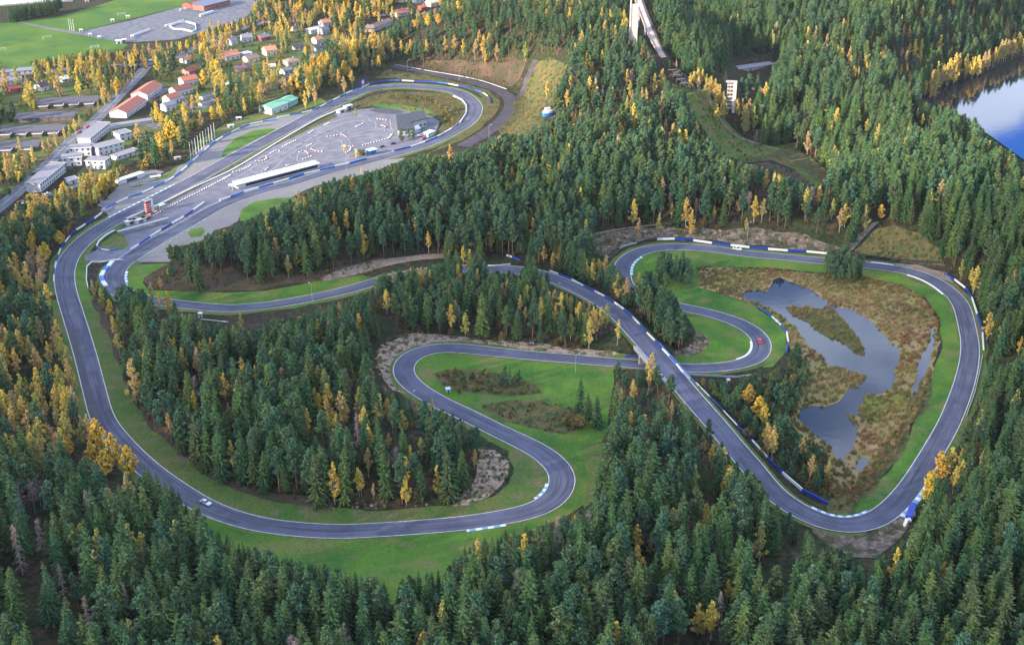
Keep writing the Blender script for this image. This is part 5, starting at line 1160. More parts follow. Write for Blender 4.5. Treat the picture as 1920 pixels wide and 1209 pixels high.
# rocks
def rock(p, r, lab, grp):
    q = pix(*p); g_ = np.random.default_rng(int(p[0] * 7 + p[1])); V = []; F = []
    for j in range(5):
        for i in range(8):
            ph = -.3 + (math.pi / 2 + .3) * j / 4; a = 2 * math.pi * i / 8; k = r * g_.uniform(.75, 1.2); V.append((math.cos(ph) * math.cos(a) * k, math.cos(ph) * math.sin(a) * k * .8, math.sin(ph) * k * .7))
    for j in range(4):
        for i in range(8): F.append((j * 8 + i, j * 8 + (i + 1) % 8, j * 8 + 8 + (i + 1) % 8, j * 8 + 8 + i))
    o = mesh("boulder", V, F, M['rock']); o.location = tuple(q); o.rotation_euler = (0, 0, p[0]); tag(o, lab, "boulder", grp)
rr_ = random.Random(3)
for poly, n_, lab in [([(1305,625),(1322,628),(1326,648),(1300,662),(1290,655)], 16, "boulder in the heap below the pine clump of the right hairpin"), ([(905,845),(940,850),(952,880),(930,915),(890,938),(895,900)], 55, "pale boulder on the rocky tip of the inner wood"), ([(700,690),(705,650),(760,625),(860,628),(960,638),(1050,650),(870,635),(765,645),(725,690),(735,725)], 80, "pale boulder on the blasted slope round the middle hairpin"), ([(1150,450),(1300,430),(1480,438),(1550,462),(1400,455),(1220,444)], 30, "boulder on the stony slope behind the upper barrier"), ([(580,940),(800,945),(840,950),(720,956),(600,952)], 14, "boulder at the foot of the inner wood beside the bottom straight")]:
    xs, ys = [p[0] for p in poly], [p[1] for p in poly]; k = 0
    while k < n_:
        p = (rr_.uniform(min(xs), max(xs)), rr_.uniform(min(ys), max(ys)))
        if inpoly([p], poly)[0]: rock(p, rr_.uniform(.3, 1.15), lab, lab.replace("boulder", "boulders")); k += 1
# ---------------- kerbs, dashes, patches ----------------
Mk = {'w': M['white'], 'b': plain("kerb_blue", (0.12, 0.30, 0.48), 0.6)}
def nearTR(p, lo=0, hi=None):
    d_ = np.hypot(*(project(TR[:, :3]) - p).T); return int(d_.argmin())
def kerb(lab, p1, p2, side, w=1.0, cols='wb', st=2.2):
    a, b = nearTR(p1), nearTR(p2)
    if a > b: a, b = b, a
    C = TR[a:b + 1]; s = np.r_[0, np.cumsum(np.linalg.norm(np.diff(C[:, :2], axis=0), axis=1))]; u = np.arange(0, s[-1], st / 2); C = np.stack([np.interp(u, s, C[:, k]) for k in range(4)], 1)
    T_ = tangents(C); n_ = np.stack((-T_[:, 1], T_[:, 0]), 1) * side; V = []; F = []
    for c, m_ in zip(C, n_):
        a_ = c[:2] + m_ * (c[3] / 2 - .2); b_ = c[:2] + m_ * (c[3] / 2 + w); V += [(*a_, c[2] + .27), (*(a_ + (b_ - a_) * .5), c[2] + .33), (*b_, c[2] + .27), (*b_, c[2] + .0)]
    mi = []
    for i in range(len(C) - 1):
        for k in range(3):
            f = (i * 4 + k, i * 4 + 4 + k, i * 4 + 5 + k, i * 4 + 1 + k); F.append(f if side < 0 else f[::-1]); mi.append((i // 2) % 2)
    o = mesh("kerb", V, F, Mk[cols[0]]); o.data.materials.append(Mk[cols[1]]); o.data.polygons.foreach_set("material_index", mi); tag(o, lab, "kerb", kind="structure")
kerb("blue and white kerb outside the bottom straight", (860,985), (945,971), 1)
kerb("blue and white kerb inside the lower S bend", (1022,948), (1054,912), -1)
kerb("blue and white kerb outside the lower right corner", (1665,960), (1712,906), -1, 1.8)
kerb("white kerb inside the lower right corner", (1516,967), (1645,972), 1, .9, 'wb')
kerb("white kerb outside the end of the back straight", (1627,498), (1670,503), -1, 1.0, 'ww')
kerb("white kerb inside the end of the back straight", (1700,509), (1783,550), 1, .8, 'ww')
kerb("white kerb inside the upper hairpin", (1168,515), (1190,476), 1, 1.0, 'wb')
kerb("white kerb inside the right hand hairpin", (1395,682), (1428,640), -1, .8, 'ww')
kerb("pale kerb along the left side of the start straight", (222,410), (345,348), 1, .9, 'wb')
kerb("white kerb inside the first bend below the paddock", (217,512), (218,535), 1, 1.0, 'wb')
def dash(lab, pts, on=2.2, off=2.6, w=.35):
    C = smooth_curve(np.array([at_z(x, y, 0) for x, y in pts]), .4, False, 1.0); T_ = tangents(C); n_ = np.stack((-T_[:, 1], T_[:, 0]), 1); V = []; F = []; k = 0; per = int((on + off) / .4); ln_ = int(on / .4)
    while k + ln_ < len(C):
        a, b = C[k], C[k + ln_]; n0, n1 = n_[k] * w / 2, n_[k + ln_] * w / 2; i = len(V)
        V += [(a[0] + n0[0], a[1] + n0[1], .275), (a[0] - n0[0], a[1] - n0[1], .275), (b[0] - n1[0], b[1] - n1[1], .275), (b[0] + n1[0], b[1] + n1[1], .275)]; F.append((i, i + 1, i + 2, i + 3)); k += per
    o = mesh("dashed_line", V, F, M['line']); tag(o, lab, "painted line", kind="structure")
dash("dashed white line along the inner side of the pit straight", [(290,444),(320,428),(345,412),(370,399),(395,386),(412,380)])
dash("dashed white line along the forest side of the pit straight", [(305,462),(330,447),(355,431),(380,414),(405,400)], 2.6, 3.4)
a, b = nearTR((142,606)), nearTR((193,786)); lo_, hi_ = min(a, b), max(a, b); C = TR[lo_:hi_]
ribbon("asphalt_patch", C, C[:, 3] / 2 - .6, C[:, 3] / 2 - 3.4 + 0 * C[:, 0], 'damp', .237, False, "dark newer strip of asphalt along the inner edge of the long bend", "asphalt", jit=.5) 
# ---------------- cars ----------------
def car_proto(col, name="car"):
    root = empty(name, (0, 0, 0)); L = 4.4
    prof = [(-2.2, .35), (-2.2, .78), (-1.5, .92), (-.85, .95), (1.75, .98), (2.15, .9), (2.2, .35)]
    def loft(pr, ws, m, nm):
        V = []; F = []; n_ = len(pr)
        for s_ in (-1, 1):
            for (x, z), w_ in zip(pr, ws): V.append((x, s_ * w_, z))
        F.append(tuple(range(n_))); F.append(tuple(range(n_, 2 * n_))[::-1])
        for i in range(n_): F.append((i, n_ + i, n_ + (i + 1) % n_, (i + 1) % n_))
        o = mesh(nm, V, F, m, root); md = o.modifiers.new("bevel", 'BEVEL'); md.width = .06; md.segments = 2; return o
    loft(prof, [.82, .86, .88, .9, .9, .86, .82], col, "body")
    loft([(-.95, .94), (-.25, 1.36), (1.0, 1.38), (1.75, .97)], [.78, .62, .62, .74], M['glass'], "windows")
    loft([(-.22, 1.37), (.0, 1.43), (.85, 1.44), (1.0, 1.385)], [.6, .58, .58, .6], col, "car_roof")
    for x in (-1.35, 1.35):
        for y in (-.82, .82):
            V = []; n_ = 14
            for s_ in (-.11, .11): V += [(x + .33 * math.cos(a), y + s_, .33 + .33 * math.sin(a)) for a in np.linspace(0, 2 * math.pi, n_, False)]
            w_ = mesh("wheel", V, [tuple(range(n_)), tuple(range(n_, 2 * n_))[::-1]] + [(i, (i + 1) % n_, n_ + (i + 1) % n_, n_ + i) for i in range(n_)], M['dark'], root)
            mb = MB(); yy = y + math.copysign(.12, y); mb.prism([(x + .18 * math.cos(a), .33 + .18 * math.sin(a)) for a in np.linspace(0, 2 * math.pi, 8, False)], 0, .01)
            mesh("rim", [(a_, yy + (b_z if y > 0 else -b_z), c_) for a_, c_, b_z in mb.V], mb.F, M['grey'], w_)
    for y in (-.6, .6):
        mb = MB(); mb.box(-2.24, -2.15, y - .16, y + .16, .6, .76); mb.build("headlight", M['white'], root)
        mb = MB(); mb.box(2.15, 2.24, y - .16, y + .16, .66, .82); mb.build("tail_light", M['red'], root)
    return root
CARC = dict(silver=plain("silver_car_paint", (.62, .66, .74), .3, .05, 1, .2, .5), cream=plain("pale_green_car_paint", (.66, .70, .55), .3, .05, 1, 0, .5), red=plain("red_car_paint", (.55, .03, .03), .3, .05, 1, 0, .5), white=plain("white_car_paint", (.8, .8, .8), .3, .05, 1, 0, .5), dark=plain("dark_car_paint", (.03, .035, .05), .3, .05, 1, 0, .5))
protos = {}
def car(c, p, rz, lab, grp=None, name="car", s=1.0, z=.2):
    if c not in protos: o = protos[c] = car_proto(CARC[c])
    else: o = copy_tree(protos[c])
    q = pix(*p); o.location = (q[0], q[1], q[2] + z); o.rotation_euler = (0, 0, rz); o.scale = (s, s, s); tag(o, lab, "car", grp)
    qq = project([(q[0], q[1], q[2] + 1)]); KEEPOUT.append((qq[0, 0] - 5, qq[0, 1] - 3, qq[0, 0] + 5, qq[0, 1] + 3))
def trk_dir(p):
    i = nearTR(p); return math.atan2(TRT[i, 1], TRT[i, 0])
car('silver', (386,945), trk_dir((386,945)), "silver racing car with dark windows at the start of the bottom straight", "cars driving on the circuit", s=1.12)
car('cream', (1382,469), trk_dir((1382,469)), "pale cream racing car on the upper back straight", "cars driving on the circuit", s=1.12)
car('red', (1424,642), trk_dir((1424,642)), "red racing car in the right hand hairpin", "cars driving on the circuit", s=1.1)
for c, p, rz, lab in [('dark',(736,271),.6,"dark car parked at the corner of the kart building"), ('dark',(716,277),.6,"dark car standing alone below the kart track"), ('red',(793,262),.9,"red car parked beside the blue barrier"), ('red',(164,240),.9,"red car on the verge nearer the car port"), ('red',(148,250),.9,"red car on the verge of the wide street"), ('dark',(61,328),.9,"dark car on the verge of the wide street"), ('white',(64,337),.9,"white car driving on the wide street"), ('white',(221,124),.1,"white car on the road under the orange trees"), ('white',(284,115),.2,"white car at the bend of the road by the birches"), ('red',(39,381),.2,"red car parked at the lower left end of the wide street"), ('white',(48,383),.3,"white car parked beside the red one at the lower left"), ('red',(217,238),.2,"red car under the long car port"), ('dark',(363,206),.4,"dark car in the lane by the garages"), ('white',(448,55),.4,"white car on the stadium road"), ('white',(481,41),.3,"white car further up the stadium road"), ('white',(88,366),.6,"white car in front of the longest terrace"), ('dark',(110,246),.9,"dark car turning out beside the third row house"), ('white',(305,127),.2,"white car half hidden by the junction trees"), ('white',(384,268),.4,"white car on the kart building forecourt")]:
    if lab.endswith("forecourt"): p = (789,256)
    car(c, p, rz, lab, "parked and passing cars in town and paddock", z=.25)
def caravan(p, rz, lab):
    q = pix(*p); root = empty("caravan", tuple(q), rz); tag(root, lab, "caravan", "caravans in the gardens")
    m = MB(); m.prism([(-3, .5), (-3.2, 1.6), (-2.6, 2.6), (2.8, 2.6), (3.1, 1.5), (3, .5)], -1.1, 1.1); V = [(x, z, y) for x, y, z in m.V]; mesh("body", V, m.F, M['white'], root)
    m = MB(); [m.box(x - .6, x + .6, -1.14, -1.09, 1.4, 2.0) for x in (-1.6, .2, 1.8)]; m.build("window", M['glass'], root)
    for y in (-.95, .95): m = MB(); m.box(-.4, .4, y - .1, y + .1, 0, .55); m.build("wheel", M['dark'], root)
    KEEPOUT.append(tuple(project([tuple(q)])[0] - 6) + tuple(project([tuple(q)])[0] + 4))
caravan((511,126), .2, "white caravan parked below the beige hip roofed villa"); caravan((461,104), .1, "white caravan between the orange roofed villas")
hut((668,296), 1.0, 1.0, 5.5, ("yellow_boards", (0.6, 0.42, 0.05)), ("yellow_boards", (0.6, 0.42, 0.05)), "yellow post at the lower edge of the kart track", "signal_post", "post", "yellow posts of the kart track", 0)
hut((646,286), .9, .9, 5.0, ("yellow_boards", (0.6, 0.42, 0.05)), ("yellow_boards", (0.6, 0.42, 0.05)), "yellow post inside the ring of kart blocks", "signal_post", "post", "yellow posts of the kart track", 0)
# ---------------- tree models (height 1 unit = 1 m, built at real size) ----------------
def quads_mesh(name, Q, m, parent=None):
    """Q: (n,4,3) array of separate leaf-sized quads"""
    Q = np.asarray(Q, np.float32); n = len(Q)
    me = bpy.data.meshes.new(name)
    me.vertices.add(n * 4); me.vertices.foreach_set("co", Q.reshape(-1))
    me.loops.add(n * 4); me.loops.foreach_set("vertex_index", np.arange(n * 4, dtype=np.int32))
    me.polygons.add(n); me.polygons.foreach_set("loop_start", np.arange(0, n * 4, 4, dtype=np.int32))
    me.update(calc_edges=True); me.materials.append(m)
    return me

def leafquads(C, size, g, flat=0.0, asp=1.0):
    """randomly turned quads centred at C; flat=1 keeps them near horizontal"""
    n = len(C); u = g.normal(size=(n, 3)); u[:, 2] *= (1 - flat * 0.7); u /= np.linalg.norm(u, axis=1)[:, None]
    v = g.normal(size=(n, 3)); v[:, 2] *= (1 - flat * 0.7); v -= u * (u * v).sum(1)[:, None]; v /= np.linalg.norm(v, axis=1)[:, None] + 1e-6
    s = (np.asarray(size) * g.uniform(0.6, 1.3, n))[:, None] * 0.5
    u *= s * asp; v *= s
    return np.stack((C - u - v, C + u - v * 0.6, C + u * 0.7 + v, C - u * 0.8 + v * 0.8), 1)

def spruce_model(seed, Ht=21.0, R=3.1, base=0.08, dens=1.0):
    g = np.random.default_rng(seed); Q = []
    z = base * Ht; zs = []
    while z < Ht - 0.5:
        zs.append(z); z += (0.60 + 0.35 * (1 - z / Ht)) / dens
    for z in zs:
        t = (z - base * Ht) / (Ht * (1 - base))
        L0 = R * (1 - t) ** 0.72 * (0.62 + 0.38 * min(1, (t + 0.12) / 0.25)) + 0.22
        nb = int(5 + 4 * (1 - t)); a0 = g.uniform(0, 6.28)
        for k in range(nb):
            if g.random() < 0.07: continue
            a = a0 + 6.283 * k / nb + g.normal(0, 0.16); L = L0 * g.uniform(0.62, 1.18)
            d = np.array((math.cos(a), math.sin(a), 0)); s = np.array((-d[1], d[0], 0)); zz = z + g.normal(0, 0.15)
            m = max(3, int(L / 0.36))
            for i in range(m):
                f0 = i / m; f1 = (i + 1.25) / m
                def pt(f): return d * (L * f) + np.array((0, 0, zz + 0.30 * L * (1 - t) * f * 0.4 - 0.62 * L * f * f * (0.55 + 0.6 * (1 - t)) + 0.28 * L * f ** 3.2))
                p0, p1 = pt(f0), pt(f1)
                w = (0.52 * (1 - f0) ** 0.6 + 0.14) * min(1.0, L / 1.6) * g.uniform(0.8, 1.3)
                dr = np.array((0, 0, -w * 0.62))
                Q.append((p0, p1, p1 + s * w * 0.6 + dr * 0.8, p0 + s * w + dr))
                Q.append((p0, p0 - s * w + dr, p1 - s * w * 0.6 + dr * 0.8, p1))
    for i in range(5):      # leader
        a = g.uniform(0, 6.28); d = np.array((math.cos(a), math.sin(a), 0)) * 0.16
        Q.append(((0, 0, Ht + 0.3), tuple(d + (0, 0, Ht - 0.9)), (0, 0, Ht - 1.1), tuple(-d + (0, 0, Ht - 0.9))))
    return np.array(Q)

def clump_crown(g, centres, radii, n, size, flat=0.3, squash=0.7, shell=0.55):
    out = []
    for c, r in zip(centres, radii):
        k = int(n * r * r)
        v = g.normal(size=(k, 3)); v /= np.linalg.norm(v, axis=1)[:, None]
        rr = r * (shell + (1 - shell) * g.random(k)) * np.where(g.random(k) < 0.12, 1.25, 1)
        P = v * rr[:, None] * (1, 1, squash) + c
        out.append(leafquads(P, size, g, flat))
    return np.vstack(out)

def pine_model(seed, Ht=19.0, R=2.7, cb=0.42):
    g = np.random.default_rng(seed); C = []; r = []; zc = Ht * cb
    for i in range(26):
        t = (i + g.random()) / 26; z = zc + (Ht - zc) * t
        rad_ = R * math.sin(math.pi * min(0.97, 0.22 + 0.74 * t)) ** 0.8 * (1 if t < .8 else 0.8)
        a = i * 2.4 + g.normal(0, .5); q = rad_ * g.uniform(0.25, 0.8)
        C.append((q * math.cos(a), q * math.sin(a), z)); r.append(g.uniform(0.9, 1.4) * (1.0 - 0.35 * t))
    C.append((0, 0, Ht - 0.7)); r.append(0.9)
    return clump_crown(g, np.array(C), r, 95, 0.44, 0.35, 0.66), np.array(C)

def birch_model(seed, Ht=17.0, R=1.9, cb=0.22, top=0.62, n=46, size=0.38, nc=56):
    g = np.random.default_rng(seed); C = []; r = []
    for i in range(nc):
        t = (i + g.random()) / nc; z = Ht * (cb + (0.97 - cb) * t)
        prof = math.sin(math.pi * (t ** top) * 0.93 + 0.12)
        a = g.uniform(0, 6.28); q = R * max(prof, 0.08) * g.uniform(0.1, 0.95)
        C.append((q * math.cos(a), q * math.sin(a), z)); r.append(g.uniform(0.55, 0.95) * (0.55 + 0.45 * prof))
    return clump_crown(g, np.array(C), r, n, size, 0.1, 1.05, 0.3), np.array(C)

def trunk_mb(Ht, r0, g, limbs=None, frac=0.95, lean=0.15):
    mb = MB(); pts = [(lean * math.sin(t * 4 + g.random()) * t, lean * math.cos(t * 3) * t, -0.8 + (Ht * frac + 0.8) * t) for t in np.linspace(0, 1, 6)]
    mb.tube(pts, [r0 * (1 - 0.85 * t) for t in np.linspace(0, 1, 6)], 6)
    if limbs is not None:
        for c in limbs:
            z0 = max(0.5, c[2] - 0.9 - 0.3 * math.hypot(c[0], c[1])); mb.beam((0, 0, z0), tuple(c), 0.09)
    return mb

def bare_model(seed, Ht, R, conif=False):
    g = np.random.default_rng(seed); mb = MB(); mb.tube([(0, 0, -0.5), (0.1, 0, Ht * .5), (0, 0, Ht)], [0.2, 0.12, 0.03], 6)
    Q = []
    nb = 70 if conif else 46
    for i in range(nb):
        t = (i + g.random()) / nb; z = Ht * (0.15 + 0.83 * t) if conif else Ht * (0.3 + 0.62 * t)
        a = g.uniform(0, 6.28); L = R * (1 - t * (0.9 if conif else 0.6)) * g.uniform(0.6, 1.1)
        d = np.array((math.cos(a), math.sin(a), -0.15 if conif else 0.75)); e = np.array((0, 0, z)) + d * L
        mb.beam((0, 0, z), tuple(e), 0.07, 0.07)
        for k in range(14 if conif else 20):
            f = g.uniform(0.3, 1.0); p = np.array((0, 0, z)) + d * L * f; w = g.normal(size=3) * 0.35 + d * 0.45
            if conif: w[2] -= 0.35
            s = np.cross(w, (0.3, 0.2, 1)); s = s / (np.linalg.norm(s) + 1e-6) * 0.025
            Q.append((p - s, p + s, p + w + s * .4, p + w - s * .4))
    return mb, np.array(Q)

TREES = {}      # kind -> list of (crown mesh, trunk mesh, height)
def reg(kind, crown, tmb, tm, Ht):
    tm_o = bpy.data.meshes.new(kind + "_trunk")
    tm_o.from_pydata(tmb.V, [], tmb.F); tm_o.update(); tm_o.materials.append(M[tm])
    TREES.setdefault(kind, []).append((crown, tm_o, Ht))
for s in range(7):
    g = np.random.default_rng(100 + s)
    H_ = 21.0; R_ = (3.4, 3.9, 3.0, 3.6, 3.1, 4.1, 2.8)[s]
    reg('spruce', quads_mesh("spruce_crown", spruce_model(100 + s, H_, R_, (0.06, 0.05, 0.1, 0.22, 0.14, 0.07, 0.1)[s]), M['spruce']), trunk_mb(H_, 0.22, g, None, 0.97, 0.05), 'bark', H_)
for s in range(6):
    g = np.random.default_rng(200 + s); H_ = 19.0
    Q, C = pine_model(200 + s, H_, (2.8, 3.2, 2.5, 3.0, 2.7, 3.5)[s], (0.40, 0.45, 0.50, 0.34, 0.42, 0.38)[s])
    reg('pine', quads_mesh("pine_crown", Q, M['pine']), trunk_mb(H_, 0.24, g, C, 0.96, 0.3), 'pinebark', H_)
for s in range(4):      # young bushy pines, green to the ground
    g = np.random.default_rng(250 + s); H_ = 10.0
    Q, C = birch_model(250 + s, H_, (1.9, 2.3, 2.1, 1.7)[s], 0.08, 0.6, 52, 0.40, 40)
    reg('youngpine', quads_mesh("young_pine_crown", Q, M['pine']), trunk_mb(H_, 0.16, g, C[:20], 0.9, 0.1), 'pinebark', H_)
for s in range(6):
    g = np.random.default_rng(300 + s); H_ = 17.0
    Q, C = birch_model(300 + s, H_, (2.3, 2.6, 3.1, 2.1, 2.8, 2.5)[s], (0.22, 0.16, 0.12, 0.28, 0.18, 0.24)[s], (0.62, 0.7, 0.58, 0.66, 0.6, 0.8)[s], 84 if s != 3 else 44)
    reg('birch', quads_mesh("birch_crown", Q, M['birch']), trunk_mb(H_, 0.16, g, C, 0.94, 0.2), 'birchbark', H_)
for s in range(3):
    g = np.random.default_rng(330 + s); H_ = 14.0
    Q, C = birch_model(330 + s, H_, (3.4, 3.9, 3.0)[s], 0.14, 0.72, 75, 0.42, 90)
    reg('maple', quads_mesh("maple_crown", Q, M['gold']), trunk_mb(H_, 0.3, g, C, 0.85, 0.2), 'bark', H_)
for s in range(5):
    g = np.random.default_rng(400 + s); H_ = 4.0
    Q, C = birch_model(400 + s, H_, (1.5, 1.9, 1.3, 2.2, 1.6)[s], 0.08, 0.8, 60, 0.30, 22)
    reg('bush', quads_mesh("bush_crown", Q, M['willow']), trunk_mb(H_, 0.07, g, C, 0.7, 0.2), 'bark', H_)
for s in range(4):
    g = np.random.default_rng(600 + s); Q = []
    for i in range(70):
        a = g.uniform(0, 6.28); q = g.uniform(0, .75); p = np.array((q * math.cos(a), q * math.sin(a), 0)); h_ = g.uniform(.6, 1.2); w = g.normal(0, .18, 3); w[2] = h_
        sd = np.array((-math.sin(a), math.cos(a), 0)) * .05; Q.append((p - sd, p + sd, p + w + sd * .3, p + w - sd * .3))
    tb = MB(); tb.tube([(0, 0, -.1), (0, 0, .3)], [.05, .02], 4); reg('tuft', quads_mesh("reed_tuft", np.array(Q), M['reed']), tb, 'bark', 1.0)
for s in range(3):
    mb, Q = bare_model(500 + s, 15.0, 2.6); reg('bare', quads_mesh("bare_crown", Q, M['twig']), mb, 'deadbark', 15.0)
for s in range(2):
    mb, Q = bare_model(510 + s, 18.0, 2.2, True); reg('dead', quads_mesh("dead_crown", Q, M['twig']), mb, 'deadbark', 18.0)
for k, v in TREES.items():
    print("MODEL", k, [len(c[0].polygons) for c in v])

# ---------------- where trees may not stand or hide what is behind (photo outlines) ----------------
OPEN = [
 [(-40,412),(20,365),(80,312),(130,262),(180,219),(225,172),(262,134),(278,140),(238,186),(190,233),(135,281),(80,334),(20,392),(-20,425)],
 [(108,470),(100,515),(103,560),(120,640),(150,730),(172,798),(205,803),(250,850),(320,905),(366,950),(395,985),(470,975),(560,985),(600,952),(520,934),(440,917),(370,882),(330,842),(290,802),(255,762),(232,702),(212,642),(188,592),(172,562),(160,490),(150,470)],
 [(395,985),(450,1012),(520,1035),(640,1060),(715,1086),(770,1075),(850,1050),(880,1010),(960,990),(1060,962),(1100,945),(1125,900),(1122,830),(1128,812),(1070,812),(1000,790),(900,745),(850,725),(820,752),(862,784),(905,806),(950,832),(905,838),(898,880),(885,915),(850,942),(780,950),(680,955),(600,950),(560,985)],
 [(693,650),(705,638),(765,622),(830,628),(900,637),(1000,650),(1100,660),(1205,670),(1205,692),(1148,697),(1142,760),(1132,812),(1070,812),(1000,826),(955,820),(880,790),(830,765),(800,750),(765,742),(735,730),(700,710),(695,690)],
 [(1028,505),(1072,520),(1152,560),(1215,620),(1275,690),(1320,740),(1365,795),(1430,860),(1500,915),(1560,945),(1600,1003),(1560,1000),(1515,985),(1470,958),(1442,925),(1432,900),(1410,880),(1395,868),(1370,845),(1350,822),(1340,800),(1318,785),(1290,755),(1262,725),(1250,700),(1230,690),(1205,662),(1180,630),(1152,598),(1122,573),(1095,558),(1060,545),(1033,530)],
 [(1110,440),(1180,430),(1330,428),(1480,432),(1560,460),(1590,465),(1645,425),(1690,425),(1745,460),(1785,510),(1840,580),(1848,640),(1843,700),(1825,765),(1798,810),(1775,845),(1750,858),(1732,890),(1716,925),(1722,945),(1712,985),(1685,1015),(1630,1045),(1590,1035),(1540,1010),(1515,990),(1475,960),(1445,930),(1450,890),(1440,800),(1440,700),(1478,620),(1450,590),(1400,570),(1340,550),(1272,565),(1250,535),(1228,508),(1200,500),(1176,515),(1162,505),(1150,480),(1125,470)],
 [(1252,535),(1272,565),(1285,590),(1303,612),(1303,640),(1290,655),(1255,665),(1270,685),(1290,705),(1370,712),(1400,700),(1445,695),(1470,665),(1478,620),(1450,590),(1400,570),(1340,550),(1300,540)],
 [(105,515),(108,470),(135,440),(165,410),(175,385),(200,375),(240,330),(285,320),(330,300),(355,272),(375,255),(420,232),(470,215),(520,208),(560,200),(600,180),(640,160),(668,140),(700,138),(760,135),(840,150),(895,162),(928,188),(922,215),(893,243),(862,262),(830,275),(800,285),(760,298),(700,318),(640,330),(600,345),(560,365),(520,385),(475,405),(430,425),(400,432),(370,452),(310,462),(300,490),(262,512),(225,530),(213,550),(197,538),(180,520),(165,525),(145,560)],
 [(225,530),(262,505),(318,492),(300,510),(275,530),(300,545),(380,550),(450,545),(520,535),(580,527),(640,514),(700,500),(715,510),(700,528),(685,545),(650,560),(600,575),(560,590),(480,600),(430,598),(375,590),(330,580),(330,560),(310,552),(270,542)],
 [(600,520),(640,505),(690,490),(780,478),(830,478),(835,488),(770,500),(700,515),(640,528)],
 [(735,125),(860,122),(950,130),(990,105),(1050,110),(1068,122),(1045,160),(1020,225),(990,245),(940,250),(900,268),(860,285),(800,292),(900,250),(930,200),(900,160),(840,148),(760,138),(700,140)],
 [(1285,165),(1302,163),(1330,188),(1352,235),(1395,262),(1440,280),(1480,268),(1522,300),(1560,332),(1540,345),(1500,338),(1450,318),(1400,305),(1372,296),(1345,275),(1322,245),(1300,205)],
 [(-200,-100),(620,-100),(480,0),(462,30),(385,52),(345,75),(300,80),(290,92),(232,92),(180,92),(100,104),(60,112),(40,125),(0,112),(-200,115)],
 [(1725,186),(1755,168),(1790,155),(1840,142),(1875,125),(1920,107),(2000,80),(2000,345),(1920,305),(1890,278),(1850,250),(1830,222),(1775,198)],
 [(905,486),(960,484),(985,496),(975,510),(930,505)],
 [(375,590),(480,600),(510,612),(480,616),(380,600)],
 [(1410,108),(1455,108),(1455,120),(1370,120),(1365,108)],
 [(1180,-20),(1205,-20),(1232,70),(1262,115),(1300,165),(1262,160),(1235,118),(1212,75),(1197,60),(1193,72),(1180,72)],
 [(270,470),(318,465),(318,490),(300,492)],
]
ALLOW = [
 [(1292,706),(1370,716),(1400,706),(1440,702),(1478,668),(1492,640),(1515,650),(1522,700),(1508,740),(1480,780),(1487,805),(1525,825),(1560,850),(1568,880),(1558,910),(1525,922),(1480,895),(1430,850),(1365,788),(1320,735)],
 [(1226,476),(1308,478),(1314,510),(1296,540),(1255,535),(1228,508)],
 [(1548,470),(1618,470),(1628,500),(1622,532),(1545,528),(1535,500)],
]
def is_open(P):
    o = np.zeros(len(P), bool)
    for p in OPEN: o |= inpoly(P, p)
    for p in ALLOW: o &= ~inpoly(P, p)
    return o

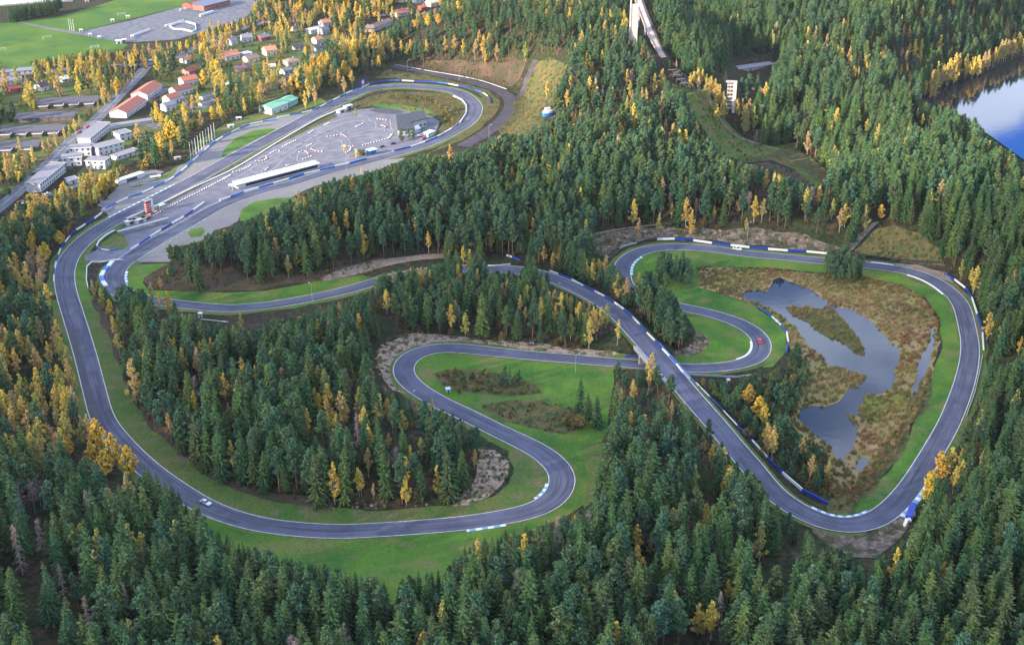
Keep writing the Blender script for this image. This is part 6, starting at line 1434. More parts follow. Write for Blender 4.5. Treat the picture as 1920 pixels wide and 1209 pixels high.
# species mix by region (photo outlines of the tree's foot): name, outline, mix, spacing factor
#                                        spruce pine birch young bush bare dead
REG = [
 ("town", [(-400,90),(100,100),(290,85),(470,30),(520,-60),(900,-60),(860,40),(720,60),(690,120),(640,160),(480,225),(350,290),(250,330),(180,395),(110,400),(-400,400)], dict(birch=.40, maple=.10, pine=.10, bush=.34, spruce=.06), "in the gardens of the town", 0.85),
 ("strip", [(300,290),(420,225),(560,190),(660,155),(735,130),(740,110),(690,80),(620,110),(540,170),(480,200),(360,265),(190,345),(120,380),(100,410),(190,390),(250,345)], dict(youngpine=.42, birch=.24, maple=.06, bush=.18, bare=.04, pine=.06), "on the strip between town and start straight", 1.0),
 ("leftedge", [(-300,400),(110,395),(170,410),(120,460),(100,520),(140,690),(180,800),(260,880),(200,900),(-300,900)], dict(birch=.46, maple=.06, pine=.28, spruce=.14, bush=.04, bare=.02), "left of the long bend", 1.0),
 ("bottomleft", [(-400,900),(200,900),(330,925),(400,1000),(520,1040),(700,1110),(700,1900),(-400,1900)], dict(spruce=.74, pine=.18, birch=.03, bare=.02, dead=.03), "in the bottom left corner", 1.0),
 ("bottom", [(700,1100),(860,1050),(1100,950),(1130,860),(1300,1000),(1480,960),(1520,1000),(1450,1900),(700,1900)], dict(spruce=.74, pine=.23, birch=.02, dead=.01), "along the bottom of the photo", 1.0),
 ("triangle", [(1130,690),(1245,690),(1330,800),(1480,960),(1300,1000),(1130,880)], dict(pine=.68, spruce=.28, birch=.04), "between the green infield and the overpass", 1.0),
 ("bottomright", [(1450,1900),(1480,960),(1700,1020),(1720,930),(1800,830),(2300,800),(2600,1900)], dict(spruce=.90, pine=.08, birch=.01, bush=.01), "in the bottom right corner", 0.95),
 ("rightedge", [(1640,400),(1700,400),(2600,400),(2300,840),(1780,850),(1850,640),(1830,540),(1770,480)], dict(spruce=.88, pine=.10, birch=.02), "right of the pond bend", 0.95),
 ("innerwood", [(170,520),(330,575),(620,580),(690,700),(860,780),(910,840),(880,950),(600,955),(400,910),(250,780)], dict(spruce=.52, pine=.40, birch=.06, bare=.02), "in the wood inside the long bend", 1.0),
 ("middlewood", [(640,540),(720,500),(900,490),(1040,520),(1190,640),(1180,665),(960,640),(760,622),(690,650),(620,590)], dict(pine=.56, spruce=.34, birch=.07, bush=.03), "in the wood above the middle hairpin", 1.0),
 ("hairpinwood", [(1040,480),(1160,500),(1240,540),(1300,610),(1300,660),(1240,650),(1120,545),(1050,505)], dict(youngpine=.5, pine=.4, birch=.1), "between the overpass and the upper hairpin", 1.1),
 ("pitwood", [(270,480),(400,430),(560,370),(760,300),(870,280),(1000,300),(1120,450),(1040,510),(700,500),(420,545),(270,540)], dict(pine=.60, spruce=.34, birch=.06), "in the wood beside the pit straight", 1.0),
 ("pondshore", ALLOW[0], dict(youngpine=.60, birch=.015, bush=.32, pine=.065), "on the shore between overpass and pond", 1.1),
 ("slope", [(860,280),(960,240),(1060,120),(1250,160),(1330,300),(1420,330),(1640,420),(1590,465),(1330,430),(1110,440),(1000,300)], dict(pine=.68, spruce=.22, birch=.08, bare=.02), "on the slope above the upper hairpin", 1.0),
 ("topwood", [(640,90),(880,30),(900,-80),(1210,-80),(1250,160),(1060,120),(960,130),(740,120)], dict(pine=.80, spruce=.12, birch=.08), "above the top hairpin", 1.0),
 ("ridge", [(1200,-80),(1560,-80),(1480,60),(1450,280),(1330,300),(1250,160)], dict(spruce=.62, pine=.33, birch=.05), "right of the ski jump", 1.0),
 ("lakewood", [(1450,280),(1480,60),(1560,-80),(2400,-80),(1920,105),(1730,185),(1900,300),(2300,420),(1640,420),(1560,340)], dict(spruce=.62, pine=.32, birch=.06), "between the ski jump and the lake", 1.0),
]
RNAME = [r[0] for r in REG]
def region_of(P):
    r = np.full(len(P), -1)
    for i, R_ in enumerate(REG): r[(r < 0) & inpoly(P, R_[1])] = i
    return r

# jittered hexagonal planting
step = 5.6
gx_, gy_ = np.meshgrid(np.arange(-940, 1040, step), np.arange(215, 1560, step * 0.87))
gx_ = gx_ + (np.arange(gx_.shape[0]) % 2)[:, None] * step / 2
P = np.stack((gx_.ravel(), gy_.ravel()), 1) + rng.normal(0, 1.45, (gx_.size, 2))
extra = []
for nm_, sp_ in (("pondshore", 3.6), ("hairpinwood", 3.8), ("strip", 4.2), ("innerwood", 8.5), ("middlewood", 8.5), ("pitwood", 9.0)):
    pl_ = [r for r in REG if r[0] == nm_][0][1]; W_ = np.array([pix(*q)[:2] for q in pl_]); lo_, hi_ = W_.min(0), W_.max(0)
    n_ = int((hi_ - lo_).prod() / sp_ ** 2); Q_ = rng.uniform(lo_, hi_, (n_, 2)); extra.append(Q_[inpoly(Q_, W_)])
P = np.vstack([P] + extra)
P = P[(np.abs(P[:, 0]) < 150 + P[:, 1] * 0.58)]
far = P[:, 1] > 800; P = P[~far | (rng.random(len(P)) < 0.72)]
Z = H(P[:, 0], P[:, 1]); PX = project(np.c_[P, Z])
keep = (PX[:, 0] > -520) & (PX[:, 0] < 2440) & (PX[:, 1] > -90) & (PX[:, 1] < 1640)
P, Z, PX = P[keep], Z[keep], PX[keep]
R_i = region_of(PX)
keep = ~is_open(PX)
dt = np.full(len(P), 1e9)
for A_ in (TR[:, :2], BACK[:, :2]):
    for s in range(0, len(P), 4000): dt[s:s + 4000] = np.minimum(dt[s:s + 4000], ((P[s:s + 4000, None] - A_[None, ::2]) ** 2).sum(-1).min(1))
gapn = np.sin(P[:, 0] / 17 + 2.1) * np.sin(P[:, 1] / 21 + .3) + .7 * np.sin(P[:, 0] / 7.3 - P[:, 1] / 8.9)
keep &= ~((gapn < -.85) & (rng.random(len(P)) < .45))
THIN = [[(-60,1080),(60,1050),(125,1110),(120,1190),(110,1300),(-60,1300)], [(1350,1080),(1400,1030),(1480,1060),(1500,1130),(1460,1200),(1380,1190)], [(1290,940),(1345,930),(1370,1000),(1330,1020)]]
for th_ in THIN: keep &= ~(inpoly(PX, th_) & (rng.random(len(P)) < .72))
keep &= dt > 10.0 ** 2
keep &= ~inpoly(P, lakeW)
prob = np.array([REG[i][4] if i >= 0 else 1.0 for i in R_i]); keep &= rng.random(len(P)) < prob
P, Z, PX, R_i = P[keep], Z[keep], PX[keep], R_i[keep]
DEFMIX = dict(spruce=.55, pine=.35, birch=.10)
HT = dict(spruce=(10, 26), pine=(13, 23), birch=(10, 18.5), youngpine=(5.5, 12), bush=(2.5, 6), bare=(9, 15), dead=(13, 19), maple=(10, 15))
WID = dict(spruce=2.4, pine=2.4, birch=1.8, youngpine=1.9, bush=1.8, bare=1.6, dead=1.6, maple=3.4)
# patches: species cluster together
patch = np.sin(P[:, 0] / 23 + 1.1) * np.sin(P[:, 1] / 29 + 2.0) + 0.6 * np.sin(P[:, 0] / 9.1 + P[:, 1] / 13)
kinds = []
for i in range(len(P)):
    mix = REG[R_i[i]][2] if R_i[i] >= 0 else DEFMIX
    ks = list(mix); w = np.array([mix[k] for k in ks], float)
    for j, k in enumerate(ks):
        if k == 'birch': w[j] *= math.exp(1.3 * patch[i])
        if k == 'pine': w[j] *= math.exp(-0.5 * patch[i])
    w /= w.sum(); kinds.append(ks[int(np.searchsorted(np.cumsum(w), rng.random()).clip(0, len(ks) - 1))])
kinds = np.array(kinds)
ht = np.array([HT[k][0] + (HT[k][1] - HT[k][0]) * rng.beta(2.6, 1.7) for k in kinds])
ht[(R_i == RNAME.index("town")) & (kinds == 'birch')] *= 0.82
ht[(R_i == RNAME.index("strip"))] *= 0.78
ht[np.isin(R_i, [RNAME.index(q) for q in ("bottom", "bottomleft", "bottomright")])] *= 1.12
ht[(R_i == RNAME.index("middlewood"))] *= 0.85
ht[(R_i == RNAME.index("pondshore"))] *= 0.8
ht[np.isin(R_i, [RNAME.index("topwood")]) & (kinds == 'pine')] *= 0.85
def crown_hits_open(P, Z, ht, kinds):
    bad = np.zeros(len(P), bool); wid = np.array([WID[k] for k in kinds])
    for f, s in ((1.0, 0), (0.85, .5), (0.85, -.5), (0.6, .8), (0.6, -.8), (0.4, 1.0), (0.4, -1.0), (0.2, 0)):
        bad |= is_open(project(np.c_[P[:, 0] + wid * s, P[:, 1], Z + ht * f]))
    return bad
ok = np.zeros(len(P), bool); hs = ht.copy()      # at the forest edge trees are lower rather than absent
for f_ in (1.0, .85, .7, .55, .42, .3):
    todo = np.where(~ok)[0]
    if len(todo) == 0: break
    h_ = ht[todo] * f_; good = ~crown_hits_open(P[todo], Z[todo], h_, kinds[todo])
    hs[todo[good]] = h_[good]; ok[todo[good]] = True
ht = hs; small = ok & (ht < 5.0) & np.isin(kinds, ['spruce', 'pine', 'birch', 'bare', 'dead'])
kinds = kinds.astype('<U9'); kinds[small] = np.where(rng.random(small.sum()) < .5, 'youngpine', 'bush')
keep = ok & (ht > 1.5)
P, Z, ht, kinds, R_i = P[keep], Z[keep], ht[keep], kinds[keep], R_i[keep]
print("TREES random", len(P))
# ---------------- trees placed one by one: (centre of crown in the photo, height in m, kind) ----------------
EXPL = []
def ex(kind, lst, label=None, group=None):
    for q in lst: EXPL.append((kind, q[0], q[1], q[2], label, group))
# bright autumn trees that stand out
ex('birch', [(32,148,17),(8,150,15),(70,145,19),(92,140,20),(115,130,17),(152,120,14),(172,118,15),(190,115,15),(205,112,13),(222,112,12),(255,100,12),(268,97,12),(280,95,12),(295,88,11),(60,175,15),(110,160,19),(147,165,16),(208,140,14),(245,120,12),(175,145,17),(186,150,16)], "orange birch beside the street at the edge of the football fields", "orange birches along the street by the football fields")
ex('birch', [(248,147,8),(240,153,8),(232,160,8),(225,167,8),(218,174,8),(205,184,9),(196,192,9),(185,200,8),(150,228,9),(140,238,10),(130,245,9),(120,252,10),(105,262,10),(95,275,11),(82,283,11),(62,295,12),(48,305,12),(30,320,15),(12,325,14),(40,285,15)], "orange roadside tree in the row along the wide town street", "roadside trees along the wide town street")
ex('birch', [(412,105,20),(408,135,19),(402,85,18),(418,80,17),(430,60,11),(445,52,10),(458,45,9),(470,38,9),(485,30,9),(500,28,14),(400,62,12),(388,70,12),(375,75,12),(425,72,15),(410,50,11),(395,45,10)], "orange tree in the row beside the road to the stadium", "orange trees beside the stadium road")
ex('birch', [(525,55,17),(555,30,15),(568,38,14),(580,45,14),(545,15,14),(595,18,15),(620,30,14),(575,75,12),(520,22,10),(585,90,12),(640,40,13),(655,48,12),(660,60,12),(710,35,12),(735,25,13),(745,30,12),(785,22,12),(795,35,12)], "yellow birch among the villas at the top", "yellow birches among the villas")
ex('birch', [(490,175,14),(505,160,16),(515,150,14),(535,165,13),(578,170,15),(590,180,14),(572,190,12),(485,185,12),(610,130,15),(622,140,14),(600,150,14),(635,150,13),(645,160,12),(660,150,12),(700,80,19),(712,92,20),(728,80,15),(737,92,14),(752,90,12),(762,95,12),(770,90,12),(690,100,14),(835,85,14),(852,88,14),(868,92,13),(890,95,15),(905,92,16),(910,108,12),(932,102,14),(800,90,12),(985,100,13)], "tall yellow birch near the billboard and top hairpin", "yellow birches round the top hairpin")
ex('maple', [(300,265,13),(322,248,14),(312,250,12)], "broad golden tree between the white terraces and the flagpoles", "broad golden trees beside the white terraces")
ex('birch', [(258,252,15),(160,350,14),(175,335,13),(300,225,10),(138,365,9)], "yellow tree beside the white terraces", "yellow trees beside the white terraces")
ex('maple', [(60,455,12),(85,470,11),(112,445,9)], "golden tree at the left edge of the photo by the paddock", "golden trees at the left edge")
ex('maple', [(802,40,10),(822,38,9),(780,48,9)], "brightest golden tree in front of the pale street at the top", "golden trees at the top")
ex('birch', [(30,500,14),(50,520,15),(70,540,15),(90,560,16),(60,480,14),(95,595,15),(105,620,14),(112,650,15),(125,680,15),(130,700,13),(138,715,12),(35,650,15),(68,680,14),(90,665,13),(30,680,14),(75,620,14),(10,670,13),(50,730,10),(85,770,10),(5,770,15),(25,780,13),(100,640,14),(118,665,14)], "orange yellow birch beside the upper part of the long bend", "birches left of the long bend")
ex('maple', [(185,825,14),(215,850,14),(240,870,13),(195,870,12),(170,850,11)], "big orange tree leaning over the track at the left", "big orange trees at the left of the long bend")
ex('maple', [(130,838,8)], "small orange tree left of the big orange ones", None)
ex('birch', [(175,545,11),(190,560,11),(205,580,12),(212,610,12),(222,645,11),(283,550,11),(300,560,9),(315,568,13),(290,580,11),(235,620,9),(250,715,19),(345,680,14),(395,655,12),(305,725,12),(318,800,13),(435,855,12),(420,730,12),(595,620,13),(450,605,10),(655,720,9),(625,755,8),(725,770,10),(780,765,8),(810,760,7),(430,780,10),(365,755,10),(625,905,18),(690,870,13),(820,905,12),(700,920,7),(575,790,12),(600,760,11),(590,745,9),(728,830,7),(755,790,9),(790,845,9),(890,860,8),(330,735,11),(455,690,10),(480,700,9),(660,700,9)], "yellow birch in the wood inside the long bend", "yellow birches inside the long bend")
ex('birch', [(505,435,16),(520,470,16),(555,480,13),(540,500,12),(627,420,13),(650,420,14),(635,445,10),(765,400,9),(875,405,12),(725,565,13),(672,615,13),(790,520,12),(880,490,14),(895,520,12),(893,565,10),(868,480,12),(920,450,13),(912,455,9),(1000,430,12),(995,410,10),(660,350,10),(690,360,9),(740,370,9),(845,290,11),(940,320,11),(960,330,10),(985,590,9),(1015,590,12),(1040,590,11),(1070,575,11),(1105,625,15),(1128,600,12),(1137,595,12),(1158,625,13),(1195,535,15),(1020,475,10),(1035,490,10),(560,375,10)], "yellow birch in the woods between the straight and the overpass", "yellow birches in the woods round the middle hairpin")
ex('maple', [(1123,497,6)], "round bright yellow tree in the clump by the upper hairpin", None)
ex('birch', [(1217,695,20)], "tall orange birch overlapping the side of the overpass", None)
ex('birch', [(1190,735,11),(1260,775,10),(1183,795,13),(1308,800,7),(1335,860,10),(1320,830,9),(1260,985,13),(1325,970,13),(1300,960,9),(1427,1015,15),(1375,955,12),(1265,1145,14),(1310,1160,12),(1335,1165,14),(1220,1020,9),(1365,1110,9)], "yellow birch among the pines below the overpass", "yellow birches below the overpass")
ex('maple', [(1423,765,11),(1405,740,9),(1435,780,9)], "large yellow tree beside the pond and overpass", "large yellow trees beside the pond")
ex('maple', [(1740,915,13),(1765,880,12)], "large golden tree touching the lower right corner of the track", "golden trees by the lower right corner")
ex('birch', [(1800,890,12),(1790,900,11),(1780,870,12),(1800,860,8),(1840,860,8),(1855,610,14),(1880,620,11),(1912,650,9),(1822,515,9),(1910,870,9),(1885,760,9),(1840,740,8)], "yellow tree at the edge of the dark forest on the right", "yellow trees on the right edge")
ex('birch', [(1287,400,15),(1295,420,13),(1188,400,13),(1197,430,10),(1235,420,9),(1260,395,9),(1385,385,10),(1415,395,14),(1400,420,8),(1340,400,8),(1575,420,13),(1585,410,12),(1560,400,11),(1240,150,12),(1100,115,12),(1128,112,12),(1205,105,12),(1215,108,10),(1175,145,11),(1110,130,11),(1070,155,10),(1063,190,12),(1025,170,11),(1090,210,9),(1128,202,8),(1155,205,9),(1182,170,12),(1225,160,14),(1212,185,12),(1240,200,14),(1260,255,14),(1285,265,14),(1250,240,12),(1315,270,10),(1350,285,10),(1190,235,9),(1170,240,9),(1080,225,8),(1360,145,9)], "yellow birch on the forest slope above the upper hairpin", "yellow birches on the slope below the ski jump")
ex('maple', [(1652,398,9)], "round yellow tree alone at the top of the dirt path", None)
ex('birch', [(1300,145,9),(1310,155,10),(1330,165,11),(1345,180,11),(1355,195,12),(1385,205,9),(1398,215,12),(1400,230,12),(1375,200,9),(1325,150,9),(1340,200,11),(1352,210,10),(1255,122,6)], "golden birch beside the concrete judges' tower and landing slope", "golden birches beside the judges' tower")
ex('birch', [(1590,70,11),(1595,100,11),(1635,70,9),(1660,100,11),(1695,60,12),(1705,95,11),(1727,92,14),(1727,110,11),(1690,100,10),(1700,130,10),(1600,135,10),(1610,135,9),(1625,128,9),(1705,145,9),(1825,25,9),(1850,38,8),(1905,52,8),(1550,75,11),(1500,30,9),(1720,215,9),(1730,225,9),(1743,228,9),(1805,245,9),(1815,260,9),(1550,235,11),(1625,240,10)], "orange birch lit by the sun in the forest near the lake", "sunlit birches in the forest near the lake")
ex('birch', [(1735,172,9),(1745,160,12),(1755,150,13),(1765,140,14),(1775,138,15),(1790,135,15),(1800,130,11),(1812,130,13),(1822,128,13),(1835,125,12),(1845,120,12),(1855,115,12),(1863,110,12),(1873,105,13),(1880,100,13),(1892,95,13),(1903,92,13),(1913,88,13),(1925,82,13),(1940,78,13)], "golden birch in the row along the lake shore", "golden birches along the lake shore")
# conifers that stand free
ex('spruce', [(1088,745,16),(1105,770,14),(1122,775,15),(1155,760,19)], "tall dark spruce standing at the right end of the green infield", "tall spruces at the end of the infield")
ex('bush', [(1085,792,6),(1065,790,5)], "round yellow green bush beside the tall spruces of the infield", "bushes beside the tall infield spruces")
ex('youngpine', [(945,705,8),(955,712,8),(965,718,7),(972,710,7),(938,712,6)], "small pine in the clump inside the middle hairpin", "small pines inside the middle hairpin")
ex('pine', [(1242,500,10),(1255,497,11),(1268,503,11),(1282,500,10),(1295,510,10),(1262,515,10),(1278,520,9),(1245,515,9),(1232,505,8),(1290,525,8)], "pine in the round clump inside the upper hairpin", "pines of the round clump in the upper hairpin")
ex('pine', [(1555,495,11),(1570,490,12),(1585,493,12),(1600,500,12),(1612,505,10),(1575,510,10),(1592,515,10),(1562,510,9),(1606,490,11)], "pine in the dense clump between pond and back straight", "pines of the clump above the pond")
ex('pine', [(320,480,13),(330,478,12),(338,490,11),(378,470,13),(395,480,14),(412,485,14),(432,470,13),(445,480,14),(462,500,12),(475,490,13)], "pine at the forest edge facing the pit straight", "pines at the forest edge by the pit straight")
ex('pine', [(1162,700,14),(1235,710,13),(1255,725,14),(1175,715,13),(1330,810,13),(1210,750,12),(1225,770,12)], "pine at the edge of the wood left of the overpass", "pines at the left foot of the overpass")
cl = np.random.default_rng(11)
ex('youngpine', [(1238 + 62 * cl.random(), 486 + 38 * cl.random(), 8 + 2.5 * cl.random()) for _ in range(26)], "dense bushy pine in the round clump inside the upper hairpin", "pines of the round clump in the upper hairpin")
ex('youngpine', [(1550 + 66 * cl.random(), 484 + 30 * cl.random(), 8 + 3 * cl.random()) for _ in range(26)], "dense bushy pine in the clump between pond and back straight", "pines of the clump above the pond")
ex('youngpine', [(753,255,9),(766,250,8),(775,252,7),(490,205,7)], "dark conifer standing in front of the kart building", "conifers in front of the kart building")
ex('birch', [(667,212,7),(678,324,6)], "small orange tree beside the kart track", "small orange trees beside the kart track")
ex('bush', [(675,288,4),(681,289,4)], "round olive bush at the edge of the kart yard", "bushes at the edge of the kart yard")
ex('spruce', [(17 + i * 3.1, 27 - i * .72 + (i % 3), 15) for i in range(32)], "dark conifer in the clipped row behind the football fields", "conifers in the row behind the football fields")
ex('bush', [(730,178,4),(745,180,4),(765,182,4),(790,182,4),(810,190,4),(825,200,4),(838,208,4),(845,218,4),(852,205,4),(836,225,4),(842,235,4),(832,215,4),(820,195,4),(850,228,4),(860,212,3),(800,186,4),(780,186,4),(755,183,4)], "scrub bush in the grass infield of the top hairpin", "scrub bushes in the top hairpin")
ex('bush', [(840,705,3.5),(855,700,3.5),(870,712,3),(885,708,3.5),(900,715,3.5),(915,705,3.5),(850,720,3),(895,730,3),(920,728,3),(930,735,3),(980,735,3),(870,725,3),(862,735,3)], "brown and orange bush in the scrub patch of the middle hairpin", "bushes in the scrub patch of the middle hairpin")
ex('bare', [(1120,355,12),(1255,385,13),(1305,390,12),(1418,262,12),(1130,175,10),(1230,300,11),(775,765,9),(38,935,14),(60,930,14),(72,920,13)], "leafless grey brown tree at the forest edge", "leafless trees at the forest edges")
ex('dead', [(1045,995,13),(75,1005,15),(35,1040,18),(240,1130,13),(280,985,11),(670,810,15),(1350,1145,13),(115,1090,14),(165,1150,14)], "dead grey conifer without needles in the dark forest", "dead grey conifers")
ex('spruce', [(1180,1090,20)], None, None)

for kind_, l0, n_, sc_, jx, jy in (('birch', "golden birch in the row along the lake shore", 26, 1.25, 5, 4), ('birch', "golden birch beside the concrete judges' tower and landing slope", 22, 1.15, 8, 8), ('birch', "orange birch lit by the sun in the forest near the lake", 14, 1.0, 9, 9)):
    base_ = [e for e in EXPL if e[4] == l0]
    for i_ in range(n_):
        e = base_[i_ % len(base_)]; EXPL.append((kind_, e[1] + cl.normal(0, jx), e[2] + cl.normal(-1, jy), e[3] * sc_, e[4], e[5]))
CROWN_MID = dict(spruce=0.55, pine=0.70, birch=0.60, maple=0.55, youngpine=0.52, bush=0.5, bare=0.6, dead=0.55)
ep = []
for kind, cx0, cy0, h0, lab, grp in EXPL:
    d = ray(cx0, cy0); T = TS / d[1]; Q = d[None] * T[:, None]; zz = Q[:, 2] + CAMH
    gg = zz - (H(Q[:, 0], Q[:, 1]) + h0 * CROWN_MID[kind]); k = np.where(gg <= 0)[0]
    k = k[0] if len(k) else 0
    ep.append((Q[k, 0], Q[k, 1], float(H(Q[k, 0], Q[k, 1])[0])))
ep = np.array(ep); exk = np.array([e[0] for e in EXPL]); exh = np.array([e[3] for e in EXPL], float)
# a random tree gives way where it would stand in or hide one of these
eD = np.array([(e[1], e[2]) for e in EXPL])
tops = project(np.c_[P, Z + ht]); feet = project(np.c_[P, Z]); wpx = np.array([WID[k] for k in kinds]) * (feet[:, 1] - YHOR) * CC / CAMH
keep = np.ones(len(P), bool)
for (cx0, cy0), p, k_, h0 in zip(eD, ep, exk, exh):
    r_ = 0.75 * (1.6 if k_ == 'maple' else 1.0)
    near = np.hypot(P[:, 0] - p[0], P[:, 1] - p[1]) < (3.0 if k_ in ('birch', 'pine', 'spruce', 'dead', 'bare') else 4.5)
    infront = P[:, 1] < p[1] + 1
    y0 = cy0 - 0.12 * h0 * (cy0 - YHOR) * CC / CAMH
    cover = infront & (np.abs(tops[:, 0] - cx0) < wpx * r_ + 2) & (tops[:, 1] < cy0 + 0.10 * h0 * (cy0 - YHOR) * CC / CAMH) & (feet[:, 1] > cy0)
    keep &= ~(near | cover)
P, Z, ht, kinds, R_i = P[keep], Z[keep], ht[keep], kinds[keep], R_i[keep]

# buildings and things that trees must not stand in or hide (filled by the object builders): (px, py, radius px)
for (x0, y0, x1, y1) in KEEPOUT:
    for arr in (0,):
        tops = project(np.c_[P, Z + ht * 0.92]); mid = project(np.c_[P, Z + ht * 0.6]); feet = project(np.c_[P, Z])
        hit = np.zeros(len(P), bool)
        for q in (tops, mid, feet): hit |= (q[:, 0] > x0 - 2) & (q[:, 0] < x1 + 2) & (q[:, 1] > y0 - 1) & (q[:, 1] < y1 + 1)
        P, Z, ht, kinds, R_i = P[~hit], Z[~hit], ht[~hit], kinds[~hit], R_i[~hit]
print("TREES random kept", len(P), {k: int((kinds == k).sum()) for k in set(kinds)})

NM = dict(spruce="spruce_tree", pine="pine_tree", birch="birch_tree", youngpine="young_pine", bush="bush", bare="bare_tree", dead="dead_tree", maple="maple_tree")
CT = dict(spruce="spruce", pine="pine", birch="birch", youngpine="young pine", bush="bush", bare="bare tree", dead="dead tree", maple="maple")
ADJ = dict(spruce="dark green pointed spruce", pine="bluish green round topped pine with bare trunk", birch="yellow leaved birch", youngpine="bushy young pine green to the ground", bush="low leafy bush", bare="leafless brown tree", dead="dead grey conifer", maple="golden tree")
PL = dict(spruce="spruces", pine="pines", birch="birches", youngpine="young pines", bush="bushes", bare="leafless trees", dead="dead conifers", maple="golden trees")
PROTO = {}
def plant(kind, x, y, z, h, label, group):
    lst = TREES[kind]; v = rng.integers(len(lst)); cm, tm, h0 = lst[v]; s = h / h0
    ws = s * rng.uniform(0.84, 1.2)
    if (kind, v) not in PROTO:
        o = empty(NM[kind], (x, y, z)); c = link("crown", cm, o); t = link("trunk", tm, o); PROTO[(kind, v)] = o
    else: o = copy_tree(PROTO[(kind, v)]); o.location = (x, y, z)
    o.rotation_euler = (rng.normal(0, .028), rng.normal(0, .028), rng.uniform(0, 6.283)); o.scale = (ws, ws, s)
    o["label"] = label; o["category"] = CT[kind]
    if group: o["group"] = group
    elif "group" in o: del o["group"]
    return o
cnt = {}
EX_REST = []
bi_ = [i for i, e in enumerate(EXPL) if e[0] == 'birch']
bi_.sort(key=lambda i: -EXPL[i][3] * (EXPL[i][2] - YHOR)); late = set(bi_[298:])
for i_e, ((kind, cx0, cy0, h0, lab, grp), p) in enumerate(zip(EXPL, ep)):
    if i_e in late: EX_REST.append((p[0], p[1], p[2], h0 * 1.08)); continue
    if lab is None and grp is None and kind == 'spruce': lab, grp = "dark green pointed spruce in the forest along the bottom of the photo", "spruces along the bottom of the photo"
    plant(kind, p[0], p[1], p[2], h0 * rng.uniform(1.02, 1.16) * (1.1 if p[1] > 650 and kind == 'birch' else 1.0), lab, grp); cnt[kind] = cnt.get(kind, 0) + 1
LIM = dict(spruce=290, pine=290, birch=0, youngpine=285, bush=280, bare=290, dead=290, maple=290)
LIM['birch'] = 300
src_coll = {}
def gn_scatter(name, kind, pts, hs, label, cat):
    """one object that instances the same tree models on a cloud of points"""
    coll = bpy.data.collections.new(kind + "_models")
    models = []
    for i, (cm, tm, h0) in enumerate(TREES[kind]):
        V = np.empty(len(cm.vertices) * 3, np.float32); cm.vertices.foreach_get("co", V)
        me = bpy.data.meshes.new(f"{kind}_model"); nv = len(cm.vertices); nq = len(cm.polygons)
        tv = np.array([v.co[:] for v in tm.vertices], np.float32); tf = [list(p.vertices) for p in tm.polygons]
        allv = np.vstack((V.reshape(-1, 3), tv)); me.vertices.add(len(allv)); me.vertices.foreach_set("co", allv.ravel())
        li = np.concatenate([np.arange(nq * 4)] + [np.array(f) + nv for f in tf]).astype(np.int32)
        ls = np.concatenate([np.arange(0, nq * 4, 4), nq * 4 + np.cumsum([0] + [len(f) for f in tf[:-1]])]).astype(np.int32)
        me.loops.add(len(li)); me.loops.foreach_set("vertex_index", li)
        me.polygons.add(len(ls)); me.polygons.foreach_set("loop_start", ls)
        me.materials.append(cm.materials[0]); me.materials.append(tm.materials[0])
        me.polygons.foreach_set("material_index", np.r_[np.zeros(nq, np.int32), np.ones(len(tf), np.int32)])
        me.update(calc_edges=True)
        o = bpy.data.objects.new(f"{kind}_model_{i}", me); coll.objects.link(o); models.append(h0)
    me = bpy.data.meshes.new(name); me.vertices.add(len(pts)); me.vertices.foreach_set("co", np.asarray(pts, np.float32).ravel())
    def attr(n, t, v):
        a = me.attributes.new(n, t, 'POINT'); a.data.foreach_set("vector" if t == 'FLOAT_VECTOR' else "value", np.asarray(v).ravel())
    s = hs / models[0]; w = s * rng.uniform(0.88, 1.14, len(s))
    attr("tsc", 'FLOAT_VECTOR', np.stack((w, w, s), 1).astype(np.float32))
    attr("trot", 'FLOAT_VECTOR', np.stack((rng.normal(0, .028, len(s)), rng.normal(0, .028, len(s)), rng.uniform(0, 6.283, len(s))), 1).astype(np.float32))
    attr("tid", 'INT', rng.integers(0, len(models), len(s)).astype(np.int32))
    me.update(); o = link(name, me); tag(o, label, cat, kind="stuff")
    ng = bpy.data.node_groups.new(name, 'GeometryNodeTree')
    ng.interface.new_socket("Geometry", in_out='INPUT', socket_type='NodeSocketGeometry'); ng.interface.new_socket("Geometry", in_out='OUTPUT', socket_type='NodeSocketGeometry')
    gi = ng.nodes.new('NodeGroupInput'); go = ng.nodes.new('NodeGroupOutput')
    ip = ng.nodes.new('GeometryNodeInstanceOnPoints'); ci = ng.nodes.new('GeometryNodeCollectionInfo')
    ci.inputs["Collection"].default_value = coll; ci.inputs["Separate Children"].default_value = True; ci.inputs["Reset Children"].default_value = True
    mp = ng.nodes.new('GeometryNodeMeshToPoints')
    def na(n, t):
        a = ng.nodes.new('GeometryNodeInputNamedAttribute'); a.data_type = t; a.inputs[0].default_value = n; return [q for q in a.outputs if q.enabled and q.name == "Attribute"][0]
    L = ng.links.new
    L(gi.outputs[0], mp.inputs[0]); L(mp.outputs[0], ip.inputs["Points"]); L(ci.outputs[0], ip.inputs["Instance"]); ip.inputs["Pick Instance"].default_value = True
    L(na("tid", 'INT'), ip.inputs["Instance Index"]); L(na("tsc", 'FLOAT_VECTOR'), ip.inputs["Scale"]); L(na("trot", 'FLOAT_VECTOR'), ip.inputs["Rotation"])
    L(ip.outputs[0], go.inputs[0])
    md = o.modifiers.new("scatter", 'NODES'); md.node_group = ng
    return o
big = ht * (project(np.c_[P, Z])[:, 1] - YHOR)
fpx = project(np.c_[P, Z + ht * 0.6])
vis = (fpx[:, 0] > 4) & (fpx[:, 0] < 1916) & (fpx[:, 1] > 2) & (fpx[:, 1] < 1205)
big = np.where(vis, big, 0)
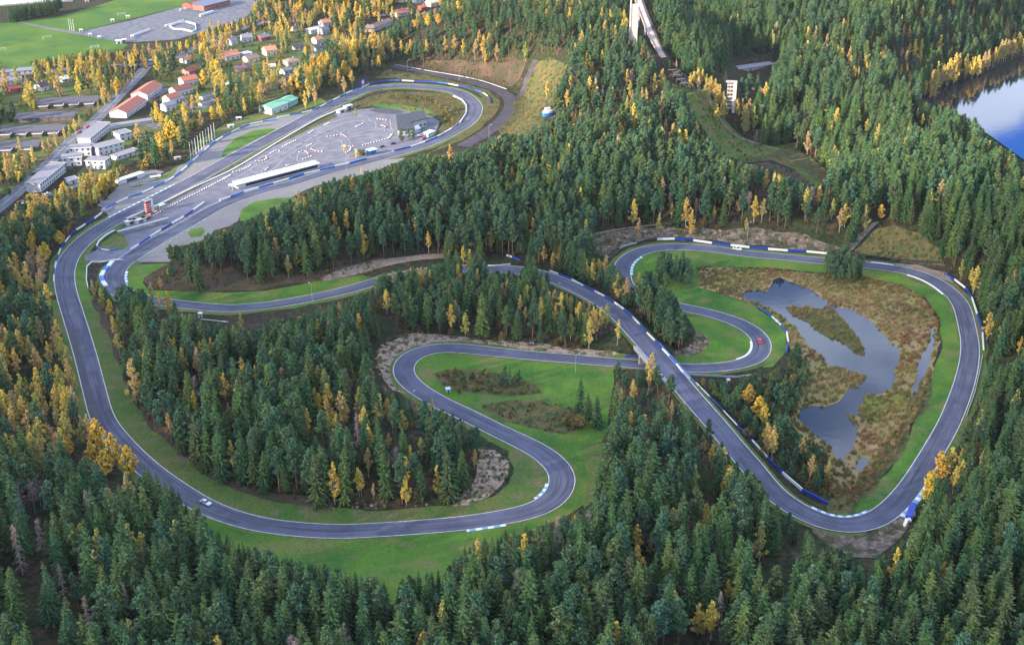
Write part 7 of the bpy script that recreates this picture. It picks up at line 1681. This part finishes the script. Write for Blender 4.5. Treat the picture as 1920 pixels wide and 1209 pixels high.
for kind in ('spruce', 'pine', 'birch', 'youngpine', 'bush', 'bare', 'dead', 'maple'):
    idx = np.where(kinds == kind)[0]
    if len(idx) == 0: continue
    order = idx[np.argsort(-big[idx])]; n = max(0, LIM[kind] - cnt.get(kind, 0))
    if len(order) + cnt.get(kind, 0) <= 310: n = len(order)
    for i in order[:n]:
        rn = REG[R_i[i]][3] if R_i[i] >= 0 else "in the far forest"
        plant(kind, P[i, 0], P[i, 1], Z[i], ht[i], f"{ADJ[kind]} {rn}", f"{PL[kind]} {rn}")
    rest = order[n:]
    rp, rh = np.c_[P[rest], Z[rest]], ht[rest]
    if kind == 'birch' and EX_REST: er = np.array(EX_REST); rp = np.vstack((rp, er[:, :3])); rh = np.r_[rh, er[:, 3]]
    if len(rp): gn_scatter({'spruce': 'spruce_forest', 'pine': 'pine_forest', 'birch': 'birch_wood', 'youngpine': 'young_pine_thicket', 'bush': 'undergrowth'}.get(kind, kind + "_wood"),
                             kind, rp, rh, f"mass of far {PL[kind]} filling the woods round the circuit", "forest" if kind != 'bush' else "undergrowth")
# low scrub and reeds as ground cover
def scatter_poly(poly, n, z=None):
    W = np.array([pix(*p)[:2] for p in poly]); lo, hi = W.min(0), W.max(0); Q = rng.uniform(lo, hi, (n * 3, 2)); Q = Q[inpoly(Q, W)][:n]; return np.c_[Q, H(Q[:, 0], Q[:, 1])]
S = [scatter_poly(p, n) for p, n in COVER]
S = np.vstack(S)
dd = np.array([((TR[:, :2] - q[:2]) ** 2).sum(1).min() for q in S]); S = S[dd > 9.5 ** 2]
S[:, 2] -= 0.25
gn_scatter("scrub", 'bush', S, rng.uniform(0.6, 1.9, len(S)), "knee high scrub and heather on banks, marsh edges and clearings", "scrub")

# reed tufts of the marsh, undergrowth between the trees
MARSH = [(1305,502),(1380,502),(1440,505),(1540,514),(1620,522),(1690,537),(1733,562),(1758,597),(1762,640),(1748,690),(1735,742),(1706,802),(1672,862),(1632,916),(1600,942),(1575,940),(1555,925),(1560,900),(1540,860),(1500,810),(1480,790),(1490,740),(1500,700),(1480,650),(1470,612),(1440,585),(1400,568),(1350,550),(1312,538)]
S = scatter_poly(MARSH, 5200); Sp = project(S)
wet = np.zeros(len(S), bool)
for pl_ in PONDS: wet |= inpoly(Sp, pl_)
isl = inpoly(Sp, ISLAND) | inpoly(Sp, REEDBED)
S = S[~wet | isl]; S[:, 2] += .05
gn_scatter("reeds", 'tuft', S, rng.uniform(0.5, 1.5, len(S)), "dry brown reeds and sedge tufts covering the marsh", "reeds")
U = P[(ht > 6)]; U = U[rng.random(len(U)) < .42] + rng.normal(0, 1.8, (1, 2)); U = U + rng.normal(0, 1.6, U.shape)
up_ = project(np.c_[U, H(U[:, 0], U[:, 1])]); dU = np.full(len(U), 1e9)
for s in range(0, len(U), 4000): dU[s:s + 4000] = ((U[s:s + 4000, None] - TR[None, ::2, :2]) ** 2).sum(-1).min(1)
U = U[(dU > 100) & ~is_open(up_) & ~is_open(up_ - (0, 7))]
gn_scatter("forest_undergrowth", 'bush', np.c_[U, H(U[:, 0], U[:, 1]) - .2], rng.uniform(1.0, 3.4, len(U)), "low bushes and saplings under the forest trees", "undergrowth")
# ---------------- the cloud whose shadow lies over the circuit; thin autumn haze ----------------
def cloud_mesh():
    g_ = np.random.default_rng(5); nu, nv = 72, 18; V = []; F = []
    for j in range(nv + 1):
        ph = -math.pi / 2 + math.pi * j / nv
        for i in range(nu):
            a = 2 * math.pi * i / nu
            r = 1 + 0.05 * math.sin(3 * a + 1) + 0.04 * math.sin(7 * a + 2) + 0.02 * math.sin(13 * a)
            x, y = math.cos(ph) * math.cos(a) * r, math.cos(ph) * math.sin(a) * r
            b = 0.25 * math.sin(9 * x + 2) * math.sin(8 * y) + 0.12 * math.sin(21 * x) * math.sin(19 * y + 1)
            V.append((x * 1000, y * 520, (math.sin(ph) + b * max(0, math.cos(ph) ** 0.5)) * 45))
    for j in range(nv):
        for i in range(nu): F.append((j * nu + i, j * nu + (i + 1) % nu, (j + 1) * nu + (i + 1) % nu, (j + 1) * nu + i))
    return V, F
cm_ = bpy.data.materials.new("cloud"); cm_.use_nodes = True; t = cm_.node_tree; t.nodes.clear()
out = N(t, "OutputMaterial"); tr = N(t, "BsdfTransparent"); df = N(t, "BsdfDiffuse"); tl = N(t, "BsdfTranslucent"); m1 = N(t, "MixShader"); m2 = N(t, "MixShader")
df.inputs[0].default_value = (0.9, 0.9, 0.92, 1); tl.inputs[0].default_value = (0.9, 0.9, 0.92, 1)
tcn = N(t, "TexCoord"); mpn = N(t, "Mapping"); mpn.inputs["Scale"].default_value = (1 / 1000, 1 / 520, 0)
ln = N(t, "VectorMath", operation='LENGTH'); nz = N(t, "TexNoise", Scale=0.006, Detail=4.0); ad = N(t, "Math", operation='MULTIPLY_ADD'); mr = N(t, "MapRange")
t.links.new(tcn.outputs["Object"], mpn.inputs[0]); t.links.new(mpn.outputs[0], ln.inputs[0]); t.links.new(tcn.outputs["Object"], nz.inputs["Vector"])
ad.inputs[1].default_value = 0.35; t.links.new(nz.outputs[0], ad.inputs[0]); t.links.new(ln.outputs["Value"], ad.inputs[2])
mr.inputs[1].default_value = 0.92; mr.inputs[2].default_value = 1.15; mr.inputs[3].default_value = 0.47; mr.inputs[4].default_value = 0.0
t.links.new(ad.outputs[0], mr.inputs[0])
m1.inputs[0].default_value = 0.5; t.links.new(df.outputs[0], m1.inputs[1]); t.links.new(tl.outputs[0], m1.inputs[2])
t.links.new(mr.outputs[0], m2.inputs[0]); t.links.new(tr.outputs[0], m2.inputs[1]); t.links.new(m1.outputs[0], m2.inputs[2]); t.links.new(m2.outputs[0], out.inputs[0])
V, F = cloud_mesh(); CZ = 650.0
co = mesh("cloud", V, F, cm_, smooth=True); k_ = CZ / math.tan(SUN_EL) 
co.location = (20 - 0.86 * k_, 285 - 0.51 * k_, CZ); tag(co, "soft cloud whose shadow lies over the circuit", "cloud", kind="stuff")
hz = MB(); hz.box(-2600, 2600, -300, 3200, -9.0, 420.0)
hm = bpy.data.materials.new("haze"); hm.use_nodes = True; t = hm.node_tree; t.nodes.clear()
out = N(t, "OutputMaterial"); pv = N(t, "VolumePrincipled"); pv.inputs["Density"].default_value = 0.000019; pv.inputs["Color"].default_value = (0.80, 0.86, 0.95, 1); pv.inputs["Anisotropy"].default_value = 0.2
t.links.new(pv.outputs[0], out.inputs["Volume"])
ho = hz.build("haze", hm); tag(ho, "thin pale haze in the air over the forest", "haze", kind="stuff")
